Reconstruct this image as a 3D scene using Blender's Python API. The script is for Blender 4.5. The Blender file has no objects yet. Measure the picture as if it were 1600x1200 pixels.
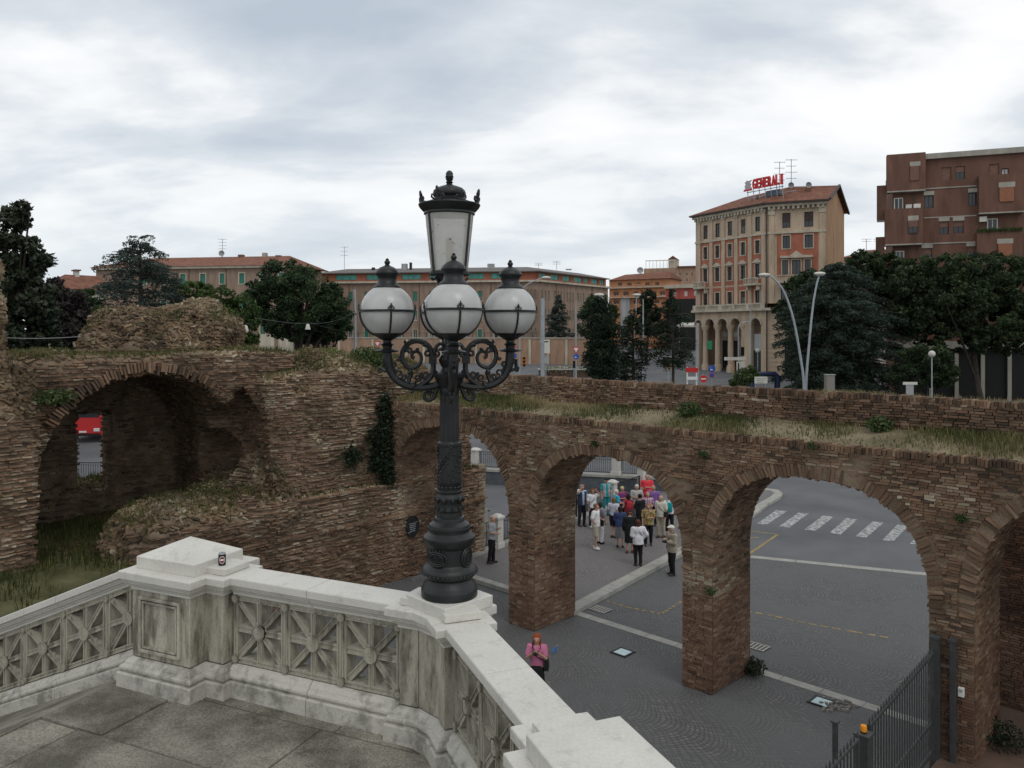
import bpy, math, random
import numpy as np
from mathutils import Vector, Matrix
random.seed(7); RNG = np.random.default_rng(7)
R = math.radians
SC = bpy.context.scene
COL = SC.collection

# ------------------------------------------------------------------ camera
F = 1240.0; HOR = 520.0; CZ = 8.4          # focal length and horizon in photo pixels, eye height
cd = bpy.data.cameras.new('camera'); cam = bpy.data.objects.new('camera', cd); COL.objects.link(cam)
cd.sensor_width = 36.0; cd.lens = 36.0*F/1600.0; cd.shift_y = -(600-HOR)/1600.0
cd.clip_start = 0.05; cd.clip_end = 3000
cam.location = (0, 0, CZ); cam.rotation_euler = (R(90), 0, 0)
SC.camera = cam

# ------------------------------------------------------------------ world: overcast sky with broken cloud
SUN_EL, SUN_AZ = R(52), R(150)
w = bpy.data.worlds.new('World'); SC.world = w; w.use_nodes = True
nt = w.node_tree; nt.nodes.clear()
def N(t, typ, **kw):
    n = t.nodes.new(typ)
    for k, v in kw.items():
        if k.startswith('i_'):
            n.inputs[k[2:].replace('_', ' ')].default_value = v
        else:
            setattr(n, k, v)
    return n
def ramp(t, stops, interp='LINEAR'):
    n = t.nodes.new('ShaderNodeValToRGB'); cr = n.color_ramp; cr.interpolation = interp
    while len(cr.elements) < len(stops): cr.elements.new(0.5)
    for e, (p, c) in zip(cr.elements, stops):
        e.position = p; e.color = (c[0], c[1], c[2], 1) if not isinstance(c, (int, float)) else (c, c, c, 1)
    return n
L = nt.links.new
sky = N(nt, 'ShaderNodeTexSky', sky_type='NISHITA', sun_disc=False, sun_elevation=SUN_EL, sun_rotation=SUN_AZ)
bg1 = N(nt, 'ShaderNodeBackground'); bg1.inputs[1].default_value = 0.10
L(sky.outputs[0], bg1.inputs[0])
tc = N(nt, 'ShaderNodeTexCoord')
sep = N(nt, 'ShaderNodeSeparateXYZ'); L(tc.outputs['Generated'], sep.inputs[0])
den = N(nt, 'ShaderNodeMath', operation='ADD'); den.inputs[1].default_value = 0.30
zab = N(nt, 'ShaderNodeMath', operation='MAXIMUM'); zab.inputs[1].default_value = 0.0
L(sep.outputs[2], zab.inputs[0]); L(zab.outputs[0], den.inputs[0])
dx = N(nt, 'ShaderNodeMath', operation='DIVIDE'); L(sep.outputs[0], dx.inputs[0]); L(den.outputs[0], dx.inputs[1])
dy = N(nt, 'ShaderNodeMath', operation='DIVIDE'); L(sep.outputs[1], dy.inputs[0]); L(den.outputs[0], dy.inputs[1])
cmb = N(nt, 'ShaderNodeCombineXYZ'); L(dx.outputs[0], cmb.inputs[0]); L(dy.outputs[0], cmb.inputs[1])
mp = N(nt, 'ShaderNodeMapping'); mp.inputs['Location'].default_value = (5.3, 2.6, 0); mp.inputs['Scale'].default_value = (0.62, 1.0, 1)
mp.inputs['Rotation'].default_value = (0, 0, R(12)); L(cmb.outputs[0], mp.inputs[0])
n1 = N(nt, 'ShaderNodeTexNoise'); n1.inputs['Scale'].default_value = 1.75; n1.inputs['Detail'].default_value = 7; n1.inputs['Roughness'].default_value = 0.5; n1.inputs['Distortion'].default_value = 0.5
L(mp.outputs[0], n1.inputs['Vector'])
n2 = N(nt, 'ShaderNodeTexNoise'); n2.inputs['Scale'].default_value = 5.0; n2.inputs['Detail'].default_value = 6; n2.inputs['Roughness'].default_value = 0.55
L(mp.outputs[0], n2.inputs['Vector'])
mixn = N(nt, 'ShaderNodeMath', operation='MULTIPLY_ADD'); mixn.inputs[1].default_value = 0.36
L(n2.outputs[0], mixn.inputs[0]); L(n1.outputs[0], mixn.inputs[2])
cr = ramp(nt, [(0.48, (0.485, 0.545, 0.625)), (0.585, (0.585, 0.64, 0.70)), (0.67, (0.70, 0.74, 0.78)), (0.75, (0.90, 0.915, 0.925)), (0.84, (1.0, 1.0, 0.99))])
L(mixn.outputs[0], cr.inputs[0])
# paler towards the horizon, as through a long path of air
hz = ramp(nt, [(0.0, 0.9), (0.12, 0.35), (0.30, 0.0)]); L(zab.outputs[0], hz.inputs[0])
mh = N(nt, 'ShaderNodeMixRGB'); L(hz.outputs[0], mh.inputs[0]); L(cr.outputs[0], mh.inputs[1]); mh.inputs[2].default_value = (0.755, 0.80, 0.835, 1)
bg2 = N(nt, 'ShaderNodeBackground'); bg2.inputs[1].default_value = 1.0; L(mh.outputs[0], bg2.inputs[0])
mx = N(nt, 'ShaderNodeMixShader'); mx.inputs[0].default_value = 0.93
L(bg1.outputs[0], mx.inputs[1]); L(bg2.outputs[0], mx.inputs[2])
wo = N(nt, 'ShaderNodeOutputWorld'); L(mx.outputs[0], wo.inputs[0])

sd = bpy.data.lights.new('sun', 'SUN'); sun = bpy.data.objects.new('sun', sd); COL.objects.link(sun)
sd.energy = 0.6; sd.angle = R(25); sd.color = (1.0, 0.96, 0.9)
sun.rotation_euler = (R(90)-SUN_EL, 0, R(180)-SUN_AZ)
SC.view_settings.view_transform = 'Standard'; SC.view_settings.look = 'None'
SC.view_settings.exposure = 0.12; SC.view_settings.gamma = 1.0
SC.cycles.use_denoising = True
SC.cycles.max_bounces = 6; SC.cycles.transparent_max_bounces = 6
SC.cycles.sample_clamp_indirect = 4.0

# ------------------------------------------------------------------ helpers
def gz(y):                                   # the square rises gently away from the gate
    return 0.039*min(max(y-45.0, 0.0), 120.0)
def at(px, py, d): return Vector(((px-800)/F*d, d, CZ-(py-HOR)/F*d))
def on_z(px, py, z=0.0):
    d = F*(CZ-z)/(py-HOR); return Vector(((px-800)/F*d, d, z))

def obj(name, me, parent=None, mat=None, loc=None):
    o = bpy.data.objects.new(name, me); COL.objects.link(o)
    if parent is not None: o.parent = parent
    if mat is not None and me is not None: 
        if len(me.materials) == 0: me.materials.append(mat)
    if loc is not None: o.location = loc
    return o
def tag(o, label=None, cat=None, group=None, kind=None):
    if label: o['label'] = label
    if cat: o['category'] = cat
    if group: o['group'] = group
    if kind: o['kind'] = kind
    return o
def thing(name, label, cat, loc=(0, 0, 0), rz=0, group=None):
    o = bpy.data.objects.new(name, None); COL.objects.link(o); o.empty_display_size = 0.2
    o.location = loc; o.rotation_euler = (0, 0, rz)
    return tag(o, label, cat, group)
def children(o): return [c for c in bpy.data.objects if c.parent == o]
def copy_tree(o, kids, parent=None):
    c = o.copy(); COL.objects.link(c); c.parent = parent
    for k, kk in kids.get(o.name, []): copy_tree(k, kk, c)
    return c
def dup(o, loc, rz=0, label=None):
    def rec(a, p):
        c = a.copy(); COL.objects.link(c); c.parent = p
        for k in list(a.children): rec(k, c)
        return c
    c = rec(o, None); c.location = loc; c.rotation_euler = (0, 0, rz)
    if label: c['label'] = label
    return c

def mesh_np(name, V, Q, smooth=False, attrs=None, T=None):
    """quads Q (n,4) and triangles T (m,3) from arrays"""
    V = np.asarray(V, dtype=np.float32); me = bpy.data.meshes.new(name)
    Q = np.zeros((0, 4), np.int32) if Q is None else np.asarray(Q, dtype=np.int32)
    T = np.zeros((0, 3), np.int32) if T is None else np.asarray(T, dtype=np.int32)
    me.vertices.add(len(V)); me.vertices.foreach_set('co', V.ravel())
    nl = Q.size + T.size; me.loops.add(nl)
    me.loops.foreach_set('vertex_index', np.concatenate([Q.ravel(), T.ravel()]))
    me.polygons.add(len(Q)+len(T))
    me.polygons.foreach_set('loop_start', np.concatenate([np.arange(len(Q))*4, len(Q)*4+np.arange(len(T))*3]).astype(np.int32))
    me.polygons.foreach_set('use_smooth', np.full(len(Q)+len(T), smooth, dtype=bool))
    for k, a in (attrs or {}).items():
        at_ = me.attributes.new(k, 'FLOAT', 'POINT'); at_.data.foreach_set('value', np.asarray(a, dtype=np.float32))
    me.update(calc_edges=True)
    return me

class MB:
    def __init__(s): s.v = []; s.f = []
    def add(s, vs, fs):
        b = len(s.v); s.v += [tuple(x) for x in vs]; s.f += [tuple(i+b for i in f) for f in fs]; return s
    def box(s, c, d, rz=0.0, M=None, taper=1.0):
        x, y, z = d[0]/2, d[1]/2, d[2]/2; t = taper
        vs = [(-x, -y, -z), (x, -y, -z), (x, y, -z), (-x, y, -z), (-x*t, -y*t, z), (x*t, -y*t, z), (x*t, y*t, z), (-x*t, y*t, z)]
        if M is None:
            cs, sn = math.cos(rz), math.sin(rz)
            vs = [(c[0]+a*cs-b*sn, c[1]+a*sn+b*cs, c[2]+e) for a, b, e in vs]
        else: vs = [tuple(M @ Vector(q)) for q in vs]
        return s.add(vs, [(3, 2, 1, 0), (4, 5, 6, 7), (0, 1, 5, 4), (1, 2, 6, 5), (2, 3, 7, 6), (3, 0, 4, 7)])
    def bar(s, a, b, wd, ht=None, up=(0, 0, 1)):
        a, b = Vector(a), Vector(b); ht = ht or wd; t = (b-a); l = t.length
        if l < 1e-6: return s
        t /= l; u = Vector(up)
        if abs(t.dot(u)) > 0.99: u = Vector((0, 1, 0))
        sx = t.cross(u).normalized(); uy = sx.cross(t)
        M = Matrix(((sx.x, t.x, uy.x, (a.x+b.x)/2), (sx.y, t.y, uy.y, (a.y+b.y)/2), (sx.z, t.z, uy.z, (a.z+b.z)/2), (0, 0, 0, 1)))
        return s.box((0, 0, 0), (wd, l, ht), M=M)
    def tube(s, pts, rad, n=8, cap=True):
        pts = [Vector(p) for p in pts]; k = len(pts)
        if not hasattr(rad, '__len__'): rad = [rad]*k
        b = len(s.v); prev = None
        for i, p in enumerate(pts):
            t = (pts[min(i+1, k-1)]-pts[max(i-1, 0)])
            if t.length < 1e-9: t = Vector((0, 0, 1))
            t.normalize()
            if prev is None:
                u = Vector((1, 0, 0)) if abs(t.x) < 0.9 else Vector((0, 1, 0))
                u = (u-t*u.dot(t)).normalized()
            else: 
                u = prev-t*prev.dot(t)
                u = u.normalized() if u.length > 1e-6 else t.orthogonal().normalized()
            prev = u; v = t.cross(u)
            for j in range(n):
                a = 2*math.pi*j/n; q = p+(u*math.cos(a)+v*math.sin(a))*rad[i]; s.v.append((q.x, q.y, q.z))
        for i in range(k-1):
            for j in range(n):
                j2 = (j+1) % n; s.f.append((b+i*n+j, b+i*n+j2, b+(i+1)*n+j2, b+(i+1)*n+j))
        if cap:
            s.f.append(tuple(b+j for j in reversed(range(n)))); s.f.append(tuple(b+(k-1)*n+j for j in range(n)))
        return s
    def lathe(s, prof, n=24, c=(0, 0, 0), flute=None, a0=0.0):
        """prof: [(r, z)...] from bottom to top, r>0"""
        b = len(s.v)
        for (r, z) in prof:
            for j in range(n):
                a = a0+2*math.pi*j/n; rr = r*(flute(a) if flute else 1)
                s.v.append((c[0]+rr*math.cos(a), c[1]+rr*math.sin(a), c[2]+z))
        for i in range(len(prof)-1):
            for j in range(n):
                j2 = (j+1) % n; s.f.append((b+i*n+j, b+i*n+j2, b+(i+1)*n+j2, b+(i+1)*n+j))
        s.f.append(tuple(b+j for j in reversed(range(n)))); s.f.append(tuple(b+(len(prof)-1)*n+j for j in range(n)))
        return s
    def prism(s, poly, z0, z1):
        """poly counter-clockwise in plan; z0/z1 numbers or lists"""
        n = len(poly); z0 = z0 if hasattr(z0, '__len__') else [z0]*n; z1 = z1 if hasattr(z1, '__len__') else [z1]*n
        vs = [(p[0], p[1], z) for p, z in zip(poly, z0)]+[(p[0], p[1], z) for p, z in zip(poly, z1)]
        fs = [tuple(reversed(range(n))), tuple(range(n, 2*n))]+[(i, (i+1) % n, n+(i+1) % n, n+i) for i in range(n)]
        return s.add(vs, fs)
    def sphere(s, c, r, n=12, m=8, sc=(1, 1, 1)):
        b = len(s.v)
        for i in range(m+1):
            th = math.pi*i/m
            rr = max(math.sin(th), 1e-3)
            for j in range(n):
                a = 2*math.pi*j/n
                s.v.append((c[0]+r*sc[0]*rr*math.cos(a), c[1]+r*sc[1]*rr*math.sin(a), c[2]-r*sc[2]*math.cos(th)))
        for i in range(m):
            for j in range(n):
                j2 = (j+1) % n; s.f.append((b+i*n+j, b+i*n+j2, b+(i+1)*n+j2, b+(i+1)*n+j))
        return s
    def build(s, name, mat, parent=None, smooth=False, loc=None, bevel=0.0):
        me = bpy.data.meshes.new(name); me.from_pydata(s.v, [], s.f); me.update()
        if smooth:
            me.polygons.foreach_set('use_smooth', [True]*len(me.polygons))
            try: me.set_sharp_from_angle(angle=R(40))
            except Exception: pass
        me.materials.append(mat)
        o = obj(name, me, parent, None, loc)
        if bevel:
            md = o.modifiers.new('bevel', 'BEVEL'); md.width = bevel; md.segments = 2; md.limit_method = 'ANGLE'; md.angle_limit = R(35)
        return o

# oriented boxes as one mesh: bricks, stones
_CUBE = np.array([(-1, -1, -1), (1, -1, -1), (1, 1, -1), (-1, 1, -1), (-1, -1, 1), (1, -1, 1), (1, 1, 1), (-1, 1, 1)], np.float32)
_CQ = np.array([(3, 2, 1, 0), (4, 5, 6, 7), (0, 1, 5, 4), (1, 2, 6, 5), (2, 3, 7, 6), (3, 0, 4, 7)], np.int32)
def box_cloud(C, X, Y, Z, S, jit=0.0):
    """C centres, X/Y/Z unit axes, S half sizes; returns verts, quads"""
    n = len(C); j = 1+RNG.uniform(-jit, jit, (n, 8, 3)) if jit else 1.0
    l = _CUBE[None]*S[:, None, :]*j
    V = C[:, None, :]+l[:, :, 0:1]*X[:, None, :]+l[:, :, 1:2]*Y[:, None, :]+l[:, :, 2:3]*Z[:, None, :]
    Q = (_CQ[None]+(np.arange(n)*8)[:, None, None]).reshape(-1, 4)
    return V.reshape(-1, 3), Q

# smooth random 3D field
_LAT = RNG.uniform(-1, 1, (32, 32, 32)).astype(np.float32)
def vnoise(x, y, z):
    x0 = np.floor(x).astype(np.int32); y0 = np.floor(y).astype(np.int32); z0 = np.floor(z).astype(np.int32)
    fx, fy, fz = x-x0, y-y0, z-z0
    fx = fx*fx*(3-2*fx); fy = fy*fy*(3-2*fy); fz = fz*fz*(3-2*fz)
    x1, y1, z1 = (x0+1) & 31, (y0+1) & 31, (z0+1) & 31; x0, y0, z0 = x0 & 31, y0 & 31, z0 & 31
    def g(a, b, c): return _LAT[a, b, c]
    c00 = g(x0, y0, z0)*(1-fx)+g(x1, y0, z0)*fx; c10 = g(x0, y1, z0)*(1-fx)+g(x1, y1, z0)*fx
    c01 = g(x0, y0, z1)*(1-fx)+g(x1, y0, z1)*fx; c11 = g(x0, y1, z1)*(1-fx)+g(x1, y1, z1)*fx
    return (c00*(1-fy)+c10*fy)*(1-fz)+(c01*(1-fy)+c11*fy)*fz

def surface_nets(D, org, h):
    """mesh of the zero level of D (negative inside)"""
    D = D.astype(np.float32); ins = D < 0
    nx, ny, nz = D.shape; cs = (nx-1, ny-1, nz-1)
    cnt = np.zeros(cs, np.int8)
    for i in (0, 1):
        for j in (0, 1):
            for k in (0, 1): cnt += ins[i:i+cs[0], j:j+cs[1], k:k+cs[2]]
    act = (cnt > 0) & (cnt < 8); I = np.argwhere(act)
    idx = np.full(cs, -1, np.int32); idx[act] = np.arange(len(I))
    acc = np.zeros((len(I), 3), np.float32); num = np.zeros(len(I), np.float32)
    off = [(i, j, k) for i in (0, 1) for j in (0, 1) for k in (0, 1)]
    for a in off:
        for ax in range(3):
            if a[ax]: continue
            b = list(a); b[ax] = 1
            va = D[I[:, 0]+a[0], I[:, 1]+a[1], I[:, 2]+a[2]]; vb = D[I[:, 0]+b[0], I[:, 1]+b[1], I[:, 2]+b[2]]
            m = (va < 0) != (vb < 0); t = np.where(m, va/np.where(m, va-vb, 1), 0)
            p = np.tile(np.array(a, np.float32), (len(I), 1)); p[:, ax] += t
            acc += p*m[:, None]; num += m
    V = (I+acc/np.maximum(num, 1)[:, None])*h+np.array(org, np.float32)
    Qs = []
    for ax in range(3):
        u, v = (ax+1) % 3, (ax+2) % 3
        s0 = [slice(None)]*3; s1 = [slice(None)]*3; s0[ax] = slice(0, -1); s1[ax] = slice(1, None)
        for t in (u, v): s0[t] = slice(1, -1); s1[t] = slice(1, -1)
        A, B = ins[tuple(s0)], ins[tuple(s1)]
        for flip, m in ((False, A & ~B), (True, ~A & B)):
            e = np.argwhere(m)
            if len(e) == 0: continue
            e[:, u] += 1; e[:, v] += 1
            def c(du, dv):
                q = e.copy(); q[:, u] += du; q[:, v] += dv; return idx[q[:, 0], q[:, 1], q[:, 2]]
            q = np.stack([c(-1, -1), c(0, -1), c(0, 0), c(-1, 0)], 1)
            Qs.append(q[:, ::-1] if flip else q)
    return V, np.concatenate(Qs)

# ------------------------------------------------------------------ materials
def mat(name, col, rough=0.8, metal=0.0, var=0.0, vscale=3.0, bump=0.0, bscale=40.0, attr=None, col2=None, spec=0.3, dirt=0.0, dscale=0.8, dcol=(0.03, 0.03, 0.028), detail=4.0, speck=0.0, dramp=(0.48, 0.72)):
    """base colour with noise variation, optional per-piece attribute, dirt blotches and fine bump"""
    m = bpy.data.materials.new(name); m.use_nodes = True; t = m.node_tree; b = t.nodes['Principled BSDF']; l = t.links.new
    b.inputs['Roughness'].default_value = rough; b.inputs['Metallic'].default_value = metal
    b.inputs['Specular IOR Level'].default_value = spec
    tc = N(t, 'ShaderNodeTexCoord'); src = None
    def rgb(c): 
        n = N(t, 'ShaderNodeRGB'); n.outputs[0].default_value = (*c, 1); return n.outputs[0]
    cur = rgb(col)
    if attr:
        an = N(t, 'ShaderNodeAttribute', attribute_name='rnd'); rp = ramp(t, attr); l(an.outputs['Fac'], rp.inputs[0]); cur = rp.outputs[0]
    if var > 0:
        nz = N(t, 'ShaderNodeTexNoise'); nz.inputs['Scale'].default_value = vscale; nz.inputs['Detail'].default_value = detail; l(tc.outputs['Object'], nz.inputs['Vector'])
        rp = ramp(t, [(0.3, 1-var), (0.7, 1+var)])
        if col2 is not None:
            mxx = N(t, 'ShaderNodeMixRGB'); rp2 = ramp(t, [(0.4, 0.0), (0.62, 1.0)]); l(nz.outputs[0], rp2.inputs[0]); l(rp2.outputs[0], mxx.inputs[0]); l(cur, mxx.inputs[1]); mxx.inputs[2].default_value = (*col2, 1); cur = mxx.outputs[0]
        # ramp clamps at 1, so scale: value in (1-var..1)/(1)
        mu = N(t, 'ShaderNodeMapRange'); mu.inputs[1].default_value = 0.3; mu.inputs[2].default_value = 0.7; mu.inputs[3].default_value = 1-var; mu.inputs[4].default_value = 1+var
        l(nz.outputs[0], mu.inputs[0])
        vm = N(t, 'ShaderNodeVectorMath', operation='SCALE'); l(cur, vm.inputs[0]); l(mu.outputs[0], vm.inputs['Scale']); cur = vm.outputs[0]
    if dirt > 0:
        nd = N(t, 'ShaderNodeTexNoise'); nd.inputs['Scale'].default_value = dscale; nd.inputs['Detail'].default_value = 8; nd.inputs['Roughness'].default_value = 0.65; l(tc.outputs['Object'], nd.inputs['Vector'])
        rd = ramp(t, [(dramp[0], 0.0), (dramp[1], 1.0)]); l(nd.outputs[0], rd.inputs[0])
        ml = N(t, 'ShaderNodeMath', operation='MULTIPLY'); ml.inputs[1].default_value = dirt; l(rd.outputs[0], ml.inputs[0])
        mxx = N(t, 'ShaderNodeMixRGB'); l(ml.outputs[0], mxx.inputs[0]); l(cur, mxx.inputs[1]); mxx.inputs[2].default_value = (*dcol, 1); cur = mxx.outputs[0]
    if speck > 0:
        ns_ = N(t, 'ShaderNodeTexNoise'); ns_.inputs['Scale'].default_value = 55; ns_.inputs['Detail'].default_value = 3; ns_.inputs['Roughness'].default_value = 0.7; l(tc.outputs['Object'], ns_.inputs['Vector'])
        mu = N(t, 'ShaderNodeMapRange'); mu.inputs[1].default_value = 0.35; mu.inputs[2].default_value = 0.65; mu.inputs[3].default_value = 1-speck; mu.inputs[4].default_value = 1+speck; l(ns_.outputs[0], mu.inputs[0])
        vm = N(t, 'ShaderNodeVectorMath', operation='SCALE'); l(cur, vm.inputs[0]); l(mu.outputs[0], vm.inputs['Scale']); cur = vm.outputs[0]
    l(cur, b.inputs['Base Color'])
    if bump > 0:
        nb = N(t, 'ShaderNodeTexNoise'); nb.inputs['Scale'].default_value = bscale; nb.inputs['Detail'].default_value = 6; nb.inputs['Roughness'].default_value = 0.65; l(tc.outputs['Object'], nb.inputs['Vector'])
        bp = N(t, 'ShaderNodeBump'); bp.inputs['Strength'].default_value = bump; bp.inputs['Distance'].default_value = 0.02; l(nb.outputs[0], bp.inputs['Height']); l(bp.outputs[0], b.inputs['Normal'])
    return m

M = {}
BR = [(0.0, (0.085, 0.06, 0.044)), (0.18, (0.15, 0.095, 0.063)), (0.4, (0.205, 0.125, 0.08)), (0.6, (0.24, 0.16, 0.106)), (0.78, (0.28, 0.206, 0.142)), (0.92, (0.325, 0.258, 0.185)), (1.0, (0.39, 0.335, 0.25))]
M['brick'] = mat('old brick', (0.3, 0.2, 0.13), 0.92, var=0.30, vscale=1.1, bump=0.5, bscale=45, attr=BR, dirt=0.72, dscale=0.8, dcol=(0.062, 0.05, 0.038), spec=0.15)
RU = [(0.0, (0.06, 0.048, 0.034)), (0.2, (0.125, 0.088, 0.056)), (0.45, (0.18, 0.122, 0.075)), (0.65, (0.215, 0.16, 0.10)), (0.85, (0.28, 0.23, 0.15)), (1.0, (0.36, 0.31, 0.225))]
M['rubble'] = mat('rubble stone', (0.3, 0.22, 0.15), 0.95, var=0.35, vscale=0.9, bump=0.6, bscale=35, attr=RU, dirt=0.65, dscale=0.8, dcol=(0.055, 0.05, 0.034), spec=0.1)
M['mortar'] = mat('mortar core', (0.20, 0.15, 0.105), 0.98, var=0.35, vscale=2.2, bump=1.0, bscale=16, speck=0.25, dirt=0.7, dscale=0.7, dcol=(0.05, 0.042, 0.033), spec=0.05)
M['earth'] = mat('dry earth', (0.20, 0.165, 0.11), 0.98, var=0.3, vscale=1.5, bump=0.7, bscale=20, dirt=0.5, dscale=1.2, dcol=(0.07, 0.075, 0.035), spec=0.05)
M['ruin_ground'] = mat('grassy earth', (0.10, 0.095, 0.05), 0.98, var=0.4, vscale=1.5, bump=0.9, bscale=12, dirt=0.6, dscale=0.9, dcol=(0.04, 0.05, 0.02), spec=0.05)
M['bricks_lo'] = mat('restored brick', (0.26, 0.13, 0.08), 0.9, var=0.25, vscale=1.4, bump=0.4, bscale=50, attr=[(0, (0.095, 0.06, 0.045)), (0.35, (0.17, 0.098, 0.066)), (0.7, (0.22, 0.135, 0.092)), (1, (0.30, 0.21, 0.15))], dirt=0.6, dscale=0.7, dcol=(0.07, 0.055, 0.042), spec=0.15)
M['iron'] = mat('cast iron', (0.013, 0.0145, 0.0145), 0.40, metal=0.1, var=0.3, vscale=9, bump=0.15, bscale=60, spec=0.4, dirt=0.3, dscale=6, dcol=(0.04, 0.043, 0.042))
M['iron_dark'] = mat('dark iron', (0.02, 0.022, 0.023), 0.5, metal=0.3, var=0.2, vscale=8)
M['steel'] = mat('galvanised steel', (0.33, 0.36, 0.38), 0.5, metal=0.3, var=0.12, vscale=2)
M['gate'] = mat('gate steel', (0.085, 0.09, 0.09), 0.5, metal=0.4, var=0.2, vscale=5)
M['white'] = mat('white paint', (0.72, 0.72, 0.70), 0.6, var=0.06)
M['dark_glass'] = mat('dark window glass', (0.025, 0.03, 0.035), 0.12, spec=0.6, var=0.3, vscale=0.4)
M['black'] = mat('black', (0.012, 0.012, 0.012), 0.6)
M['red'] = mat('red paint', (0.55, 0.03, 0.03), 0.5)
M['blue'] = mat('blue sign', (0.03, 0.09, 0.36), 0.45)
M['amber'] = mat('amber plastic', (0.75, 0.28, 0.02), 0.35)
M['yellow'] = mat('yellow paint', (0.34, 0.25, 0.09), 0.8, var=0.3, vscale=9, dirt=0.85, dscale=6, dcol=(0.13, 0.125, 0.115), dramp=(0.42, 0.6))
M['greenplastic'] = mat('green sign', (0.03, 0.25, 0.12), 0.5)
# ================================================================== frame of the viaduct and the ruin
P2 = np.array([4.64, 18.37]); AX = np.array([-0.7155, 0.6986]); VX = np.array([0.6987, 0.7154])
def sr(s, r, z=0.0):
    p = P2+s*AX+r*VX; return Vector((p[0], p[1], z))
SK = Vector((0.588, 0.809, 0)); SKN = Vector((-0.809, 0.588, 0))     # pavement direction and its inward normal
K0 = Vector((1.95, 23.7, 0))
RL0 = Vector((-1.49, 29.4, 0)); RLD = Vector((0.6, 0.8, 0))

# ------------------------------------------------------------------ stone and paving materials
def cobble_mat(name, base, W=1.5, st=0.115):
    m = bpy.data.materials.new(name); m.use_nodes = True; t = m.node_tree; b = t.nodes['Principled BSDF']; l = t.links.new
    b.inputs['Roughness'].default_value = 0.75; b.inputs['Specular IOR Level'].default_value = 0.35
    tc = N(t, 'ShaderNodeTexCoord'); mp = N(t, 'ShaderNodeMapping'); mp.inputs['Rotation'].default_value = (0, 0, R(-44)); l(tc.outputs['Object'], mp.inputs[0])
    wob = N(t, 'ShaderNodeTexNoise'); wob.inputs['Scale'].default_value = 0.9; wob.inputs['Detail'].default_value = 3; l(mp.outputs[0], wob.inputs['Vector'])
    wv = N(t, 'ShaderNodeVectorMath', operation='MULTIPLY_ADD'); l(wob.outputs['Color'], wv.inputs[0]); wv.inputs[1].default_value = (0.34, 0.34, 0); l(mp.outputs[0], wv.inputs[2])
    sp = N(t, 'ShaderNodeSeparateXYZ'); l(wv.outputs[0], sp.inputs[0])
    def ma(op, a, b_=None, c=None):
        n = N(t, 'ShaderNodeMath', operation=op)
        for i, q in enumerate((a, b_, c)):
            if q is None: continue
            if isinstance(q, (int, float)): n.inputs[i].default_value = q
            else: l(q, n.inputs[i])
        return n.outputs[0]
    xs = ma('DIVIDE', sp.outputs[0], W); u = ma('SUBTRACT', ma('FRACT', xs), 0.5)
    v = ma('ADD', sp.outputs[1], ma('MULTIPLY', ma('MULTIPLY', u, u), -W*1.35))
    # neighbouring fans are shifted half a stone row
    v = ma('ADD', v, ma('MULTIPLY', ma('FRACT', ma('MULTIPLY', ma('FLOOR', xs), 0.5)), st))
    rr = ma('DIVIDE', v, st); ri = ma('FLOOR', rr); rf = ma('FRACT', rr)
    cu = ma('ADD', ma('DIVIDE', ma('MULTIPLY', u, W*1.18), st), ma('MULTIPLY', ma('FRACT', ma('MULTIPLY', ri, 0.5)), 1.0)); ci = ma('FLOOR', cu); cf = ma('FRACT', cu)
    dx = ma('MINIMUM', cf, ma('SUBTRACT', 1.0, cf)); dy = ma('MINIMUM', rf, ma('SUBTRACT', 1.0, rf)); dm = ma('MINIMUM', dx, dy)
    cb = N(t, 'ShaderNodeCombineXYZ'); l(ci, cb.inputs[0]); l(ri, cb.inputs[1]); l(ma('FLOOR', xs), cb.inputs[2])
    wn = N(t, 'ShaderNodeTexWhiteNoise', noise_dimensions='3D'); l(cb.outputs[0], wn.inputs[0])
    rp = ramp(t, [(0.0, tuple(c*0.78 for c in base)), (0.5, base), (0.85, tuple(c*1.15 for c in base)), (1.0, (base[0]*1.45, base[1]*1.35, base[2]*1.28))]); l(wn.outputs[0], rp.inputs[0])
    jr = ramp(t, [(0.06, 0.0), (0.20, 1.0)]); l(dm, jr.inputs[0])
    mj = N(t, 'ShaderNodeMixRGB'); l(jr.outputs[0], mj.inputs[0]); mj.inputs[1].default_value = (base[0]*0.45, base[1]*0.44, base[2]*0.42, 1); l(rp.outputs[0], mj.inputs[2])
    # worn, dusty and stained areas
    nd = N(t, 'ShaderNodeTexNoise'); nd.inputs['Scale'].default_value = 0.45; nd.inputs['Detail'].default_value = 7; nd.inputs['Roughness'].default_value = 0.6; l(tc.outputs['Object'], nd.inputs['Vector'])
    rd = ramp(t, [(0.36, 0.15), (0.60, 0.85)]); l(nd.outputs[0], rd.inputs[0])
    m2 = N(t, 'ShaderNodeMixRGB'); l(rd.outputs[0], m2.inputs[0]); l(mj.outputs[0], m2.inputs[1]); m2.inputs[2].default_value = (base[0]*0.85, base[1]*0.87, base[2]*0.9, 1)
    nl = N(t, 'ShaderNodeTexNoise'); nl.inputs['Scale'].default_value = 14; nl.inputs['Detail'].default_value = 2; l(tc.outputs['Object'], nl.inputs['Vector'])
    rl = ramp(t, [(0.72, 0.0), (0.76, 0.65)]); l(nl.outputs[0], rl.inputs[0])
    m3 = N(t, 'ShaderNodeMixRGB'); l(rl.outputs[0], m3.inputs[0]); l(m2.outputs[0], m3.inputs[1]); m3.inputs[2].default_value = (0.26, 0.25, 0.22, 1)
    l(m3.outputs[0], b.inputs['Base Color'])
    bp = N(t, 'ShaderNodeBump'); bp.inputs['Strength'].default_value = 0.5; bp.inputs['Distance'].default_value = 0.008; l(jr.outputs[0], bp.inputs['Height']); l(bp.outputs[0], b.inputs['Normal'])
    return m
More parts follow.
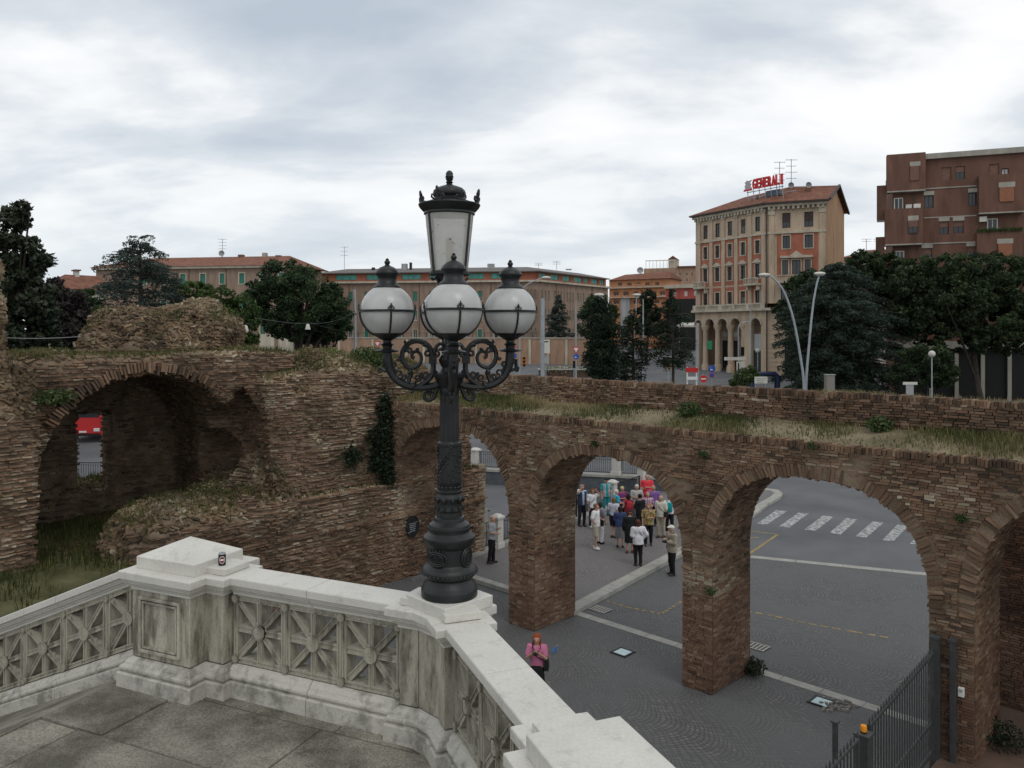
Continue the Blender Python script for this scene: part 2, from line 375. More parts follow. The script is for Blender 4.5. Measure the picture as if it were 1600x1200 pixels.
M['cobble'] = cobble_mat('porphyry cobbles', (0.128, 0.126, 0.123))
M['cobble2'] = cobble_mat('pavement cobbles', (0.185, 0.17, 0.163))
M['asphalt'] = mat('asphalt', (0.115, 0.118, 0.123), 0.85, var=0.2, vscale=0.35, bump=0.3, bscale=60, dirt=0.4, dscale=0.25, dcol=(0.16, 0.157, 0.153), spec=0.3)
M['kerb'] = mat('granite kerb', (0.33, 0.32, 0.29), 0.8, var=0.15, vscale=3, bump=0.2, bscale=60, dirt=0.3, dscale=2, dcol=(0.16, 0.15, 0.13))
M['roadpaint'] = mat('worn road paint', (0.42, 0.42, 0.41), 0.8, var=0.25, vscale=6, dirt=0.9, dscale=5.5, dcol=(0.13, 0.132, 0.135), dramp=(0.43, 0.58), speck=0.2)
M['marble'] = mat('white marble', (0.57, 0.55, 0.50), 0.55, var=0.07, vscale=2.2, bump=0.12, bscale=30, dirt=0.42, dscale=9.0, dcol=(0.36, 0.345, 0.31), spec=0.3, speck=0.06, dramp=(0.54, 0.66))
M['marble_old'] = mat('weathered marble', (0.41, 0.385, 0.31), 0.8, var=0.22, vscale=3.2, bump=0.5, bscale=30, dirt=0.82, dscale=3.4, dcol=(0.10, 0.092, 0.068), spec=0.2, speck=0.16, dramp=(0.47, 0.63))
M['marble_base'] = mat('base marble', (0.47, 0.45, 0.40), 0.65, var=0.1, vscale=2.2, bump=0.2, bscale=26, dirt=0.8, dscale=4.5, dcol=(0.17, 0.162, 0.135), spec=0.25, speck=0.10, dramp=(0.48, 0.63))
def streaky(m):                                # lichen and soot run in vertical streaks
    for n in m.node_tree.nodes:
        if n.bl_idname == 'ShaderNodeTexNoise':
            mp = m.node_tree.nodes.new('ShaderNodeMapping'); mp.inputs['Scale'].default_value = (2.2, 2.2, 0.55)
            src = n.inputs['Vector'].links[0].from_socket
            m.node_tree.links.new(src, mp.inputs[0]); m.node_tree.links.new(mp.outputs[0], n.inputs['Vector'])
streaky(M['marble_old'])
M['slab'] = mat('granite paving slab', (0.27, 0.252, 0.205), 0.85, var=0.30, vscale=2.0, bump=1.0, bscale=70, dirt=0.8, dscale=1.6, dcol=(0.085, 0.08, 0.062), spec=0.25, detail=8, speck=0.35, dramp=(0.46, 0.62))
M['joint'] = mat('sandy joint', (0.11, 0.10, 0.08), 0.95, var=0.3, vscale=4)
M['wallstone'] = mat('terrace wall stone', (0.36, 0.34, 0.30), 0.85, var=0.2, vscale=1.0, bump=0.3, bscale=20)

# ------------------------------------------------------------------ ground
gv, gq = [], []
ys = [-60, 0, 20, 45, 50, 60, 75, 90, 110, 130, 150, 165, 200, 300, 600, 1500]; xs = [-1200, -300, -100, -40, -12, 12, 40, 100, 300, 1200]
for y in ys:
    for x in xs: gv.append((x, y, gz(y)))
nx = len(xs)
for j in range(len(ys)-1):
    for i in range(nx-1): gq.append((j*nx+i, j*nx+i+1, (j+1)*nx+i+1, (j+1)*nx+i))
g = obj('ground', mesh_np('ground', gv, gq), None, M['asphalt']); tag(g, kind='structure')

def sheet(name, poly, z, m, kind='structure', parent=None):
    me = bpy.data.meshes.new(name); me.from_pydata([(p[0], p[1], z) for p in poly], [], [tuple(range(len(poly)))]); me.update(); me.materials.append(m)
    o = obj(name, me, parent)
    if kind and parent is None: tag(o, kind=kind)
    return o
# cobbled square up to the concrete strip across the road
bandL, bandR = on_z(1172, 872), on_z(1452, 900)
bd = (bandR-bandL).normalized(); bn = Vector((-bd.y, bd.x, 0))
p0, p1 = bandL-bd*3.2, bandR+bd*14
sheet('cobbled_square', [(-14, 2), (16, 2), (24, 14), tuple(p1)[:2], tuple(p0)[:2], tuple(K0+SK*8+SKN)[:2], tuple(K0+SKN)[:2], tuple(sr(11.2, 3.0))[:2], (-14, 33)], 0.004, M['cobble'])
cs = MB(); L_ = (p1-p0).length
for k in range(int(L_/1.6)):
    a = p0+bd*(k*1.6+0.01); b = p0+bd*((k+1)*1.6-0.01)
    MB().prism([tuple(a)[:2], tuple(b)[:2], tuple(b+bn*0.34)[:2], tuple(a+bn*0.34)[:2]], 0.0, 0.014).build('stone_strip', M['kerb'], g)
# zebra crossing, yellow lines: painted polygons on the road
def zp(zx, zy, s=4.615, ox=1150, oy=740): return on_z(ox+zx/s, oy+zy/s)
zebra = [[(145, 365), (225, 368), (370, 270), (290, 265)], [(310, 383), (385, 390), (525, 288), (450, 283)], [(492, 405), (575, 413), (705, 313), (628, 303)],
         [(672, 430), (755, 440), (875, 333), (795, 322)], [(860, 455), (940, 463), (1065, 355), (985, 346)], [(1055, 480), (1135, 490), (1240, 380), (1165, 368)],
         [(1255, 507), (1340, 518), (1430, 405), (1355, 394)], [(1460, 535), (1545, 547), (1620, 430), (1545, 420)]]
for q in zebra: sheet('crossing_stripe', [zp(*p) for p in q], 0.008, M['roadpaint'], parent=g)
def strip(name, pts, wdt, z, m, dash=None):
    for a, b in zip(pts, pts[1:]):
        a, b = Vector(a), Vector(b); t = (b-a); l = t.length; t /= l; n = Vector((-t.y, t.x, 0))*wdt/2
        segs = [(0, l)]
        if dash:
            segs = []; q = 0.0
            while q < l: segs.append((q, min(q+dash, l))); q += dash*1.5
        for s0, s1 in segs:
            p, r = a+t*s0, a+t*s1
            sheet(name, [p-n, r-n, r+n, p+n], z, m, parent=g)
strip('yellow_line', [zp(40, 408), zp(300, 440), zp(80, 590)], 0.13, 0.008, M['yellow'])
strip('yellow_line', [zp(60, 465), zp(165, 462)], 0.13, 0.008, M['yellow'])
strip('yellow_dash', [zp(60, 990), zp(280, 1030), zp(520, 1082), zp(850, 1142), zp(1100, 1185)], 0.09, 0.010, M['yellow'], dash=0.22)
def z2(zx, zy): return on_z(880+zx/5, 900+zy/5)
strip('yellow_dash', [z2(340, 195), z2(500, 245), z2(770, 297), z2(930, 195)], 0.09, 0.010, M['yellow'], dash=0.16)

# raised pavement where the visitors stand, with granite kerb stones
nose = [on_z(1180, 803, 0.13), on_z(1200, 787, 0.13), on_z(1218, 777, 0.13), on_z(1223, 771, 0.13), on_z(1215, 765, 0.13), on_z(1196, 763, 0.13)]
kerb_line = [K0-SK*0.2]+[K0+SK*t for t in (2, 4, 6, 8, 10, 12, 14)]+nose
back = [RL0+RLD*17, RL0-RLD*3.2]
pv = [tuple(p)[:2] for p in kerb_line]+[tuple(p)[:2] for p in back]+[tuple(sr(11.2, 2.0))[:2]]
MB().prism(pv, -0.1, 0.125).build('pavement', M['cobble2'])
pav = bpy.data.objects['pavement']; tag(pav, kind='structure')
for a, b in zip(kerb_line, kerb_line[1:]):
    l = (b-a).length; n = max(1, round(l/1.0)); t = (b-a)/l; nn = Vector((-t.y, t.x, 0))
    for k in range(n):
        p, q = a+t*(l*k/n+0.006), a+t*(l*(k+1)/n-0.006)
        MB().prism([tuple(p-nn*0.012)[:2], tuple(q-nn*0.012)[:2], tuple(q+nn*0.42)[:2], tuple(p+nn*0.42)[:2]], -0.05, 0.137+random.uniform(0, 0.004)).build('kerb_stone', M['kerb'], pav, bevel=0.012)
# dropped slab beside the kerb
q = [on_z(x, y, 0.13) for x, y in ((1008, 868), (1045, 858), (1061, 850), (1040, 872), (1030, 884))]
# stone threshold under the back of the arches
for k in range(24):
    s0 = 12.0-k*0.98
    if s0-0.96 < -11: break
    a = sr(s0, 1.83); b = sr(s0-0.965, 1.83); c = sr(s0-0.965, 2.12); d_ = sr(s0, 2.12)
    MB().prism([tuple(a)[:2], tuple(b)[:2], tuple(c)[:2], tuple(d_)[:2]], -0.05, 0.132 if s0 > 6.5 else 0.016).build('threshold_stone', M['kerb'], g)
M['light_glass'] = mat('walk-on glass', (0.42, 0.56, 0.58), 0.25, spec=0.6, var=0.08, vscale=8)
for nm, (x, y), lab in (('ground_light', (973, 1020), 'pale glass ground light set in the cobbles between the two tall piers'), ('ground_light', (1284, 1098), 'pale glass ground light in broken cobbles before the wide arch')):
    p = on_z(x, y); t_ = thing(nm, lab, 'ground light', p, R(-44))
    f_ = MB(); s_ = 0.21
    for (cx, cy, dx_, dy_) in ((0, s_, 2*s_+0.08, 0.05), (0, -s_, 2*s_+0.08, 0.05), (s_, 0, 0.05, 2*s_-0.03), (-s_, 0, 0.05, 2*s_-0.03)): f_.box((cx, cy, 0.012), (dx_, dy_, 0.04))
    f_.build('frame', M['iron_dark'], t_); MB().box((0, 0, 0.01), (2*s_-0.06, 2*s_-0.06, 0.03)).build('glass', M['light_glass'], t_)
for (x, y), lab in (((938, 953), 'cast iron drain grate beside the granite kerb'), ((1182, 1011), 'cast iron drain grate behind the weedy pier')):
    p = on_z(x, y); t_ = thing('drain_grate', lab, 'drain grate', p, R(-44))
    MB().box((0, 0, 0.008), (0.62, 0.42, 0.012)).build('well', M['black'], t_)
    for k in range(6): MB().box((-0.26+k*0.104, 0, 0.018), (0.055, 0.42, 0.016)).build('bar', M['kerb'], t_)
    for k in (-1, 1): MB().box((0, k*0.2, 0.021), (0.62, 0.04, 0.016)).build('rim', M['kerb'], t_)
# broken cobbles and stray stones (loose)
bs = MB()
for _ in range(70):
    c = on_z(1310+random.gauss(0, 12), 1104+random.gauss(0, 5)); r_ = random.uniform(0.02, 0.06); bs.box((c.x, c.y, r_*0.4), (r_*2, r_*1.5, r_), random.uniform(0, 3), taper=0.7)
for _ in range(26):
    c = on_z(1048+random.gauss(0, 20), 1094+random.gauss(0, 4)); r_ = random.uniform(0.012, 0.03); bs.box((c.x, c.y, r_*0.4), (r_*2, r_*1.5, r_), random.uniform(0, 3), taper=0.7)
o = bs.build('loose_stones', mat('stone chips', (0.2, 0.185, 0.16), 0.9, var=0.3)); tag(o, 'loose pale stone chips lying on the cobbles', 'stones', kind='stuff')
p = on_z(865, 1020); lt = MB()
for k in range(4): lt.box((p.x+0.03*k, p.y, 0.05+0.03*k), (0.11, 0.02, 0.10), 0.5*k, taper=0.8)
o = lt.build('plastic_bag', mat('blue plastic', (0.12, 0.25, 0.5), 0.4)); tag(o, 'crumpled light blue plastic bag on the cobbles beside the woman in pink', 'bag')

# ------------------------------------------------------------------ terrace, landing slabs
FZ = 5.16
E1 = Vector((0.911, -0.413, 0)); N1 = Vector((0.413, 0.911, 0))       # middle run, N1 points outward (away from camera)
E2 = Vector((0.36, -0.933, 0)).normalized(); N2 = Vector((0.933, 0.36, 0)).normalized()
LC = Vector((-0.50, 6.34, 0))                                          # lamp pedestal
PL = LC-E1*2.78                                                         # left pedestal centre
PR = LC+E2*2.62                                                         # right pedestal centre
FOLD = PL-E1*0.52
def clip(poly, a, b):                         # keep the left side of a->b
    out = []
    for i in range(len(poly)):
        p, q = poly[i], poly[(i+1) % len(poly)]
        dp = (b.x-a.x)*(p.y-a.y)-(b.y-a.y)*(p.x-a.x); dq = (b.x-a.x)*(q.y-a.y)-(b.y-a.y)*(q.x-a.x)
        if dp >= 0: out.append(p)
        if dp*dq < 0: t = dp/(dp-dq); out.append(p+(q-p)*t)
    return out
flat = [FOLD+N1*0.16, FOLD-N1*7.0, FOLD-N1*7.0+E1*9, LC+E2*8+N2*0.16, LC+(N1+N2).normalized()*0.17]
SLOPE = 0.40
terr = MB().prism([tuple(p)[:2] for p in flat], -0.3, FZ-0.03).build('terrace', M['wallstone']); tag(terr, kind='structure')
rampP = [FOLD-E1*6+N1*0.16, FOLD-E1*6-N1*7.0, FOLD-N1*7.0, FOLD+N1*0.16]
rz_ = lambda p: FZ-SLOPE*max(0.0, (FOLD-p).dot(E1))
ramp_o = MB().prism([tuple(p)[:2] for p in rampP], -0.3, [rz_(p)-0.03 for p in rampP]).build('ramp', M['wallstone']); tag(ramp_o, kind='structure')
def slabs(region, parent, zf, l0, w0, seed, org):
    rnd = random.Random(seed)
    for r_ in range(-2, 12):
        off = rnd.uniform(0, l0)
        for c_ in range(-9, 10):
            lx0, lx1 = c_*l0+off, (c_+1)*l0+off
            a = org+E1*(lx0+0.012)-N1*(r_*w0+0.012); b = org+E1*(lx1-0.012)-N1*(r_*w0+0.012)
            c = org+E1*(lx1-0.012)-N1*((r_+1)*w0-0.012); d_ = org+E1*(lx0+0.012)-N1*((r_+1)*w0-0.012)
            poly = [d_, c, b, a]
            for i in range(len(region)):
                poly = clip(poly, region[i], region[(i+1) % len(region)])
                if len(poly) < 3: break
            if len(poly) < 3: continue
            ar = sum(poly[i].x*poly[(i+1) % len(poly)].y-poly[(i+1) % len(poly)].x*poly[i].y for i in range(len(poly)))/2
            if ar < 0.02: continue
            ctr = sum(poly, Vector())/len(poly)
            if ctr.y < 1.5: continue
            dz = rnd.uniform(-0.006, 0.006); tx, ty = rnd.uniform(-.004, .004), rnd.uniform(-.004, .004)
            m = MB().prism([tuple(p)[:2] for p in poly], [zf(p)-0.05 for p in poly], [zf(p)+dz+(p.x-ctr.x)*tx+(p.y-ctr.y)*ty for p in poly])
            m.build('slab', M['slab'], parent, bevel=0.006)
slabs(flat, terr, lambda p: FZ, 1.55, 0.82, 3, FOLD-N1*0.3)
slabs(rampP, ramp_o, rz_, 1.7, 0.9, 5, FOLD-N1*0.3)
# joint sand just under the slab tops
MB().prism([tuple(p)[:2] for p in flat], FZ-0.029, FZ-0.012).build('joint_bed', M['joint'], terr)

# ------------------------------------------------------------------ marble balustrade
BASE = [(0.098, 0.0), (0.098, 0.150), (0.090, 0.156), (0.062, 0.158), (0.074, 0.168), (0.084, 0.185), (0.082, 0.204), (0.070, 0.220), (0.050, 0.226), (0.050, 0.236), (0.040, 0.250), (0.020, 0.268), (0.004, 0.276), (0.0, 0.280)]
CORN = [(0.0, 0.880), (0.012, 0.884), (0.012, 0.905), (0.022, 0.912), (0.032, 0.930), (0.052, 0.944), (0.052, 0.956), (0.064, 0.962), (0.064, 0.978), (0.080, 0.986)]
COPE = [(0.084, 0.986), (0.090, 0.990), (0.090, 1.052), (0.084, 1.060)]
def loft(mb, c, e, hl, hw, prof, z0, ends=True, slope=0.0):
    e = Vector(e); n = Vector((-e.y, e.x, 0)); b = len(mb.v)
    for o_, z in prof:
        l = hl+(o_ if ends else 0); ww = hw+o_
        for sx, sy in ((-1, -1), (1, -1), (1, 1), (-1, 1)):
            p = c+e*(sx*l)+n*(sy*ww); mb.v.append((p.x, p.y, z0+z+slope*sx*l))
    for i in range(len(prof)-1):
        for j in range(4):
            j2 = (j+1) % 4; mb.f.append((b+i*4+j, b+i*4+j2, b+(i+1)*4+j2, b+(i+1)*4+j))
    mb.f.append((b+3, b+2, b+1, b)); k = b+(len(prof)-1)*4; mb.f.append((k, k+1, k+2, k+3))
    return mb
HW = 0.076
def lattice(pw, ph, name, m):
    """one open panel: frame, cross and diagonals with raised fillets, in local x (along), z (up)"""
    mb = MB(); dp = 0.135
    def bar(a, b, wd, d=dp):
        mb.bar((a[0], 0, a[1]), (b[0], 0, b[1]), d, wd, up=(0, 0, 1) if abs(b[0]-a[0]) > 1e-4 else (1, 0, 0))
        t = Vector((b[0]-a[0], 0, b[1]-a[1])).normalized(); nn = Vector((-t.z, 0, t.x))
        for s in (-1, 1):
            for f in (-1, 1):
                o_ = nn*s*(wd*0.5-0.007); p = Vector((a[0], f*(d/2+0.004), a[1]))+o_; q = Vector((b[0], f*(d/2+0.004), b[1]))+o_
                mb.bar(p, q, 0.010, 0.012, up=(0, 0, 1) if abs(b[0]-a[0]) > 1e-4 else (1, 0, 0))
    x, z = pw/2, ph/2; fw = 0.05
    bar((-x, z-fw/2), (x, z-fw/2), fw); bar((-x, -z+fw/2), (x, -z+fw/2), fw)
    bar((-x+fw/2, -z), (-x+fw/2, z), fw, dp-0.004); bar((x-fw/2, -z), (x-fw/2, z), fw, dp-0.004)
    bar((0, -z), (0, z), 0.056, dp-0.010); bar((-x, 0), (x, 0), 0.056, dp-0.014)
    bar((-x, -z), (x, z), 0.056, dp-0.020); bar((-x, z), (x, -z), 0.056, dp-0.024)
    me = bpy.data.meshes.new(name); me.from_pydata(mb.v, [], mb.f); me.update(); me.materials.append(m)
    return me
def ring_disc(r, d):
    """turned rosette lying across local y: rings and boss"""
    mb = MB(); pr = [(r, -d/2), (r, d/2-0.012), (r*0.93, d/2), (r*0.78, d/2), (r*0.72, d/2-0.010), (r*0.56, d/2-0.010), (r*0.50, d/2+0.002), (r*0.36, d/2+0.002), (r*0.30, d/2-0.006), (r*0.22, d/2-0.006), (r*0.12, d/2+0.006), (0.001, d/2+0.008)]
    mb.lathe(pr, 20); b = mb.v; mb.v = [(x, -z, y) for x, y, z in b]
    n0 = len(mb.v); mb.v += [(x, -y, z) for x, y, z in mb.v[:n0]]; mb.f += [tuple(reversed([i+n0 for i in f])) for f in mb.f]
    me = bpy.data.meshes.new('rosette'); me.from_pydata(mb.v, [], mb.f); me.update(); me.materials.append(M['marble_old'])
    me.polygons.foreach_set('use_smooth', [True]*len(me.polygons)); me.set_sharp_from_angle(angle=R(35)); return me
ROS, ROS2 = ring_disc(0.066, 0.19), ring_disc(0.038, 0.185)
def run(label, a, b, npan, slope=0.0, ncope=2, z0=FZ):
    """a, b: ends of the centre line; slope: rise per metre from a to b"""
    a, b = Vector(a), Vector(b); t = b-a; l = t.length; t /= l; rot = math.atan2(t.y, t.x)
    th = thing('marble_balustrade', label, 'balustrade', (a.x, a.y, z0), rot)
    sh = lambda x: slope*x
    ex = Vector((1, 0, 0))
    for k in range(ncope):
        x0, x1 = l*k/ncope+0.003, l*(k+1)/ncope-0.003; c = Vector(((x0+x1)/2, 0, 0)); hl = (x1-x0)/2
        loft(MB(), c, ex, hl, HW, CORN+COPE, sh(c.x), False, slope).build('coping_block', M['marble'] if True else None, th, bevel=0.004)
        x0 = x0+0.0; loft(MB(), c, ex, hl, HW, BASE, sh(c.x)-0.02, False, slope).build('base_block', M['marble_base'], th, bevel=0.004)
    pw = l/npan; ph = 0.612
    for k in range(npan):
        x = (k+0.5)*pw; me = lattice(pw-0.002, ph, 'lattice_panel', M['marble_old'])
        if slope:
            for v in me.vertices: v.co.z += slope*v.co.x
        p = obj('lattice_panel', me, th, None, (x, 0, 0.575+sh(x)))
        obj('rosette', ROS, p)
        if k < npan-1:
            for zz in (-1, 1): obj('rosette', ROS2, th, None, (x+pw/2, 0, 0.575+zz*(ph/2-0.035)+sh(x+pw/2)))
    for xx in (0.03, l-0.03):
        for zz in (-1, 1): obj('rosette', ROS2, th, None, (xx, 0, 0.575+zz*(ph/2-0.035)+sh(xx)))
    return th
run('level white marble balustrade between the pyramid topped pedestal and the lamp', PL+E1*0.60, LC-E1*0.40, 3)
run('white marble balustrade from the lamp pedestal to the flat topped pedestal', LC+E2*0.40, PR-E2*0.42, 3)
run('weathered marble balustrade sloping down beside the ramp', PL-E1*0.42, PL-E1*5.4, 8, slope=-SLOPE, ncope=4, z0=FZ+0.015)

def pedestal(name, label, blocks, extra):
    th = thing(name, label, 'pedestal', (0, 0, 0))
    for i, (c, e, hl, hw) in enumerate(blocks):
        eps = 0.0025*i
        loft(MB(), c, e, hl, hw, BASE, FZ-0.02-eps).build('base', M['marble_base'], th, bevel=0.004)
        loft(MB(), c, e, hl, hw, [(0, 0.27), (0, 0.885)], FZ).build('shaft', M['marble_old'], th, bevel=0.003)
        loft(MB(), c, e, hl, hw, CORN+[(o_, z-(eps if z > 1.0 else 0)) for o_, z in COPE], FZ).build('cornice', M['marble'], th, bevel=0.004)
    extra(th); return th
CT = FZ+1.06
def exL(th):
    c = PL
    loft(MB(), c, E1, 0.36, 0.30, [(0, 0), (0, 0.105), (-0.004, 0.11)], CT).build('cap_block', M['marble'], th, bevel=0.005)
    n = Vector((-E1.y, E1.x, 0)); q = [c+E1*sx*0.356+n*sy*0.296 for sx, sy in ((-1, -1), (1, -1), (1, 1), (-1, 1))]
    MB().add([(p.x, p.y, CT+0.109) for p in q]+[(c.x, c.y, CT+0.26)], [(3, 2, 1, 0), (0, 1, 4), (1, 2, 4), (2, 3, 4), (3, 0, 4)]).build('pyramid_cap', M['marble'], th)
    loft(MB(), c+E1*0.46, E1, 0.115, 0.16, [(0, 0), (0, 0.055)], CT).build('step_block', M['marble'], th, bevel=0.004)
    # framed panel on the face towards the ramp landing
    f = c-N1*0.36
    for sx in (-1, 1): MB().bar(f+E1*sx*0.24+Vector((0, 0, FZ+0.34)), f+E1*sx*0.24+Vector((0, 0, FZ+0.82)), 0.030, 0.03, up=N1).build('panel_moulding', M['marble_old'], th, bevel=0.006)
    for zz in (0.34, 0.82): MB().bar(f-E1*0.255+Vector((0, 0, FZ+zz)), f+E1*0.255+Vector((0, 0, FZ+zz)), 0.030, 0.03).build('panel_moulding', M['marble_old'], th, bevel=0.006)
    for sx in (-1, 1): MB().bar(f+E1*sx*0.205+Vector((0, 0, FZ+0.37)), f+E1*sx*0.205+Vector((0, 0, FZ+0.79)), 0.016, 0.016, up=N1).build('panel_moulding', M['marble_old'], th)
    for zz in (0.375, 0.785): MB().bar(f-E1*0.21+Vector((0, 0, FZ+zz)), f+E1*0.21+Vector((0, 0, FZ+zz)), 0.016, 0.016).build('panel_moulding', M['marble_old'], th)
pedestal('marble_pedestal', 'square marble pedestal with a low pyramid cap and framed panel', [(PL, E1, 0.355, 0.345), (PL+E1*0.42, E1, 0.14, 0.16)], exL)
EB = (E1+E2).normalized()
def exC(th):
    loft(MB(), LC, EB, 0.245, 0.245, [(0, 0), (0, 0.086), (-0.004, 0.09)], CT).build('plinth_block', M['marble'], th, bevel=0.004)
    for e in (E1, E2):
        for s in (-1, 1):
            if (e is E1 and s == -1) or (e is E2 and s == 1):
                loft(MB(), LC+e*s*0.27, e, 0.10, 0.145, [(0, 0), (0, 0.060)], CT).build('plinth_step', M['marble'], th, bevel=0.004)
pedestal('marble_pedestal', 'stepped corner pedestal of white marble carrying the cast iron lamp', [(LC, EB, 0.150, 0.205), (LC-E1*0.285, E1, 0.085, 0.150), (LC+E2*0.285, E2, 0.085, 0.150), (LC-E1*0.15, E1, 0.15, 0.110), (LC+E2*0.15, E2, 0.15, 0.110)], exC)
def exR(th):
    loft(MB(), PR+E2*0.02, E2, 0.34, 0.275, [(0, 0), (0, 0.105), (-0.006, 0.112)], CT).build('cap_block', M['marble'], th, bevel=0.006)
    loft(MB(), PR-E2*0.44, E2, 0.10, 0.15, [(0, 0), (0, 0.05)], CT).build('step_block', M['marble'], th, bevel=0.004)
pedestal('marble_pedestal', 'flat topped veined marble pedestal where the balustrade turns down', [(PR+E2*0.03, E2, 0.33, 0.285), (PR-E2*0.42, E2, 0.13, 0.15)], exR)

# drinks can left on the pedestal
cp = on_z(338.5, 881, CT+0.055); cp = PL+E1*0.44-N1*0.05
can = thing('drinks_can', 'small black drinks can with a pale oval label on the pedestal', 'can', (cp.x, cp.y, CT+0.0545))
MB().lathe([(0.026, 0), (0.0325, 0.007), (0.033, 0.012), (0.033, 0.101), (0.0325, 0.104)], 24).build('body', M['black'], can, True)
MB().lathe([(0.0326, 0.104), (0.027, 0.114), (0.0272, 0.1165), (0.025, 0.1165), (0.0248, 0.114)], 24).build('rim', M['steel'], can, True)
MB().box((0.0, -0.006, 0.1175), (0.012, 0.02, 0.002)).build('pull_tab', M['steel'], can)
def can_patch(name, zc, h, wd, m, rr):
    mb = MB(); n = 10
    for i in range(n+1):
        for j in range(9):
            a = (j/8-0.5)*2; zz = (i/n-0.5)*2; k = math.sqrt(max(0, 1-zz*zz)); ang = math.atan2(-cp.y, -cp.x)+a*k*wd
            mb.v.append((rr*math.cos(ang), rr*math.sin(ang), zc+zz*h))
    for i in range(n):
        for j in range(8): b = i*9+j; mb.f.append((b, b+1, b+10, b+9))
    mb.build(name, m, can)
can_patch('label_oval', 0.055, 0.036, 0.75, M['white'], 0.0334); can_patch('label_field', 0.055, 0.031, 0.62, mat('can maroon', (0.18, 0.03, 0.03), 0.4), 0.0338); can_patch('label_band', 0.055, 0.008, 0.5, M['white'], 0.0342)
# ================================================================== cast iron lamp standard
K = 195.6                                     # photo pixels per metre at the lamp
LZ = CT+0.089
lamp = thing('street_lamp', 'ornate black cast iron lamp standard with lantern and four glass globes on the balustrade', 'street lamp', (LC.x, LC.y, LZ))
def zz(py): return CZ-(py-HOR)/K-LZ
def prof(lst): return [(max(r, 0.2)/K, zz(py)) for r, py in lst]
def mprof(lst, sc=0.3, o=600): return prof([(h*sc, o+sc*y) for y, h in lst])
base = mprof([(1150, 146), (1062, 147), (1050, 143), (1042, 138), (1030, 135), (1018, 122), (1004, 118), (996, 128), (985, 139), (970, 146), (955, 144), (942, 130), (930, 116), (924, 112)]); base[0] = (base[0][0], 0.0)
MB().lathe(base, 40).build('base', M['iron'], lamp, True)
MB().lathe(mprof([(926, 112), (842, 110)]), 40).build('drum', M['iron'], lamp, True)
MB().lathe(mprof([(842, 112), (834, 120), (818, 130), (802, 136), (788, 134), (774, 116), (764, 106), (752, 106), (740, 108), (726, 104), (716, 88), (710, 80), (700, 79), (690, 77), (686, 70)]), 40).build('collar', M['iron'], lamp, True)
MB().lathe(mprof([(690, 68), (660, 66), (655, 70), (648, 70), (640, 66), (600, 66), (594, 71), (584, 71), (578, 66), (566, 63), (560, 67), (552, 67), (548, 63), (515, 63), (510, 67), (502, 67), (498, 63), (322, 57), (318, 62), (306, 62), (300, 57), (296, 54)]), 36).build('shaft', M['iron'], lamp, True)
MB().lathe(mprof([(298, 53), (280, 52), (70, 49), (55, 49)]), 80, flute=lambda a: 1-0.075*abs(math.sin(8*a))).build('fluted_column', M['iron'], lamp, True)
# beaded rings, leaf ring, crest shields
def bead_ring(py, r, n, br, name='bead', sc=(1, 1, 1)):
    mb = MB()
    for k in range(n): a = 2*math.pi*k/n; mb.sphere((r/K*math.cos(a), r/K*math.sin(a), zz(py)), br/K, 6, 4, sc)
    o = mb.build(name+'_ring', M['iron'], lamp, True); o['kind'] = 'stuff'
bead_ring(692.5, 18.4, 22, 1.7); bead_ring(749.5, 19.6, 26, 1.2); bead_ring(766.5, 19.6, 26, 1.2)
bead_ring(891, 43.5, 40, 2.4, sc=(1, 1, 0.7)); bead_ring(822.5, 32, 36, 2.0, sc=(1, 1, 0.7)); bead_ring(779, 21, 10, 4, 'leaf', (0.8, 0.8, 1.4)); bead_ring(793, 21, 10, 3.6, 'leaf', (0.8, 0.8, 1.2)); bead_ring(759, 19.2, 18, 2.6, 'guilloche', (1, 1, 0.9))
mb = MB()                                     # vine relief winding round the shaft
for k in range(4):
    pts = [((18.6)/K*math.cos(a), 18.6/K*math.sin(a), zz(748-(a-k*1.57)*24)) for a in np.linspace(k*1.57, k*1.57+2.0, 16)]
    mb.tube(pts, 1.0/K, 5)
    for a in np.linspace(k*1.57+0.2, k*1.57+1.9, 7):
        for s in (-1, 1):
            z_ = zz(748-(a-k*1.57)*24+s*5); mb.sphere((18.3/K*math.cos(a+s*0.12), 18.3/K*math.sin(a+s*0.12), z_), 2.6/K, 6, 4, (1, 1, 0.7))
mb.build('vine_relief', M['iron'], lamp, True)
def shield(ang, w_, h_, name):
    mb = MB(); r0 = 33.4/K
    def P(u, v, o_): a = ang+u/r0; return ((r0+o_)*math.cos(a), (r0+o_)*math.sin(a), zz(866)+v)
    for rr, oo, th in ((1.0, 0.012, 0.011), (0.72, 0.016, 0.008)):
        pts = [P(w_*rr*math.cos(t), h_*rr*math.sin(t), oo-0.006) for t in np.linspace(0, 2*math.pi, 25)]
        mb.tube(pts, th, 6)
    for i in range(-3, 4):
        for j in range(-3, 4):
            if (i/3.5)**2+(j/3.5)**2 < 0.9: mb.sphere(P(w_*0.6*i/3, h_*0.6*j/3, 0.002), 0.008+0.006*random.random(), 6, 4)
    for k in range(5): mb.sphere(P((k-2)*w_*0.35, h_*1.12, 0.004), 0.012, 6, 4, (0.8, 0.8, 1.6))
    return mb.build(name, M['iron'], lamp, True)
va = math.atan2(-LC.y, -LC.x)
for k in range(4): shield(va-0.62+k*math.pi/2, 0.062, 0.072, 'shield') if k % 2 else shield(va-0.62+k*math.pi/2, 0.085, 0.055, 'cartouche')
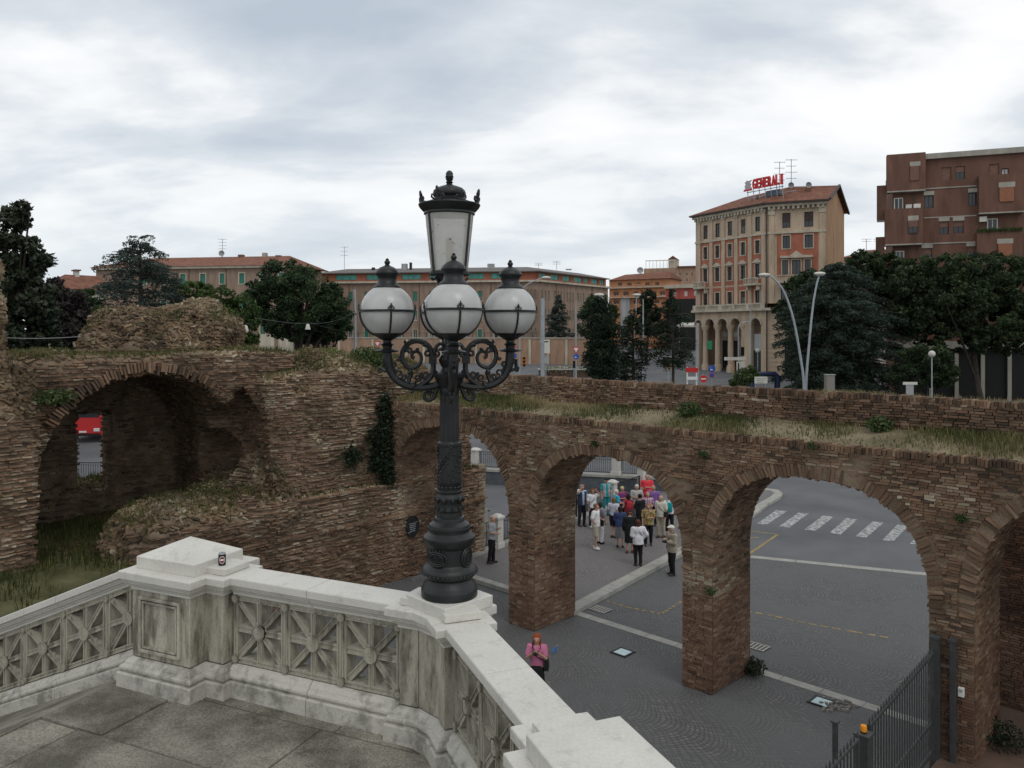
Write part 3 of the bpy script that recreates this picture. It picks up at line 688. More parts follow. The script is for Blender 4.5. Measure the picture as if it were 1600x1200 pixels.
# raised lettering on the cartouche facing the stairs
def letters(txt, size, ang, r0, z_, parent, mt):
    for i, ch in enumerate(txt):
        cu = bpy.data.curves.new('l', 'FONT'); cu.body = ch; cu.size = size; cu.extrude = 0.003; cu.align_x = 'CENTER'; cu.offset = 0.0008
        o = bpy.data.objects.new('l', cu); COL.objects.link(o); dg = bpy.context.evaluated_depsgraph_get(); me = bpy.data.meshes.new_from_object(o.evaluated_get(dg)); bpy.data.objects.remove(o)
        a = ang+(i-(len(txt)-1)/2)*size*0.72/r0
        me.transform(Matrix.Translation((r0*math.cos(a), r0*math.sin(a), z_)) @ Matrix.Rotation(a+math.pi/2, 4, 'Z') @ Matrix.Rotation(math.pi/2, 4, 'X'))
        me.materials.clear(); obj('letter', me, parent, mt)
letters('LIBERTAS', 0.026, va-0.62, 33.4/K+0.022, zz(868), lamp, M['iron'])
# capital, upper stem
MB().lathe(prof([(14, 617), (15.5, 612), (14.5, 606), (20, 598), (23, 590), (26.5, 588), (27, 584.5), (24, 583), (15, 580), (12, 574), (15, 568), (17, 562), (14, 556), (10, 552), (12, 547), (9, 543), (8.5, 520), (8.5, 448), (12, 442), (18, 436), (22, 430)]), 28).build('capital', M['iron'], lamp, True)
# the lantern
MB().lathe(prof([(29, 431), (31.5, 429), (31.5, 425), (29.5, 424)]), 40).build('lantern_base', M['iron'], lamp, True)
mb = MB()
for k in range(6):
    a = k*math.pi/3+0.3; mb.tube([((14+i*3)/K*math.cos(a), (14+i*3)/K*math.sin(a), zz(446-[0, 6, 14, 10, 8, 12][i])) for i in range(6)], 2.0/K, 5)
mb.build('lantern_bracket', M['iron'], lamp, True)['kind'] = 'stuff'
def glass_mat(name, col, trans, rough=0.35, spots=False):
    m = bpy.data.materials.new(name); m.use_nodes = True; t = m.node_tree; l = t.links.new
    for n in list(t.nodes): t.nodes.remove(n)
    out = N(t, 'ShaderNodeOutputMaterial'); df = N(t, 'ShaderNodeBsdfDiffuse'); tr = N(t, 'ShaderNodeBsdfTranslucent'); gl = N(t, 'ShaderNodeBsdfGlossy'); tp = N(t, 'ShaderNodeBsdfTransparent')
    tc = N(t, 'ShaderNodeTexCoord'); nz = N(t, 'ShaderNodeTexNoise'); nz.inputs['Scale'].default_value = 7; nz.inputs['Detail'].default_value = 5; l(tc.outputs['Object'], nz.inputs['Vector'])
    rp = ramp(t, [(0.3, tuple(c*0.86 for c in col)), (0.65, col)]); l(nz.outputs[0], rp.inputs[0]); cur = rp.outputs[0]
    if spots:
        n2 = N(t, 'ShaderNodeTexNoise'); n2.inputs['Scale'].default_value = 26; n2.inputs['Detail'].default_value = 5; l(tc.outputs['Object'], n2.inputs['Vector'])
        r2 = ramp(t, [(0.65, 0.0), (0.70, 0.85)]); l(n2.outputs[0], r2.inputs[0]); mm = N(t, 'ShaderNodeMixRGB'); l(r2.outputs[0], mm.inputs[0]); l(cur, mm.inputs[1]); mm.inputs[2].default_value = (0.07, 0.055, 0.04, 1); cur = mm.outputs[0]
    l(cur, df.inputs[0]); l(cur, tr.inputs[0]); gl.inputs['Roughness'].default_value = rough
    a = N(t, 'ShaderNodeMixShader'); a.inputs[0].default_value = 0.5; l(df.outputs[0], a.inputs[1]); l(tr.outputs[0], a.inputs[2])
    b = N(t, 'ShaderNodeMixShader'); b.inputs[0].default_value = trans; l(a.outputs[0], b.inputs[1]); l(tp.outputs[0], b.inputs[2])
    fr = N(t, 'ShaderNodeFresnel'); fr.inputs[0].default_value = 1.45; gl.inputs['Roughness'].default_value = 0.22
    c = N(t, 'ShaderNodeMixShader'); l(fr.outputs[0], c.inputs[0]); l(b.outputs[0], c.inputs[1]); l(gl.outputs[0], c.inputs[2]); l(c.outputs[0], out.inputs[0])
    return m
M['globe'] = glass_mat('frosted globe glass', (0.97, 0.97, 0.94), 0.10); M['lantern_glass'] = glass_mat('dirty lantern glass', (0.86, 0.84, 0.77), 0.25, spots=True)
def shell(mb, pr, n): # open surface of revolution
    b = len(mb.v)
    for r, z in pr:
        for j in range(n): a = 2*math.pi*j/n; mb.v.append((r*math.cos(a), r*math.sin(a), z))
    for i in range(len(pr)-1):
        for j in range(n): j2 = (j+1) % n; mb.f.append((b+i*n+j, b+i*n+j2, b+(i+1)*n+j2, b+(i+1)*n+j))
    return mb
shell(MB(), prof([(28.5, 425), (31, 402), (33.5, 378), (36, 355), (38, 334)]), 40).build('lantern_glass', M['lantern_glass'], lamp, True)
for a in (va-0.95, va+0.95, va+math.pi-0.95, va+math.pi+0.95):
    MB().tube([(29.2/K*math.cos(a), 29.2/K*math.sin(a), zz(426)), (38.6/K*math.cos(a), 38.6/K*math.sin(a), zz(333))], 2.1/K, 6).build('glazing_bar', M['iron'], lamp, True)
MB().tube([(0, 0, zz(446)), (0, 0, zz(405))], 5/K, 8).build('burner', M['iron_dark'], lamp, True)
MB().tube([(0, 0, zz(405)), (0, 0, zz(400)), (0, 0, zz(375)), (0, 0, zz(371))], [4/K, 6/K, 6/K, 2/K], 10).build('lamp_bulb', mat('lamp bulb', (0.55, 0.45, 0.25), 0.3), lamp, True)
MB().lathe(prof([(37.5, 337), (40, 335), (39.5, 332), (42, 330), (46.5, 325), (48.5, 321), (48, 319.5), (40, 318), (30, 314), (24, 311), (23, 309), (25.5, 306), (26, 302), (24.5, 298), (20, 294), (12, 291), (6, 289), (4, 287), (6, 285), (3.5, 283)]), 40).build('lantern_roof', M['iron'], lamp, True)
MB().lathe(prof([(3.5, 284), (5.5, 281), (6.2, 277), (6.6, 276), (5.6, 274), (5.8, 271), (4, 268), (1.5, 266.5), (0.3, 266)]), 14).build('finial', M['iron'], lamp, True)
def palmette(mb, P, s):                       # fan of three volutes and a bud; P(u,v) local tangent/up
    for sg in (-1, 1):
        mb.tube([P(sg*u*s, v*s) for u, v in ((0.1, 0.0), (0.55, 0.15), (0.95, 0.45), (0.85, 0.8), (0.5, 0.75), (0.5, 0.5))], 0.16*s, 5)
        mb.tube([P(sg*u*s, v*s) for u, v in ((0.0, 0.5), (0.35, 0.95), (0.45, 1.3), (0.2, 1.25))], 0.13*s, 5)
    mb.tube([P(0, v*s) for v in (0.0, 0.7, 1.3, 1.8, 2.0)], [0.2*s, 0.15*s, 0.26*s, 0.2*s, 0.05*s], 6)
for k in range(8):
    a = va+k*math.pi/4+0.39; mb = MB()
    palmette(mb, lambda u, v: ((46/K+v*0.15)*math.cos(a+u/(46/K)), (46/K+v*0.15)*math.sin(a+u/(46/K)), zz(319)+v), (0.054 if k % 2 else 0.045))
    mb.build('palmette', M['iron'], lamp, True)
# arms with scrolls and globes
def spiral(c, r0, r1, a0, a1, n=14): return [(c[0]+(r0+(r1-r0)*i/(n-1))*math.cos(a0+(a1-a0)*i/(n-1)), c[1]+(r0+(r1-r0)*i/(n-1))*math.sin(a0+(a1-a0)*i/(n-1))) for i in range(n)]
def smooth_path(pts, n=5):
    out = []; k = len(pts)
    for i in range(k-1):
        p0, p1, p2, p3 = (pts[max(i-1, 0)], pts[i], pts[i+1], pts[min(i+2, k-1)])
        for j in range(n):
            t = j/n; out.append(tuple(0.5*((2*p1[q])+(-p0[q]+p2[q])*t+(2*p0[q]-5*p1[q]+4*p2[q]-p3[q])*t*t+(-p0[q]+3*p1[q]-3*p2[q]+p3[q])*t**3) for q in range(len(p1))))
    out.append(tuple(pts[-1])); return out
def scroll_mesh():
    mb = MB()
    def tb(pts, rad, n=7): 
        sp = smooth_path(pts); rad = [q*1.04 for q in rad]; rr = rad if not hasattr(rad, '__len__') else list(np.interp(np.linspace(0, 1, len(sp)), np.linspace(0, 1, len(rad)), rad))
        mb.tube([(r/K, 0, zz(py)) for r, py in sp], [q/K for q in rr] if hasattr(rr, '__len__') else rr/K, n)
    tb([(12, 597), (24, 603), (46, 605.5), (66, 602), (82, 593), (91, 580), (95, 566), (96, 548)], [6, 6, 5, 6, 5.5, 6, 7, 6.5])
    tb([(26, 562), (29, 546), (38, 536), (52, 532.5), (65, 538), (73, 550), (72, 564), (64, 574), (52, 573), (44.5, 565), (44, 555), (50, 549), (57, 551), (58, 557), (54, 559.5)], [3.8, 4.2, 4.2, 4, 3.8, 3.6, 3.6, 3.4, 3.2, 3, 2.8, 2.6, 2.6, 2.8, 3])
    tb([(26, 562), (25, 576), (30, 590), (42, 600), (52, 604)], [4, 4.2, 4.4, 4, 3.5])
    tb([(25, 556), (22, 545), (17, 538), (10, 538), (9, 543), (13, 546)], [3, 3, 2.8, 2.6, 2.6, 2.8])
    tb([(65, 572), (60, 582), (62, 592), (66, 601)], [3.2, 3, 3.2, 3.4])
    tb([(16, 602), (21, 612), (25, 621), (33, 625.5), (39, 621), (38, 614), (32, 613), (31, 618)], [3.4, 3.4, 3.2, 3, 2.8, 2.6, 2.6, 3])
    for cx, cy, r0, a0, sg in ((34, 553, 7, 2.0, 1), (62, 548, 5, 0.5, -1), (38, 585, 7, -0.5, 1), (78, 583, 8, 2.2, -1), (50, 590, 6, 1.0, 1), (20, 552, 5, 1.0, 1), (70, 590, 5, 3.0, 1), (86, 570, 5, 1.0, -1)): tb(spiral((cx, cy), r0, 1.2, a0, a0+sg*7.5, 16), [2.4, 2.0, 1.8, 2.2], 6)
    tb([(94, 580), (102, 578), (108, 574), (108, 579), (104, 580)], [2.6, 2.4, 2.2, 2.2, 2.4])
    tb([(84, 590), (84, 578), (90, 573), (93, 577)], [2.2, 2, 2, 2])
    for (r, py, b) in ((56, 603, 7.2), (26, 561, 5.5), (60, 583, 4.6), (96, 560, 7.4), (48, 532, 3.4), (58, 532, 3.4), (70, 543, 3.2), (74, 556, 3), (70, 568, 3), (36, 536, 3), (82, 592, 6.6), (70, 600, 6.4)): mb.sphere((r/K, 0, zz(py)), b/K, 8, 6, (1, 0.9, 0.9))
    for (r, py, a, b_) in ((40, 540, 2.4, 7), (66, 537, 0.7, 7), (76, 560, -0.4, 6), (60, 578, -1.2, 6), (34, 596, 2.2, 8), (24, 582, 2.8, 6), (78, 597, 0.9, 8), (90, 583, 0.4, 7), (50, 548, 1.6, 5), (44, 606, -1.6, 6), (58, 608, -1.5, 6), (30, 610, -2.2, 5), (98, 568, 0.3, 6)):
        mb.tube([(r/K, 0, zz(py)), ((r+b_*0.6*math.cos(a))/K, 0.012, zz(py)+b_*0.6*math.sin(a)/K), ((r+b_*math.cos(a+0.5))/K, 0.02, zz(py)+b_*math.sin(a+0.5)/K)], [3.4/K, 2.6/K, 0.6/K], 6)
        mb.tube([(r/K, 0, zz(py)), ((r+b_*0.6*math.cos(a))/K, -0.012, zz(py)+b_*0.6*math.sin(a)/K), ((r+b_*math.cos(a+0.5))/K, -0.02, zz(py)+b_*math.sin(a+0.5)/K)], [3.4/K, 2.6/K, 0.6/K], 6)
    mb.box((26/K, 0, zz(562)), (12/K, 11/K, 12/K))
    return mb
sm = scroll_mesh(); sme = bpy.data.meshes.new('arm'); sme.from_pydata(sm.v, [], sm.f); sme.update(); sme.materials.append(M['iron']); sme.polygons.foreach_set('use_smooth', [True]*len(sme.polygons)); sme.set_sharp_from_angle(angle=R(50))
def meshof(mb, m, sh=True):
    me = bpy.data.meshes.new('m'); me.from_pydata(mb.v, [], mb.f); me.update(); me.materials.append(m); me.polygons.foreach_set('use_smooth', [sh]*len(me.polygons))
    if sh: me.set_sharp_from_angle(angle=R(45))
    return me
GC = zz(486.5); GR = 41.0/K
stem = meshof(MB().lathe(prof([(6, 556), (6, 551), (17, 549), (18.5, 547.5), (16, 546), (7, 544), (7.5, 540), (11, 538), (6.5, 535), (6.5, 532), (12, 529), (20, 524), (23, 520.5), (21, 519.5)]), 24, flute=None), M['iron'])
gm = MB(); gp = []
for i in range(21):
    t = math.pi*(0.17+0.74*(i/20)); gp.append((GR*math.sin(t), GC-GR*math.cos(t)))
globe = meshof(shell(MB(), gp, 32), M['globe'])
gcap = meshof(MB().lathe(prof([(20.5, 452), (21, 449), (20, 447.5), (15.5, 444), (14.2, 438), (15, 433), (18.5, 429.5), (18.7, 427.5), (16, 423), (11, 419), (5, 416.5), (3, 414.5), (4.6, 412), (4.2, 409.5), (2.4, 408), (2.8, 406.5), (0.4, 404.5)]), 24), M['iron'])
band = meshof(MB().lathe([(GR+0.004, GC-0.009), (GR+0.011, GC-0.009), (GR+0.011, GC+0.009), (GR+0.004, GC+0.009)], 36), M['iron'])
rb = MB(); rb.tube([((GR+0.006)*math.sin(t), 0, GC-(GR+0.006)*math.cos(t)) for t in np.linspace(0.5, math.pi/2, 12)], 0.008, 6); rib = meshof(rb, M['iron'])
pm = MB(); palmette(pm, lambda u, v: (GR+0.012+0.0*v, u, GC+0.006+v), 0.026); palm = meshof(pm, M['iron'])
bulb = meshof(MB().tube([(0, 0, zz(520)), (0, 0, zz(506)), (0, 0, zz(500)), (0, 0, zz(480)), (0, 0, zz(472))], [4/K, 4/K, 8/K, 9/K, 3/K], 10), mat('globe bulb', (0.42, 0.34, 0.18), 0.4))
rot0 = va+0.065
for k in range(4):
    a = rot0+k*math.pi/2
    ar = obj('arm', sme, lamp); ar.rotation_euler = (0, 0, a)
    for nm, me in (('stem', stem), ('globe_cap', gcap), ('globe_band', band), ('bulb', bulb)):
        o = obj(nm, me, ar, None, (96/K, 0, 0))
    gl = obj('globe', globe, ar, None, (96/K, 0, 0))
    for j in range(4):
        q = obj('globe_rib', rib, ar, None, (96/K, 0, 0)); q.rotation_euler = (0, 0, j*math.pi/2+0.15-0*a)
        q = obj('palmette', palm, ar, None, (96/K, 0, 0)); q.rotation_euler = (0, 0, j*math.pi/2+0.15)
# ================================================================== brick viaduct of the old gate
A3 = np.array([AX[0], AX[1], 0.0]); V3 = np.array([VX[0], VX[1], 0.0]); U3 = np.array([0.0, 0.0, 1.0])
def W(s, r, z):
    s, r, z = np.broadcast_arrays(np.asarray(s, float), np.asarray(r, float), np.asarray(z, float))
    return np.stack([P2[0]+s*AX[0]+r*VX[0], P2[1]+s*AX[1]+r*VX[1], z], -1)
ARCH = [(6.6, 12.1, 2.68), (0.80, 5.62, 2.78), (-4.635, 0.0, 3.0), (-10.5, -5.40, 3.12)]
EXP = 2.55                                    # the arches are a little fuller than half circles
def sup(h, r): return r*max(0.0, 1-(abs(h)/r)**EXP)**(1/EXP)
def rad_of(th, r): return r/((abs(math.cos(th))**EXP+abs(math.sin(th))**EXP)**(1/EXP))
     # s0, s1, springing height
RING = 0.28; VTOP = 6.0; THK = 1.8; SMIN, SMAX = -14.5, 12.6
via = thing('brick_viaduct', 'long ruined brick wall with round arches and grass along its top', 'viaduct', sr(0, 0, 0))
def loc_fix(o): o.location = (-via.location.x, -via.location.y, 0); return o
# core
ss = sorted(set([SMIN, SMAX]+[round((a[0]+a[1])/2-math.cos(t)*(a[1]-a[0])/2, 4) for a in ARCH for t in np.linspace(0, math.pi, 45)]+[round(x, 3) for x in np.arange(SMIN, SMAX, 0.5)]))
def intr(s):
    for s0, s1, z in ARCH:
        if s0+1e-6 < s < s1-1e-6: c, r = (s0+s1)/2, (s1-s0)/2; return z+sup(s-c, r)
    return None
core = MB()
def q4(*p): core.add([W(*x) for x in p], [(0, 1, 2, 3)])
fr, bk = 0.006, THK
for a, b in zip(ss, ss[1:]):
    inside = intr((a+b)/2) is not None
    if inside:
        arch = [q for q in ARCH if q[0] <= (a+b)/2 <= q[1]][0]; c, r = (arch[0]+arch[1])/2, (arch[1]-arch[0])/2
        za, zb = [arch[2]+sup(x-c, r)+0.02 for x in (a, b)]
        q4((a, fr, za), (b, fr, zb), (b, bk, zb), (a, bk, za))
    else: za = zb = -0.3
    q4((b, fr, zb), (a, fr, za), (a, fr, VTOP), (b, fr, VTOP)); q4((a, bk, za), (b, bk, zb), (b, bk, VTOP), (a, bk, VTOP)); q4((b, fr, VTOP), (a, fr, VTOP), (a, bk, VTOP), (b, bk, VTOP))
for s0, s1, z in ARCH:
    q4((s0-0.02, fr, -0.3), (s0-0.02, fr, z+0.02), (s0-0.02, bk, z+0.02), (s0-0.02, bk, -0.3)); q4((s1+0.02, fr, -0.3), (s1+0.02, bk, -0.3), (s1+0.02, bk, z+0.02), (s1+0.02, fr, z+0.02))
q4((SMIN, fr, -0.3), (SMIN, fr, VTOP), (SMIN, bk, VTOP), (SMIN, bk, -0.3)); q4((SMAX, fr, -0.3), (SMAX, bk, -0.3), (SMAX, bk, VTOP), (SMAX, fr, VTOP))
loc_fix(core.build('core', M['mortar'], via))
def fill(i0, i1, lm=0.215):
    out = []; x = i0
    while x < i1-0.03:
        l = random.choice((lm, lm, lm*0.92, lm*0.5, lm*1.1))*random.uniform(0.88, 1.12)
        e = min(x+l, i1)
        if i1-e < 0.06: e = i1
        out.append((x, e)); x = e
    return out
def rnd_at(p, base=0.5, sp=0.22, amp=0.35):
    n = vnoise(p[:, 0]*0.55+5, p[:, 1]*0.55+3, p[:, 2]*0.75+9); n2 = vnoise(p[:, 0]*1.7, p[:, 1]*1.7, p[:, 2]*2.1)
    return np.clip(base+amp*n+0.2*n2+RNG.normal(0, sp, len(p)), 0, 1)
def build_bricks(name, items, m, parent, base=0.5, jit=0.06, amp=0.35):
    """items: (centre xyz, axis X, axis Y, half sizes)"""
    C = np.array([i[0] for i in items]); X = np.array([i[1] for i in items]); Y = np.array([i[2] for i in items]); S = np.array([i[3] for i in items])
    Z = np.cross(X, Y); Z /= np.linalg.norm(Z, axis=1)[:, None]
    V, Q = box_cloud(C, X, Y, Z, S, jit); rv = np.repeat(rnd_at(C, base, amp=amp), 8)
    o = obj(name, mesh_np(name, V, Q, attrs={'rnd': rv}), parent, m)
    if parent is via: loc_fix(o)
    o['kind'] = 'stuff'; return o
CRS = 0.057
hi, lo, cope = [], [], []
def tilt(v, w_, a): return v*math.cos(a)+w_*math.sin(a)
z = 0.02
while z < VTOP-0.1:
    zc = z+CRS/2; free = [(SMIN, SMAX)]
    for s0, s1, sp in ARCH:
        c, r = (s0+s1)/2, (s1-s0)/2
        if zc < sp: h = r
        elif zc < sp+r+RING: h = sup(zc-sp, r+RING)
        else: continue
        nf = []
        for f0, f1 in free:
            if c+h <= f0 or c-h >= f1: nf.append((f0, f1)); continue
            if c-h > f0: nf.append((f0, c-h))
            if c+h < f1: nf.append((c+h, f1))
        free = nf
    for f0, f1 in free:
        for x0, x1 in fill(f0, f1):
            sc_ = (x0+x1)/2
            nb = float(vnoise(np.float64(sc_*0.8+7), np.float64(3.1), np.float64(zc*0.9+2)))
            low = zc < 2.15+0.35*nb and sc_ < 6.9
            wear = 0.005 if low else 0.013
            ro = random.gauss(0, wear)+(0.018*nb if not low else 0)
            if not low and random.random() < 0.08: ro += 0.045
            pn0 = float(vnoise(np.float64(sc_*0.9+1), np.float64(7.7), np.float64(zc*1.3+4)))
            if pn0 > 0.38 and not low: ro += 0.03
            wav = 0.0 if low else 0.018*math.sin(sc_*1.3+2*nb)
            ta = random.gauss(0, 0.01 if low else 0.035)
            (lo if low else hi).append((W(sc_, ro+0.03, zc+wav), tilt(-A3, U3, ta), V3, ((x1-x0)/2-0.008, 0.055, (0.0235 if low else random.uniform(0.019, 0.0265)))))
    z += CRS
# soffits and jambs
for s0, s1, sp in ARCH:
    c, r = (s0+s1)/2, (s1-s0)/2
    zz_ = 0.03
    while zz_ < sp:
        for sg, sx in ((1, s1), (-1, s0)):
            for x0, x1 in fill(0.02, THK-0.02):
                tgt = lo if zz_ < 2.2 else hi
                tgt.append((W(sx+sg*0.04+sg*random.gauss(0, 0.006), (x0+x1)/2, zz_+CRS/2), V3, A3*sg, ((x1-x0)/2-0.007, 0.05, 0.0235)))
        zz_ += CRS
    n = int(math.pi*r*1.08/CRS)
    for k in range(n):
        th = math.pi*(k+0.5)/n; rad = np.array([0, 0, 1.0])*math.sin(th)+A3*math.cos(th)
        for x0, x1 in fill(0.18, THK-0.02):
            hi.append((W(c, (x0+x1)/2, sp)+rad*(rad_of(th, r)+0.045+random.gauss(0, 0.006)), V3, rad, ((x1-x0)/2-0.007, 0.05, 0.030)))
build_bricks('weathered_brickwork', hi, M['brick'], via, 0.48)
build_bricks('pier_brickwork', lo, M['bricks_lo'], via, 0.5)
# arch ring bricks, one by one
vmesh = []
for k in range(10):
    V, Q = box_cloud(np.zeros((1, 3)), np.array([[1.0, 0, 0]]), np.array([[0, 1.0, 0]]), np.array([[0, 0, 1.0]]), np.array([[0.033, 0.10, RING/2-0.006]]), 0.16)
    vmesh.append(mesh_np('ring_brick', V, Q, attrs={'rnd': np.full(8, 0.10+0.062*k)})); vmesh[-1].materials.append(M['brick'])
vo = via.location
for ai, (s0, s1, sp) in enumerate(ARCH):
    c, r = (s0+s1)/2, (s1-s0)/2; n = int(math.pi*(r+RING*0.55)/0.086)
    for k in range(n):
        th = math.pi*(k+0.5)/n
        if ai == 3 and th > 1.1: continue
        rad = U3*math.sin(th)+A3*math.cos(th); tan = A3*(-math.sin(th))+U3*math.cos(th)
        p = W(c, 0.088+random.gauss(0, 0.018), sp)+rad*(rad_of(th, r)+RING/2+random.gauss(0, 0.02))
        o = obj('brick', vmesh[random.randrange(10)], via)
        X = tan; Z = rad; Y = np.cross(Z, X)
        o.matrix_local = Matrix(((X[0], Y[0], Z[0], p[0]-vo.x), (X[1], Y[1], Z[1], p[1]-vo.y), (X[2], Y[2], Z[2], p[2]), (0, 0, 0, 1))) @ Matrix.Rotation(random.gauss(0, 0.05), 4, 'Y')
# second ring seen as thin row above the ring on the far left arch, coping on edge
s = SMIN
while s < SMAX:
    wd = random.uniform(0.058, 0.075); dz = 0.02*float(vnoise(np.float64(s*0.7), np.float64(1.5), np.float64(0.5)))
    if random.random() > 0.06: cope.append((W(s, 0.10+random.gauss(0, 0.02), VTOP+0.03+dz+random.gauss(0, 0.012)), tilt(-A3, U3, random.gauss(0, 0.06)), V3, (wd/2-0.006, 0.14, 0.065)))
    s += wd
PT = 7.0
s = SMIN
while s < SMAX:
    wd = random.uniform(0.058, 0.078)
    if random.random() > 0.10: cope.append((W(s, 1.56+random.gauss(0, 0.02), PT+0.0+0.03*float(vnoise(np.float64(s*0.5), np.float64(8.5), np.float64(0.5)))+random.gauss(0, 0.012)), tilt(-A3, U3, random.gauss(0, 0.07)), V3, (wd/2-0.006, 0.17, 0.06)))
    s += wd
build_bricks('coping_brickwork', cope, M['brick'], via, 0.42, 0.1)
# back parapet
pc = MB(); pc.add([W(*p) for p in ((SMIN, 1.45, VTOP-.1), (SMAX, 1.45, VTOP-.1), (SMAX, 1.78, VTOP-.1), (SMIN, 1.78, VTOP-.1), (SMIN, 1.45, PT), (SMAX, 1.45, PT), (SMAX, 1.78, PT), (SMIN, 1.78, PT))], [(0, 1, 2, 3), (7, 6, 5, 4), (4, 5, 1, 0), (5, 6, 2, 1), (6, 7, 3, 2), (7, 4, 0, 3)])
loc_fix(pc.build('parapet', M['mortar'], via)); pb = []
z = VTOP+0.2
while z < PT-0.08:
    for x0, x1 in fill(SMIN, SMAX): pb.append((W((x0+x1)/2, 1.43+random.gauss(0, 0.022), z+CRS/2+0.014*math.sin(x0*1.1)), tilt(-A3, U3, random.gauss(0, 0.04)), V3, ((x1-x0)/2-0.009, 0.055, random.uniform(0.019, 0.0265))))
    z += CRS
build_bricks('parapet_brickwork', pb, M['brick'], via, 0.45)
# grassy earth between front edge and parapet
ns, nr = 220, 9; ev = []
def etop(s, r): return 6.03+0.34*np.clip((r-0.15)/1.3, 0, 1)**0.8+0.05*vnoise(s*1.3, r*2.0+4, s*0+0.5)+0.03*vnoise(s*4, r*4, s*0+2.5)
S_, R_ = np.meshgrid(np.linspace(SMIN, SMAX, ns), np.linspace(0.12, 1.44, nr), indexing='ij')
EV = W(S_, R_, etop(S_, R_)).reshape(-1, 3); ii = np.arange(ns*nr).reshape(ns, nr)
EQ = np.stack([ii[:-1, :-1], ii[:-1, 1:], ii[1:, 1:], ii[1:, :-1]], -1).reshape(-1, 4)
loc_fix(obj('earth_bed', mesh_np('earth_bed', EV, EQ, True), via, M['earth']))
# wall closing the last arch behind, raised ground beside the gate
bw = MB(); bw.add([W(*p) for p in ((-13.5, 3.2, -0.3), (-4.9, 3.2, -0.3), (-4.9, 3.5, -0.3), (-13.5, 3.5, -0.3), (-13.5, 3.2, 5.4), (-4.9, 3.2, 5.4), (-4.9, 3.5, 5.4), (-13.5, 3.5, 5.4))], [(0, 1, 2, 3), (7, 6, 5, 4), (4, 5, 1, 0), (5, 6, 2, 1), (6, 7, 3, 2), (7, 4, 0, 3)])
bwall = thing('brick_wall', 'dark brick wall closing off the shadowed arch beside the gate', 'wall', sr(-9, 3.2, 0))
o = bw.build('core', M['mortar'], bwall); o.location = -bwall.location
wb = []; z = 0.0
while z < 5.3:
    for x0, x1 in fill(-12.5, -4.9): wb.append((W((x0+x1)/2, 3.19+random.gauss(0, 0.008), z+CRS/2), -A3, V3, ((x1-x0)/2-0.008, 0.04, 0.0235)))
    z += CRS
o = build_bricks('brickwork', wb, M['bricks_lo'], bwall, 0.3); o.location = -bwall.location
M['red_earth'] = mat('reddish trodden earth', (0.13, 0.085, 0.062), 0.95, var=0.35, vscale=1.2, bump=0.6, bscale=14, dirt=0.5, dscale=0.8, dcol=(0.06, 0.05, 0.042))
rb_ = [(-4.85, -7.5), (-4.85, 3.3), (-13.0, 3.3), (-13.0, -7.5)]
o = MB().prism([tuple(sr(*p))[:2] for p in rb_][::-1], -0.3, [0.50, 0.40, 0.30, 0.42][::-1]).build('raised_ground', M['red_earth']); tag(o, kind='structure')

# ================================================================== ruined fortress
ruin = thing('brick_ruin', 'massive ruined brick fortress with a dark vaulted chamber and rubble mounds', 'ruin', sr(14, -5, 0))
H = 0.1
s_ = np.arange(11.4, 21.0, H); r_ = np.arange(-15.5, 5.2, H); z_ = np.arange(-0.4, 10.9, H)
GS, GR_, GZ = np.meshgrid(s_, r_, z_, indexing='ij')
GS = GS.astype(np.float32); GR_ = GR_.astype(np.float32); GZ = GZ.astype(np.float32)
nlo = vnoise(GS*0.5+3, GR_*0.5+1, GZ*0.6+7); nmi = vnoise(GS*1.5+9, GR_*1.5+4, GZ*1.9+2); nhi = vnoise(GS*4.1+2, GR_*4.1+8, GZ*5.3+5)
def box_sdf(s0, s1, r0, r1, z0, z1):
    qs = np.abs(GS-(s0+s1)/2)-(s1-s0)/2; qr = np.abs(GR_-(r0+r1)/2)-(r1-r0)/2; qz = np.abs(GZ-(z0+z1)/2)-(z1-z0)/2
    return np.maximum(np.maximum(qs, qr), qz)
def ell(s, r, z, a, b, c): return (np.sqrt(((GS-s)/a)**2+((GR_-r)/b)**2+((GZ-z)/c)**2)-1)*min(a, b, c)
rough = 0.10*nlo+0.07*nmi+0.035*nhi
# lower front wall
D = box_sdf(12.12, 21, -8.6, 4.3, -1, 3.3)+0.02*nhi+0.02*nmi
# tower, set back from the ledge and leaning a little
lean = 0.10*(GZ-3.3)
topA = 7.25-0.10*np.abs(GR_+2.0)+0.25*nlo+0.12*nmi
D = np.minimum(D, np.maximum(np.maximum(box_sdf(12.35, 21, -4.3, 2.2, 2.5, 9), GZ-topA)+rough, (12.3+lean)-GS+0.16*nmi+0.12*nlo))
D = np.minimum(D, box_sdf(12.9, 21, 1.5, 4.3, 2, 5.6)+rough)
# vaulted hall
topB = 7.75+0.16*nlo+0.10*nmi
D = np.minimum(D, np.maximum(box_sdf(13.4, 19.3, -13.0, -3.0, -1, 9.5), GZ-topB)+rough)
# left tower, ragged, higher at the frame edge
D = np.minimum(D, np.maximum(box_sdf(13.1, 16.0, -15.4, -10.4, -1, 10.4), GR_+10.92+0.07*np.maximum(GZ-6.6, -2.5))+rough*1.3)
D = np.minimum(D, np.maximum(box_sdf(12.9, 14.2, -14, -10.45, -1, 6.6), GZ-(6.8-0.5*(GS*0))-0.3*nlo)+rough)
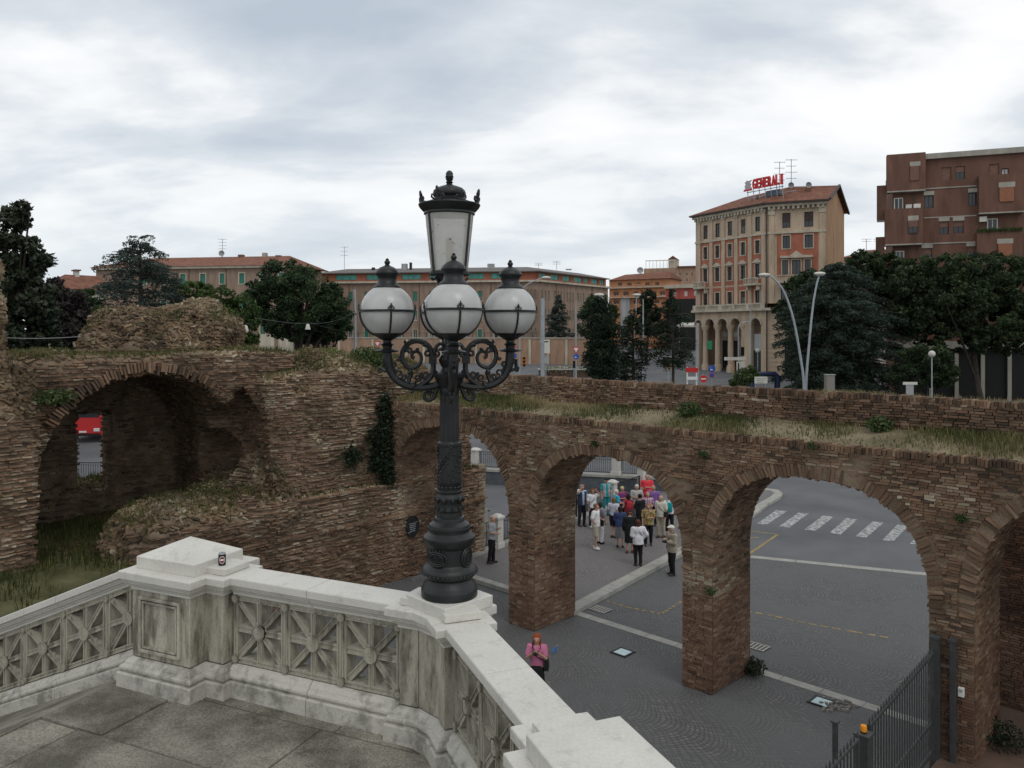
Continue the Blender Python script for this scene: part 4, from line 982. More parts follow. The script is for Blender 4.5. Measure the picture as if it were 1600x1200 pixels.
# rubble mound on the roof
def sell(s, r, z, a, b, c): return ((((GS-s)/a)**4+((GR_-r)/b)**4+((GZ-z)/c)**4)**0.25-1)*min(a, b, c)
D = np.minimum(D, sell(16.5, -4.75, 7.5, 1.3, 1.65, 1.88)+0.24*nlo+0.14*nmi+0.05*nhi)
D = np.minimum(D, ell(16.4, -6.3, 7.5, 1.5, 2.3, 1.75)+0.2*nlo+0.14*nmi+0.05*nhi)
D = np.minimum(D, ell(14.6, -1.2, 7.0, 2.0, 2.2, 0.75)+0.15*nlo+0.12*nmi)
D = np.minimum(D, ell(13.8, 1.2, 6.4, 1.5, 1.6, 1.15)+0.15*nlo+0.12*nmi)
# rubble heap before the hall
D = np.minimum(D, ell(12.95, -6.5, 2.7, 1.25, 2.4, 1.0)+0.20*nlo+0.12*nmi+0.05*nhi)
D = np.minimum(D, ell(12.7, -4.6, 3.0, 0.8, 1.2, 0.9)+0.15*nlo+0.1*nmi)
# carve: hall with barrel vault
c0 = -7.55; hw_ = 2.85; spz = 4.45
vault = np.where(GZ < spz, np.abs(GR_-c0)-hw_, np.sqrt((GR_-c0)**2+(GZ-spz)**2)-hw_)
hall = np.maximum(np.maximum(vault, 12.0-GS), GS-18.4); hall = np.maximum(hall, 2.35-GZ)
cut = np.maximum(hall, -(GS-13.0)) + 0.05*nmi+0.04*nlo
heap = np.minimum(ell(12.95, -6.5, 2.7, 1.25, 2.4, 1.0), ell(12.7, -4.6, 3.0, 0.8, 1.2, 0.9))+0.2*nlo+0.12*nmi
D = np.maximum(D, -np.maximum(cut, -heap))
# front of the roof broken away on the right of the crown
D = np.maximum(D, -(box_sdf(17.9, 21.5, -7.85, -6.85, 3.3, 5.85)+0.06*nmi+0.03*nhi))
D = np.maximum(D, -(ell(15.6, -4.45, 4.3, 1.0, 1.0, 1.0)+0.1*nmi))
D = np.maximum(D, -(ell(15.2, -4.0, 8.75, 0.45, 0.35, 0.25))); D = np.maximum(D, -(ell(15.2, -5.3, 8.85, 0.45, 0.35, 0.25)))
D = np.maximum(D, -(ell(13.6, -4.75, 4.9, 1.9, 0.75, 1.75)+0.15*nlo+0.12*nmi))
V, Q = surface_nets(D, (s_[0], r_[0], z_[0]), H)
Wv = W(V[:, 0], V[:, 1], V[:, 2])
def ruin_fix(o): o.location = (-ruin.location.x, -ruin.location.y, 0); return o
# (s, r, z) is right handed like the world, so keep the face order unless the frame mirrors
if AX[0]*VX[1]-AX[1]*VX[0] < 0: Q = Q[:, ::-1]
ruin_fix(obj('core', mesh_np('core', Wv, Q, True), ruin, M['mortar']))
fc = V[Q].mean(1); e1 = V[Q[:, 2]]-V[Q[:, 0]]; e2 = V[Q[:, 3]]-V[Q[:, 1]]; fn = np.cross(e1, e2)
if AX[0]*VX[1]-AX[1]*VX[0] < 0: fn = -fn
ar = np.linalg.norm(fn, axis=1)/2; fn /= np.maximum(np.linalg.norm(fn, axis=1), 1e-9)[:, None]
camL = np.array([-9.51, -16.38, CZ]); vd = camL-fc; vd /= np.linalg.norm(vd, axis=1)[:, None]; face = (fn*vd).sum(1)
wp = W(fc[:, 0], fc[:, 1], fc[:, 2]); px_ = 800+F*wp[:, 0]/wp[:, 1]; vis = (face > -0.25) & (px_ > -180) & (px_ < 860)
heapish = (fc[:, 2] > 7.95) | ((fc[:, 0] < 13.9) & (fc[:, 1] < -3.9) & (fc[:, 1] > -9.2) & (fc[:, 2] < 4.5) & (fc[:, 2] > 2.2) & (fc[:, 0] > 12.2)) | (fn[:, 2] > 0.45) | ((fc[:, 1] < -10.3) & (fc[:, 2] > 6.2))
inhall = (fc[:, 0] > 14.2) & (fc[:, 1] > -10.5) & (fc[:, 1] < -4.6) & (fc[:, 2] < 7.4)
dens = np.where(heapish, 95, 88)*np.where(inhall, 0.5, 1.0)
keep = vis & (RNG.random(len(fc)) < ar*dens)
def pick(mask, brick, name, m, base, amp):
    idx = np.argwhere(mask)[:, 0]; n = len(idx); p = fc[idx].copy(); nn = fn[idx].copy()
    nn += RNG.normal(0, 0.10 if brick else 0.30, nn.shape); 
    if brick: nn[:, 2] *= 0.35
    nn /= np.linalg.norm(nn, axis=1)[:, None]
    if brick: p[:, 2] = np.round((p[:, 2]+0.05*np.sin(p[:, 1]*0.9))/0.064)*0.064
    up = np.tile(np.array([0, 0, 1.0]), (n, 1))+RNG.normal(0, 0.05 if brick else 0.5, (n, 3))
    X = np.cross(up, nn); X /= np.maximum(np.linalg.norm(X, axis=1), 1e-6)[:, None]; Z = np.cross(X, nn)
    if brick: S = np.stack([RNG.uniform(0.055, 0.125, n), RNG.uniform(0.05, 0.10, n), RNG.uniform(0.015, 0.0255, n)], 1); out = RNG.normal(-0.024, 0.022, n)
    else: S = np.stack([RNG.uniform(0.035, 0.11, n), RNG.uniform(0.03, 0.07, n), RNG.uniform(0.02, 0.045, n)], 1); out = RNG.normal(-0.012, 0.018, n)
    p += nn*out[:, None]
    tw = lambda a: a[:, 0:1]*A3+a[:, 1:2]*V3+a[:, 2:3]*U3
    C = W(p[:, 0], p[:, 1], p[:, 2]); V_, Q_ = box_cloud(C, tw(X), tw(nn), tw(Z), S, 0.12 if brick else 0.34)
    rv = np.repeat(rnd_at(C, base, amp=amp), 8)
    o = obj(name, mesh_np(name, V_, Q_, attrs={'rnd': rv}), ruin, m); ruin_fix(o); o['kind'] = 'stuff'
pick(keep & ~heapish, True, 'ragged_brickwork', M['brick'], 0.44, 0.4)
pick(keep & heapish, False, 'rubble', M['rubble'], 0.46, 0.4)
# brick string courses and oval plaque on the lower wall
for nm, z0, pr, hh in (('string_course', 2.14, 0.09, 0.14), ('ledge_course', 3.24, 0.06, 0.10)):
    it = []
    for x0, x1 in fill(-8.4 if z0 < 3 else -4.2, 4.2, 0.28):
        for k in range(2): it.append((W(12.13-pr*(0.5 if k == 0 else 1)+random.gauss(0, 0.012)+0.04, (x0+x1)/2+k*0.1, z0+k*hh*0.5+random.gauss(0, 0.006)), V3, -A3, ((x1-x0)/2-0.006, 0.12, hh*0.25-0.004)))
    o = build_bricks(nm, it, M['brick'], ruin, 0.38); ruin_fix(o)
vr = []
for k in range(56):                           # headers of the broken vault edge
    th = math.pi*(0.30+0.52*k/55); rad = U3*math.sin(th)+V3*math.cos(th); tan = -V3*math.sin(th)+U3*math.cos(th)
    o = None; p = W(13.32+random.gauss(0, 0.05), c0, spz)+rad*(hw_+0.14+random.gauss(0, 0.035)); vr.append((p, tan, A3, (0.03, 0.14, 0.13)))
vob = build_bricks('vault_edge_brickwork', vr, M['brick'], ruin, 0.25); ruin_fix(vob)
M['quoin'] = mat('quoin stone', (0.27, 0.225, 0.165), 0.9, var=0.3, vscale=3, bump=0.5, bscale=20, dirt=0.5, dscale=2, dcol=(0.12, 0.1, 0.075))
for k in range(11):                           # pale stone quoins at the far end of the lower wall
    MBq = MB(); l_ = 0.55 if k % 2 else 0.34; c_ = W(12.30, 4.32-l_/2, 0.2+k*0.31)
    Mx = Matrix(((V3[0], A3[0], 0, c_[0]), (V3[1], A3[1], 0, c_[1]), (0, 0, 1, c_[2]), (0, 0, 0, 1)))
    ruin_fix(MBq.box((0, 0, 0), (l_, 0.42, 0.295), M=Mx).build('quoin', M['quoin'], ruin, bevel=0.03))
pq = W(12.09, 0.79, 1.73); plq = thing('oval_plaque', 'dark oval metal plaque fixed on the brick wall beside the arch', 'plaque', pq)
mb = MB(); 
for k in range(28): a = 2*math.pi*k/28; mb.v.append(tuple(V3*0.27*math.cos(a)+U3*0.37*math.sin(a)-A3*0.05))
for k in range(28): a = 2*math.pi*k/28; mb.v.append(tuple(V3*0.27*math.cos(a)+U3*0.37*math.sin(a)+A3*0.05))
mb.f = [tuple(range(28)), tuple(reversed(range(28, 56)))]+[(i, i+28, (i+1) % 28+28, (i+1) % 28) for i in range(28)]
mb.build('plate', M['iron_dark'], plq)
MB().tube([tuple(V3*0.27*math.cos(a)+U3*0.37*math.sin(a)-A3*0.05) for a in np.linspace(0, 2*math.pi, 29)], 0.022, 6).build('rim', M['iron'], plq, True)
for k in range(5):
    c_ = -A3*0.053+U3*(0.10-k*0.065); MB().bar(c_-V3*(0.15-0.012*k), c_+V3*(0.15-0.012*k), 0.008, 0.022).build('text_line', M['steel'], plq)
# grassy bank in front of the hall, left of the lower wall
ns, nr = 70, 60; S_, R_ = np.meshgrid(np.linspace(4.5, 18.6, ns), np.linspace(-22, -4.2, nr), indexing='ij')
def bankz(S_, R_): 
    z = 2.42+0.18*vnoise(S_*0.7, R_*0.7+3, S_*0+1.5)+0.06*vnoise(S_*2.5, R_*2.5, S_*0+4.5)-0.22*np.clip(12.2-S_, 0, 10)*0.9
    return np.where((R_ > -8.3) & (S_ < 13.2), -0.5, z)
BV = W(S_, R_, bankz(S_, R_)).reshape(-1, 3); ii = np.arange(ns*nr).reshape(ns, nr)
BQ = np.stack([ii[:-1, :-1], ii[:-1, 1:], ii[1:, 1:], ii[1:, :-1]], -1).reshape(-1, 4)
if AX[0]*VX[1]-AX[1]*VX[0] < 0: BQ = BQ[:, ::-1]
bank = obj('earth_bank', mesh_np('earth_bank', BV, BQ, True), None, M['ruin_ground']); tag(bank, kind='structure')
# ================================================================== vegetation
def leafmat(name, stops, rough=0.6, sub=0.25):
    m = bpy.data.materials.new(name); m.use_nodes = True; t = m.node_tree; l = t.links.new; b = t.nodes['Principled BSDF']
    an = N(t, 'ShaderNodeAttribute', attribute_name='rnd'); rp = ramp(t, stops); l(an.outputs['Fac'], rp.inputs[0]); l(rp.outputs[0], b.inputs['Base Color'])
    b.inputs['Roughness'].default_value = rough; b.inputs['Specular IOR Level'].default_value = 0.25
    tr = N(t, 'ShaderNodeBsdfTranslucent'); l(rp.outputs[0], tr.inputs[0]); mx = N(t, 'ShaderNodeMixShader'); mx.inputs[0].default_value = sub
    l(b.outputs[0], mx.inputs[1]); l(tr.outputs[0], mx.inputs[2]); l(mx.outputs[0], t.nodes['Material Output'].inputs[0])
    return m
G = lambda a, b, c: [(0.0, a), (0.5, b), (1.0, c)]
M['lf_dark'] = leafmat('dark broad leaves', G((0.016, 0.028, 0.012), (0.034, 0.055, 0.022), (0.075, 0.105, 0.04)))
M['lf_mag'] = leafmat('magnolia leaves', G((0.016, 0.024, 0.014), (0.032, 0.045, 0.024), (0.085, 0.095, 0.06)), 0.4)
M['lf_cedar'] = leafmat('blue cedar needles', G((0.024, 0.036, 0.029), (0.046, 0.066, 0.053), (0.092, 0.12, 0.10)))
M['lf_cedar2'] = leafmat('grey green cedar needles', G((0.018, 0.03, 0.02), (0.036, 0.056, 0.038), (0.078, 0.105, 0.078)))
M['lf_pine'] = leafmat('pine needles', G((0.012, 0.026, 0.012), (0.03, 0.055, 0.022), (0.07, 0.105, 0.035)))
M['lf_bright'] = leafmat('fresh pine needles', G((0.025, 0.045, 0.012), (0.055, 0.095, 0.025), (0.11, 0.16, 0.045)))
M['lf_black'] = leafmat('cypress scales', G((0.009, 0.018, 0.010), (0.02, 0.034, 0.018), (0.042, 0.06, 0.03)))
M['lf_bush'] = leafmat('weed leaves', G((0.025, 0.045, 0.014), (0.06, 0.095, 0.03), (0.12, 0.16, 0.055)))
M['lf_ivy'] = leafmat('ivy leaves', G((0.010, 0.018, 0.010), (0.02, 0.034, 0.017), (0.045, 0.065, 0.03)))
M['lf_plum'] = leafmat('dark plum leaves', G((0.018, 0.014, 0.014), (0.03, 0.022, 0.022), (0.05, 0.038, 0.034)))
M['grass'] = leafmat('dry grass', [(0.0, (0.045, 0.06, 0.018)), (0.35, (0.10, 0.115, 0.035)), (0.6, (0.19, 0.17, 0.075)), (0.85, (0.31, 0.25, 0.13)), (1.0, (0.40, 0.33, 0.19))], 0.8, 0.3)
M['bark'] = mat('bark', (0.05, 0.042, 0.034), 0.95, var=0.3, vscale=3, bump=0.6, bscale=12)

def leaf_arrays(P, size, n=None, flat=0.0, aspect=0.55, dirs=None):
    """rhombic leaves at P with random or given normals"""
    k = len(P); a = RNG.normal(0, 1, (k, 3)); a[:, 2] *= (1-flat)
    if dirs is not None: a = dirs+0.55*a
    a /= np.maximum(np.linalg.norm(a, axis=1), 1e-6)[:, None]
    b = RNG.normal(0, 1, (k, 3)); 
    if flat: b[:, 2] += flat*2.5
    b -= a*(a*b).sum(1)[:, None]; b /= np.maximum(np.linalg.norm(b, axis=1), 1e-6)[:, None]
    c = np.cross(a, b); s = size*RNG.uniform(0.6, 1.4, k)[:, None]
    V = np.stack([P-a*s, P+c*s*aspect, P+a*s, P-c*s*aspect], 1).reshape(-1, 3)
    return V, np.arange(k*4).reshape(-1, 4)
def foliage(name, P, size, m, parent, rnd=None, **kw):
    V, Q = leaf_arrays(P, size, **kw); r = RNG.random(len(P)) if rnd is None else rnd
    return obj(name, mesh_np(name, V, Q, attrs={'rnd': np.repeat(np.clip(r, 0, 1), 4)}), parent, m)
def crown_points(ells, n, clump=0.22, shell=0.55, seed=0):
    """leaf points in clumps scattered over ellipsoids (cx, cy, cz, rx, ry, rz); returns points, tone, clump centres"""
    rg = np.random.default_rng(seed); vol = np.array([e[3]*e[5] for e in ells]); pr = vol/vol.sum(); P, T, CC = [], [], []
    for e, p in zip(ells, pr):
        ne = int(1.7*n*p); nc = int(3.4/clump**2); R0 = min(e[3], e[5])
        d = rg.normal(0, 1, (nc, 3)); d /= np.linalg.norm(d, axis=1)[:, None]; rr = rg.uniform(shell**3, 1, nc)**(1/3)
        C = np.array(e[:3])+d*rr[:, None]*np.array(e[3:6])*(1-clump*0.4); rad = R0*clump*rg.uniform(0.75, 1.6, nc); tone = rg.normal(0, 0.13, nc)
        k = rg.choice(nc, ne, p=rad**2/np.sum(rad**2)); q = rg.normal(0, 1, (ne, 3)); q /= np.linalg.norm(q, axis=1)[:, None]; q *= (rg.uniform(0.15, 1, ne)**0.5)[:, None]
        q[:, 2] *= 0.75
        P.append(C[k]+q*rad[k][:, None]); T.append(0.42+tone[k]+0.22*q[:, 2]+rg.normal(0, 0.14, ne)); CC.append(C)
    return np.concatenate(P), np.concatenate(T), np.concatenate(CC)
def ell_px(lst, d, depth=None): 
    out = []
    for px, py, rx, ry in lst:
        p = at(px, py, d); out.append((p.x, p.y, p.z, rx/F*d, (depth or rx/F*d), ry/F*d))
    return out
def tree(name, label, base_px, d, ells, n, leaf, m, trunk_r=0.3, clump=0.22, shell=0.5, group=None, trunk_top=None, limbs=14, seed=1, lean=0.0, gzv=None, cat='tree', flat=0.0):
    b = at(base_px, 520, d); b.z = gz(d) if gzv is None else gzv
    th = thing(name, label, cat, b, 0, group)
    E = ell_px(ells, d); P, T, CC = crown_points(E, n, clump, shell, seed); bo = np.array(b)
    foliage('crown', P-bo, leaf, m, th, T, flat=flat)
    top = trunk_top if trunk_top is not None else max(e[2] for e in E)
    cx, cy = np.mean([e[0] for e in E]), np.mean([e[1] for e in E])
    tr = MB(); pts = [Vector((b.x, b.y, b.z-0.2))]; rs = [trunk_r*1.25]; rg = random.Random(seed)
    for i in range(1, 6):
        t = i/5; pts.append(Vector((b.x+(cx-b.x)*t+rg.uniform(-1, 1)*trunk_r*0.6, b.y+(cy-b.y)*t, b.z+(top-b.z)*t))); rs.append(trunk_r*(1-0.75*t))
    tr.tube([p-b for p in pts], rs, 8); tr.build('trunk', M['bark'], th, True)
    if limbs:
        sel = rg.sample(range(len(CC)), min(limbs, len(CC))); 
        for j in sel:
            c = Vector(CC[j]); t = rg.uniform(0.35, 0.9); s = pts[min(int(t*5), 4)]
            if c.z < s.z-1: s = pts[2]
            mid = s.lerp(c, 0.5)+Vector((0, 0, rg.uniform(-0.1, 0.3)*trunk_r*4)); MB().tube([s-b, mid-b, c-b], [trunk_r*0.42, trunk_r*0.28, trunk_r*0.08], 6).build('limb', M['bark'], th, True)
    return th
def cedar(name, label, base_px, d, top_py, prof, n_lev, m, leaf=0.11, per=46, trunk_r=0.45, seed=2, gzv=None, droop=0.25, nb=9, group=None):
    """layered conifer: prof = [(py, half width px)] from top to bottom"""
    b = at(base_px, 520, d); b.z = gz(d) if gzv is None else gzv
    th = thing(name, label, 'tree', b, 0, group); rg = np.random.default_rng(seed); top = at(base_px, top_py, d).z
    MB().tube([(0, 0, -0.3), (0.1, 0, (top-b.z)*0.4), (0, 0, (top-b.z)*0.97)], [trunk_r*1.2, trunk_r*0.8, 0.06], 8).build('trunk', M['bark'], th, True)
    pys = [p[0] for p in prof]; hw = [p[1] for p in prof]; P, T = [], []; br = MB()
    for i in range(n_lev):
        py = pys[0]+(pys[-1]-pys[0])*(i+0.3)/n_lev; z = at(base_px, py, d).z; w_ = np.interp(py, pys, hw)/F*d
        for k in range(nb):
            a = rg.uniform(0, 2*math.pi); L_ = w_*rg.uniform(0.62, 1.12); rise = rg.uniform(-0.05, 0.22); zz0 = z+rg.uniform(-0.35, 0.35)
            dv = np.array([math.cos(a), math.sin(a), 0]); sd = np.array([-dv[1], dv[0], 0])
            if k % 3 == 0: br.tube([(0, 0, zz0-b.z-0.15), tuple(dv*L_*0.5+np.array([0, 0, zz0-b.z+rise*L_*0.3])), tuple(dv*L_*0.92+np.array([0, 0, zz0-b.z+rise*L_*0.4-droop*L_*0.2]))], [0.09, 0.06, 0.02], 5)
            m_ = int(per*(0.5+L_)); t = rg.uniform(0.18, 1.0, m_)**0.75; side = rg.normal(0, 0.19, m_)*L_*(1.15-t)+rg.normal(0, 0.12, m_)
            hz_ = rise*L_*t*0.6-droop*L_*t**2.2*0.55-rg.uniform(0, 1, m_)**2*0.55-np.abs(side)*0.22
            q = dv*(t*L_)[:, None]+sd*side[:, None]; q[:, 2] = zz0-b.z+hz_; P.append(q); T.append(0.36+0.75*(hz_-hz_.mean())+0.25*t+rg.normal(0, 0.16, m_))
    P = np.concatenate(P); T = np.concatenate(T)
    foliage('crown', P, leaf, m, th, T, aspect=0.32, flat=0.35); br.build('branches', M['bark'], th, True)['kind'] = 'stuff'
    return th
# --- left side
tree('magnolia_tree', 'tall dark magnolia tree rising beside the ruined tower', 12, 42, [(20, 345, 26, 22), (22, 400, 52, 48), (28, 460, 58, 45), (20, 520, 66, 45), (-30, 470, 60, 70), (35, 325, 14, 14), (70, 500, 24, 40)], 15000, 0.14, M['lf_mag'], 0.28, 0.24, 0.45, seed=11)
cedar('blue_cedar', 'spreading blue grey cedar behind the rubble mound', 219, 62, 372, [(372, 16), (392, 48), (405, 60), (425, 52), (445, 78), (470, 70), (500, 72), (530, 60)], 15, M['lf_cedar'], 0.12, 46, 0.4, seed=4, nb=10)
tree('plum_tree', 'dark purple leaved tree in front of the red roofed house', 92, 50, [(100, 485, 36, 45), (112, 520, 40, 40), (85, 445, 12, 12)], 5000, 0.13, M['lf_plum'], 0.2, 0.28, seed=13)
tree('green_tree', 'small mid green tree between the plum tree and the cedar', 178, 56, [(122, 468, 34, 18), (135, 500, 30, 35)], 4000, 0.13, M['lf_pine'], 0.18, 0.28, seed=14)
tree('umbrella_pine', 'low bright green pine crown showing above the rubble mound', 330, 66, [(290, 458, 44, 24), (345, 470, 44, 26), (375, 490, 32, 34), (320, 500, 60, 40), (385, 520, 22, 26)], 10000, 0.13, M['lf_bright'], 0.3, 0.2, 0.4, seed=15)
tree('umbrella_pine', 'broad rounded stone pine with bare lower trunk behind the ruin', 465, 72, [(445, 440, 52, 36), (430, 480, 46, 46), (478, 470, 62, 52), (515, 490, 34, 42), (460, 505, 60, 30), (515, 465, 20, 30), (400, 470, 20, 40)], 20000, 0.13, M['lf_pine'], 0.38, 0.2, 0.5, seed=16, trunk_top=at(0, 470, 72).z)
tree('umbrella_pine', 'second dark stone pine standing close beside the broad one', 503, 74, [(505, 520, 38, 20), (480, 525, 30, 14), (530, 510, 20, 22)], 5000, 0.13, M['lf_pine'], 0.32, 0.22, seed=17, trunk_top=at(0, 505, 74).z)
# --- centre and right
cedar('blue_cedar', 'small blue grey cedar before the long brick building', 872, 132, 462, [(462, 3), (480, 14), (500, 22), (520, 26), (545, 25)], 12, M['lf_cedar'], 0.22, 30, 0.3, seed=6, nb=8)
tree('poplar_tree', 'leafy green tree behind the tall cypress', 935, 118, [(932, 478, 24, 22), (925, 505, 24, 30), (945, 500, 20, 40)], 4500, 0.2, M['lf_pine'], 0.25, 0.25, seed=21)
tree('cypress_tree', 'dense black green cypress standing just behind the parapet', 940, 62, [(934, 478, 13, 18), (944, 484, 12, 18), (936, 508, 22, 28), (947, 515, 20, 28), (930, 545, 22, 30), (950, 550, 20, 32), (940, 560, 27, 32), (940, 588, 24, 22)], 17000, 0.085, M['lf_black'], 0.2, 0.34, 0.2, limbs=0, seed=22)
cedar('pine_tree', 'short dark pine squeezed between the cypress and the taller pine', 988, 66, 486, [(486, 5), (505, 20), (525, 28), (550, 34), (575, 30), (592, 20)], 11, M['lf_black'], 0.10, 60, 0.16, seed=23, nb=9, droop=0.2)
cedar('pine_tree', 'dark slender pine with open branches and thin trunk', 1050, 64, 454, [(454, 4), (470, 16), (490, 26), (520, 36), (545, 40), (562, 34), (575, 20)], 12, M['lf_black'], 0.10, 62, 0.14, seed=24, nb=8, droop=0.15)
tree('poplar_tree', 'dark tree in front of the orange apartment house', 1010, 128, [(1011, 465, 14, 14), (1012, 490, 22, 20), (1015, 510, 24, 18)], 3500, 0.2, M['lf_black'], 0.25, 0.26, seed=25)
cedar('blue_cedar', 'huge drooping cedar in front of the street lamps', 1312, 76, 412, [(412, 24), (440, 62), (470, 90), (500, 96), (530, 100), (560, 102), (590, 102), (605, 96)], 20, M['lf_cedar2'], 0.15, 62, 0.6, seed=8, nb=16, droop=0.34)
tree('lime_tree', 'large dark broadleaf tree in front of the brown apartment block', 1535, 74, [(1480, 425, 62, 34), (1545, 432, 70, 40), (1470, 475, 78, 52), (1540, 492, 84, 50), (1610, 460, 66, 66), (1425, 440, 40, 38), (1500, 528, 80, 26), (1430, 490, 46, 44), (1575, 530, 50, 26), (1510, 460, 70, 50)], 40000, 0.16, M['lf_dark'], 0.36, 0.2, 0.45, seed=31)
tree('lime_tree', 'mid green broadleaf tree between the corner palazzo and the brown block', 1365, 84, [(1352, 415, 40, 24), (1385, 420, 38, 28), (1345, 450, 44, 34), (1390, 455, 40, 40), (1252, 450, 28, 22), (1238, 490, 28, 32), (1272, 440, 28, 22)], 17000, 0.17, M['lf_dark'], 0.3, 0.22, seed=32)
tree('garden_bush', 'rounded dark bush under the big trees behind the parapet', 1448, 68, [(1448, 562, 42, 26), (1430, 585, 40, 22), (1470, 588, 30, 20)], 11000, 0.11, M['lf_dark'], 0.1, 0.3, seed=33, limbs=4, cat='bush')
tree('garden_bush', 'yellow green bush behind the parapet beside the blue pipe frame', 1165, 76, [(1160, 592, 18, 16), (1172, 584, 12, 14), (1150, 598, 14, 10)], 2500, 0.1, M['lf_bush'], 0.06, 0.3, seed=34, limbs=3, cat='bush')
# flower bed beyond the parapet
bedp = at(880, 585, 108); bed = thing('flower_bed', 'raised brick edged bed of pale flowers beyond the parapet', 'flower bed', (bedp.x, bedp.y, gz(108)), 0)
MB().box((0, 0, 0.45), (6.6, 3.0, 1.0)).build('planter', M['bricks_lo'], bed); MB().box((0, 0, 0.99), (6.9, 3.3, 0.1)).build('rim', M['kerb'], bed)
Pb = np.stack([RNG.uniform(-3.1, 3.1, 1200), RNG.uniform(-1.7, 1.3, 1200), RNG.uniform(0.5, 1.35, 1200)], 1)
foliage('flowers', Pb, 0.12, leafmat('pale flowers', [(0.0, (0.06, 0.09, 0.03)), (0.5, (0.13, 0.16, 0.06)), (0.7, (0.45, 0.42, 0.34)), (1.0, (0.6, 0.57, 0.5))]), bed)

# --- grass and weeds
def blades(name, P, h, tone, m, lean=0.45, wd=0.006, bend=None):
    k = len(P); a = RNG.uniform(0, 2*math.pi, k); ln = RNG.normal(0, lean, k); hh = h*RNG.uniform(0.45, 1.25, k)
    d = np.stack([np.cos(a), np.sin(a), np.zeros(k)], 1); sd = np.stack([-np.sin(a), np.cos(a), np.zeros(k)], 1); w_ = wd*RNG.uniform(0.6, 1.5, k)[:, None]; up = np.array([0, 0, 1.0])
    b0 = P-sd*w_; b1 = P+sd*w_; mid = P+up*(hh*0.55)[:, None]+d*(hh*ln*0.3)[:, None]; tip = P+up*(hh*(1-0.25*np.abs(ln)))[:, None]+d*(hh*ln)[:, None]
    V = np.stack([b0, b1, mid+sd*w_*0.8, mid-sd*w_*0.8, tip], 1).reshape(-1, 3); o = np.arange(k)*5
    me = mesh_np(name, V, np.stack([o, o+1, o+2, o+3], 1), attrs={'rnd': np.repeat(np.clip(tone, 0, 1), 5)}, T=np.stack([o+3, o+2, o+4], 1))
    return obj(name, me, None, m)
n = 26000; gs = RNG.uniform(SMIN, 12.2, n); gr = RNG.uniform(0.16, 1.42, n); dn = vnoise(gs*0.9+2, gr*1.2+5, gs*0+3.3); k_ = RNG.random(n) < 0.50+0.85*dn+0.15*gr; gs, gr, dn = gs[k_], gr[k_], dn[k_]
gn = vnoise(gs*0.6+8, gr*0.8+1, gs*0+6.1); tone = 0.50-0.6*gn+RNG.normal(0, 0.16, len(gs)); 
o = blades('viaduct_grass', W(gs, gr, etop(gs, gr)-0.01), 0.16+0.16*np.clip(dn+0.35*(-gn), -0.6, 1), tone, M['grass'], wd=0.007); tag(o, 'dry straw and green grass growing along the viaduct top', 'grass', kind='stuff')
n = 9000; gs = RNG.uniform(SMIN, 4.5, n); gr = RNG.uniform(1.5, 1.8, n); dn = vnoise(gs*0.8+4, gs*0+2.2, gs*0+1.3); k_ = RNG.random(n) < 0.55+0.8*dn-0.12*np.clip(gs+2, 0, 5); gs, gr = gs[k_], gr[k_]
o = blades('parapet_grass', W(gs, gr, gs*0+PT-0.02), np.full(len(gs), 0.15), 0.72+RNG.normal(0, 0.16, len(gs)), M['grass'], wd=0.006); tag(o, 'straw coloured grass fringe on top of the rear parapet', 'grass', kind='stuff')
# grass on the ruin: roof terrace, heaps, bank
up_ = vis & (fn[:, 2] > 0.55); ti = np.argwhere(up_ & ((fc[:, 2] > 6.6) | (fc[:, 2] < 5)))[:, 0]
pn = vnoise(fc[ti, 0]*0.8, fc[ti, 1]*0.8+2, fc[ti, 2]+3); ti = ti[(pn > -0.25) & (fc[ti, 2] < 9.2)]
sel = RNG.choice(ti, 20000); P = W(fc[sel, 0]+RNG.uniform(-.05, .05, 20000), fc[sel, 1]+RNG.uniform(-.05, .05, 20000), fc[sel, 2])
o = blades('ruin_grass', P, np.full(20000, 0.22), 0.30+0.3*vnoise(P[:, 0], P[:, 1], P[:, 2])+RNG.normal(0, 0.17, 20000), M['grass'], wd=0.009); tag(o, 'tufts of green and straw grass on the ruin top and heaps', 'grass', kind='stuff')
n = 22000; gs = RNG.uniform(8.0, 17.5, n); gr = RNG.uniform(-16.5, -4.6, n); dn = vnoise(gs*0.7+1, gr*0.7+6, gs*0+2.3); bz = bankz(gs, gr); k_ = (bz > 0) & (RNG.random(n) < 0.55+0.7*dn); gs, gr, bz = gs[k_], gr[k_], bz[k_]
o = blades('bank_grass', W(gs, gr, bz-0.02), np.full(len(gs), 0.34), 0.22+0.3*vnoise(gs*0.8, gr*0.8, gs*0)+RNG.normal(0, 0.14, len(gs)), M['grass'], wd=0.011); tag(o, 'rough green grass on the bank before the vaulted hall', 'grass', kind='stuff')
def weed(name, label, pos, rx, rz, n, leaf, m, cat='weed', dry=False):
    th = thing(name, label, cat, pos); P = RNG.normal(0, 1, (n, 3)); P /= np.linalg.norm(P, axis=1)[:, None]; P *= RNG.uniform(0.1, 1, n)[:, None]**0.6; P *= np.array([rx, rx, rz]); P[:, 2] += rz*0.85
    foliage('leaves', P, leaf, m, th); s = MB()
    for _ in range(6): a = random.uniform(0, 6.28); s.tube([(0, 0, -0.05), (0.3*rx*math.cos(a), 0.3*rx*math.sin(a), rz*0.8), (0.7*rx*math.cos(a), 0.7*rx*math.sin(a), rz*1.5)], 0.008, 4)
    o = s.build('stems', M['bark'], th); o['kind'] = 'stuff'; return th
weed('elder_bush', 'leafy green bush growing on the ruin above the arch', W(13.6, 0.1, 7.15), 0.85, 0.42, 2600, 0.05, M['lf_bush'], 'bush')
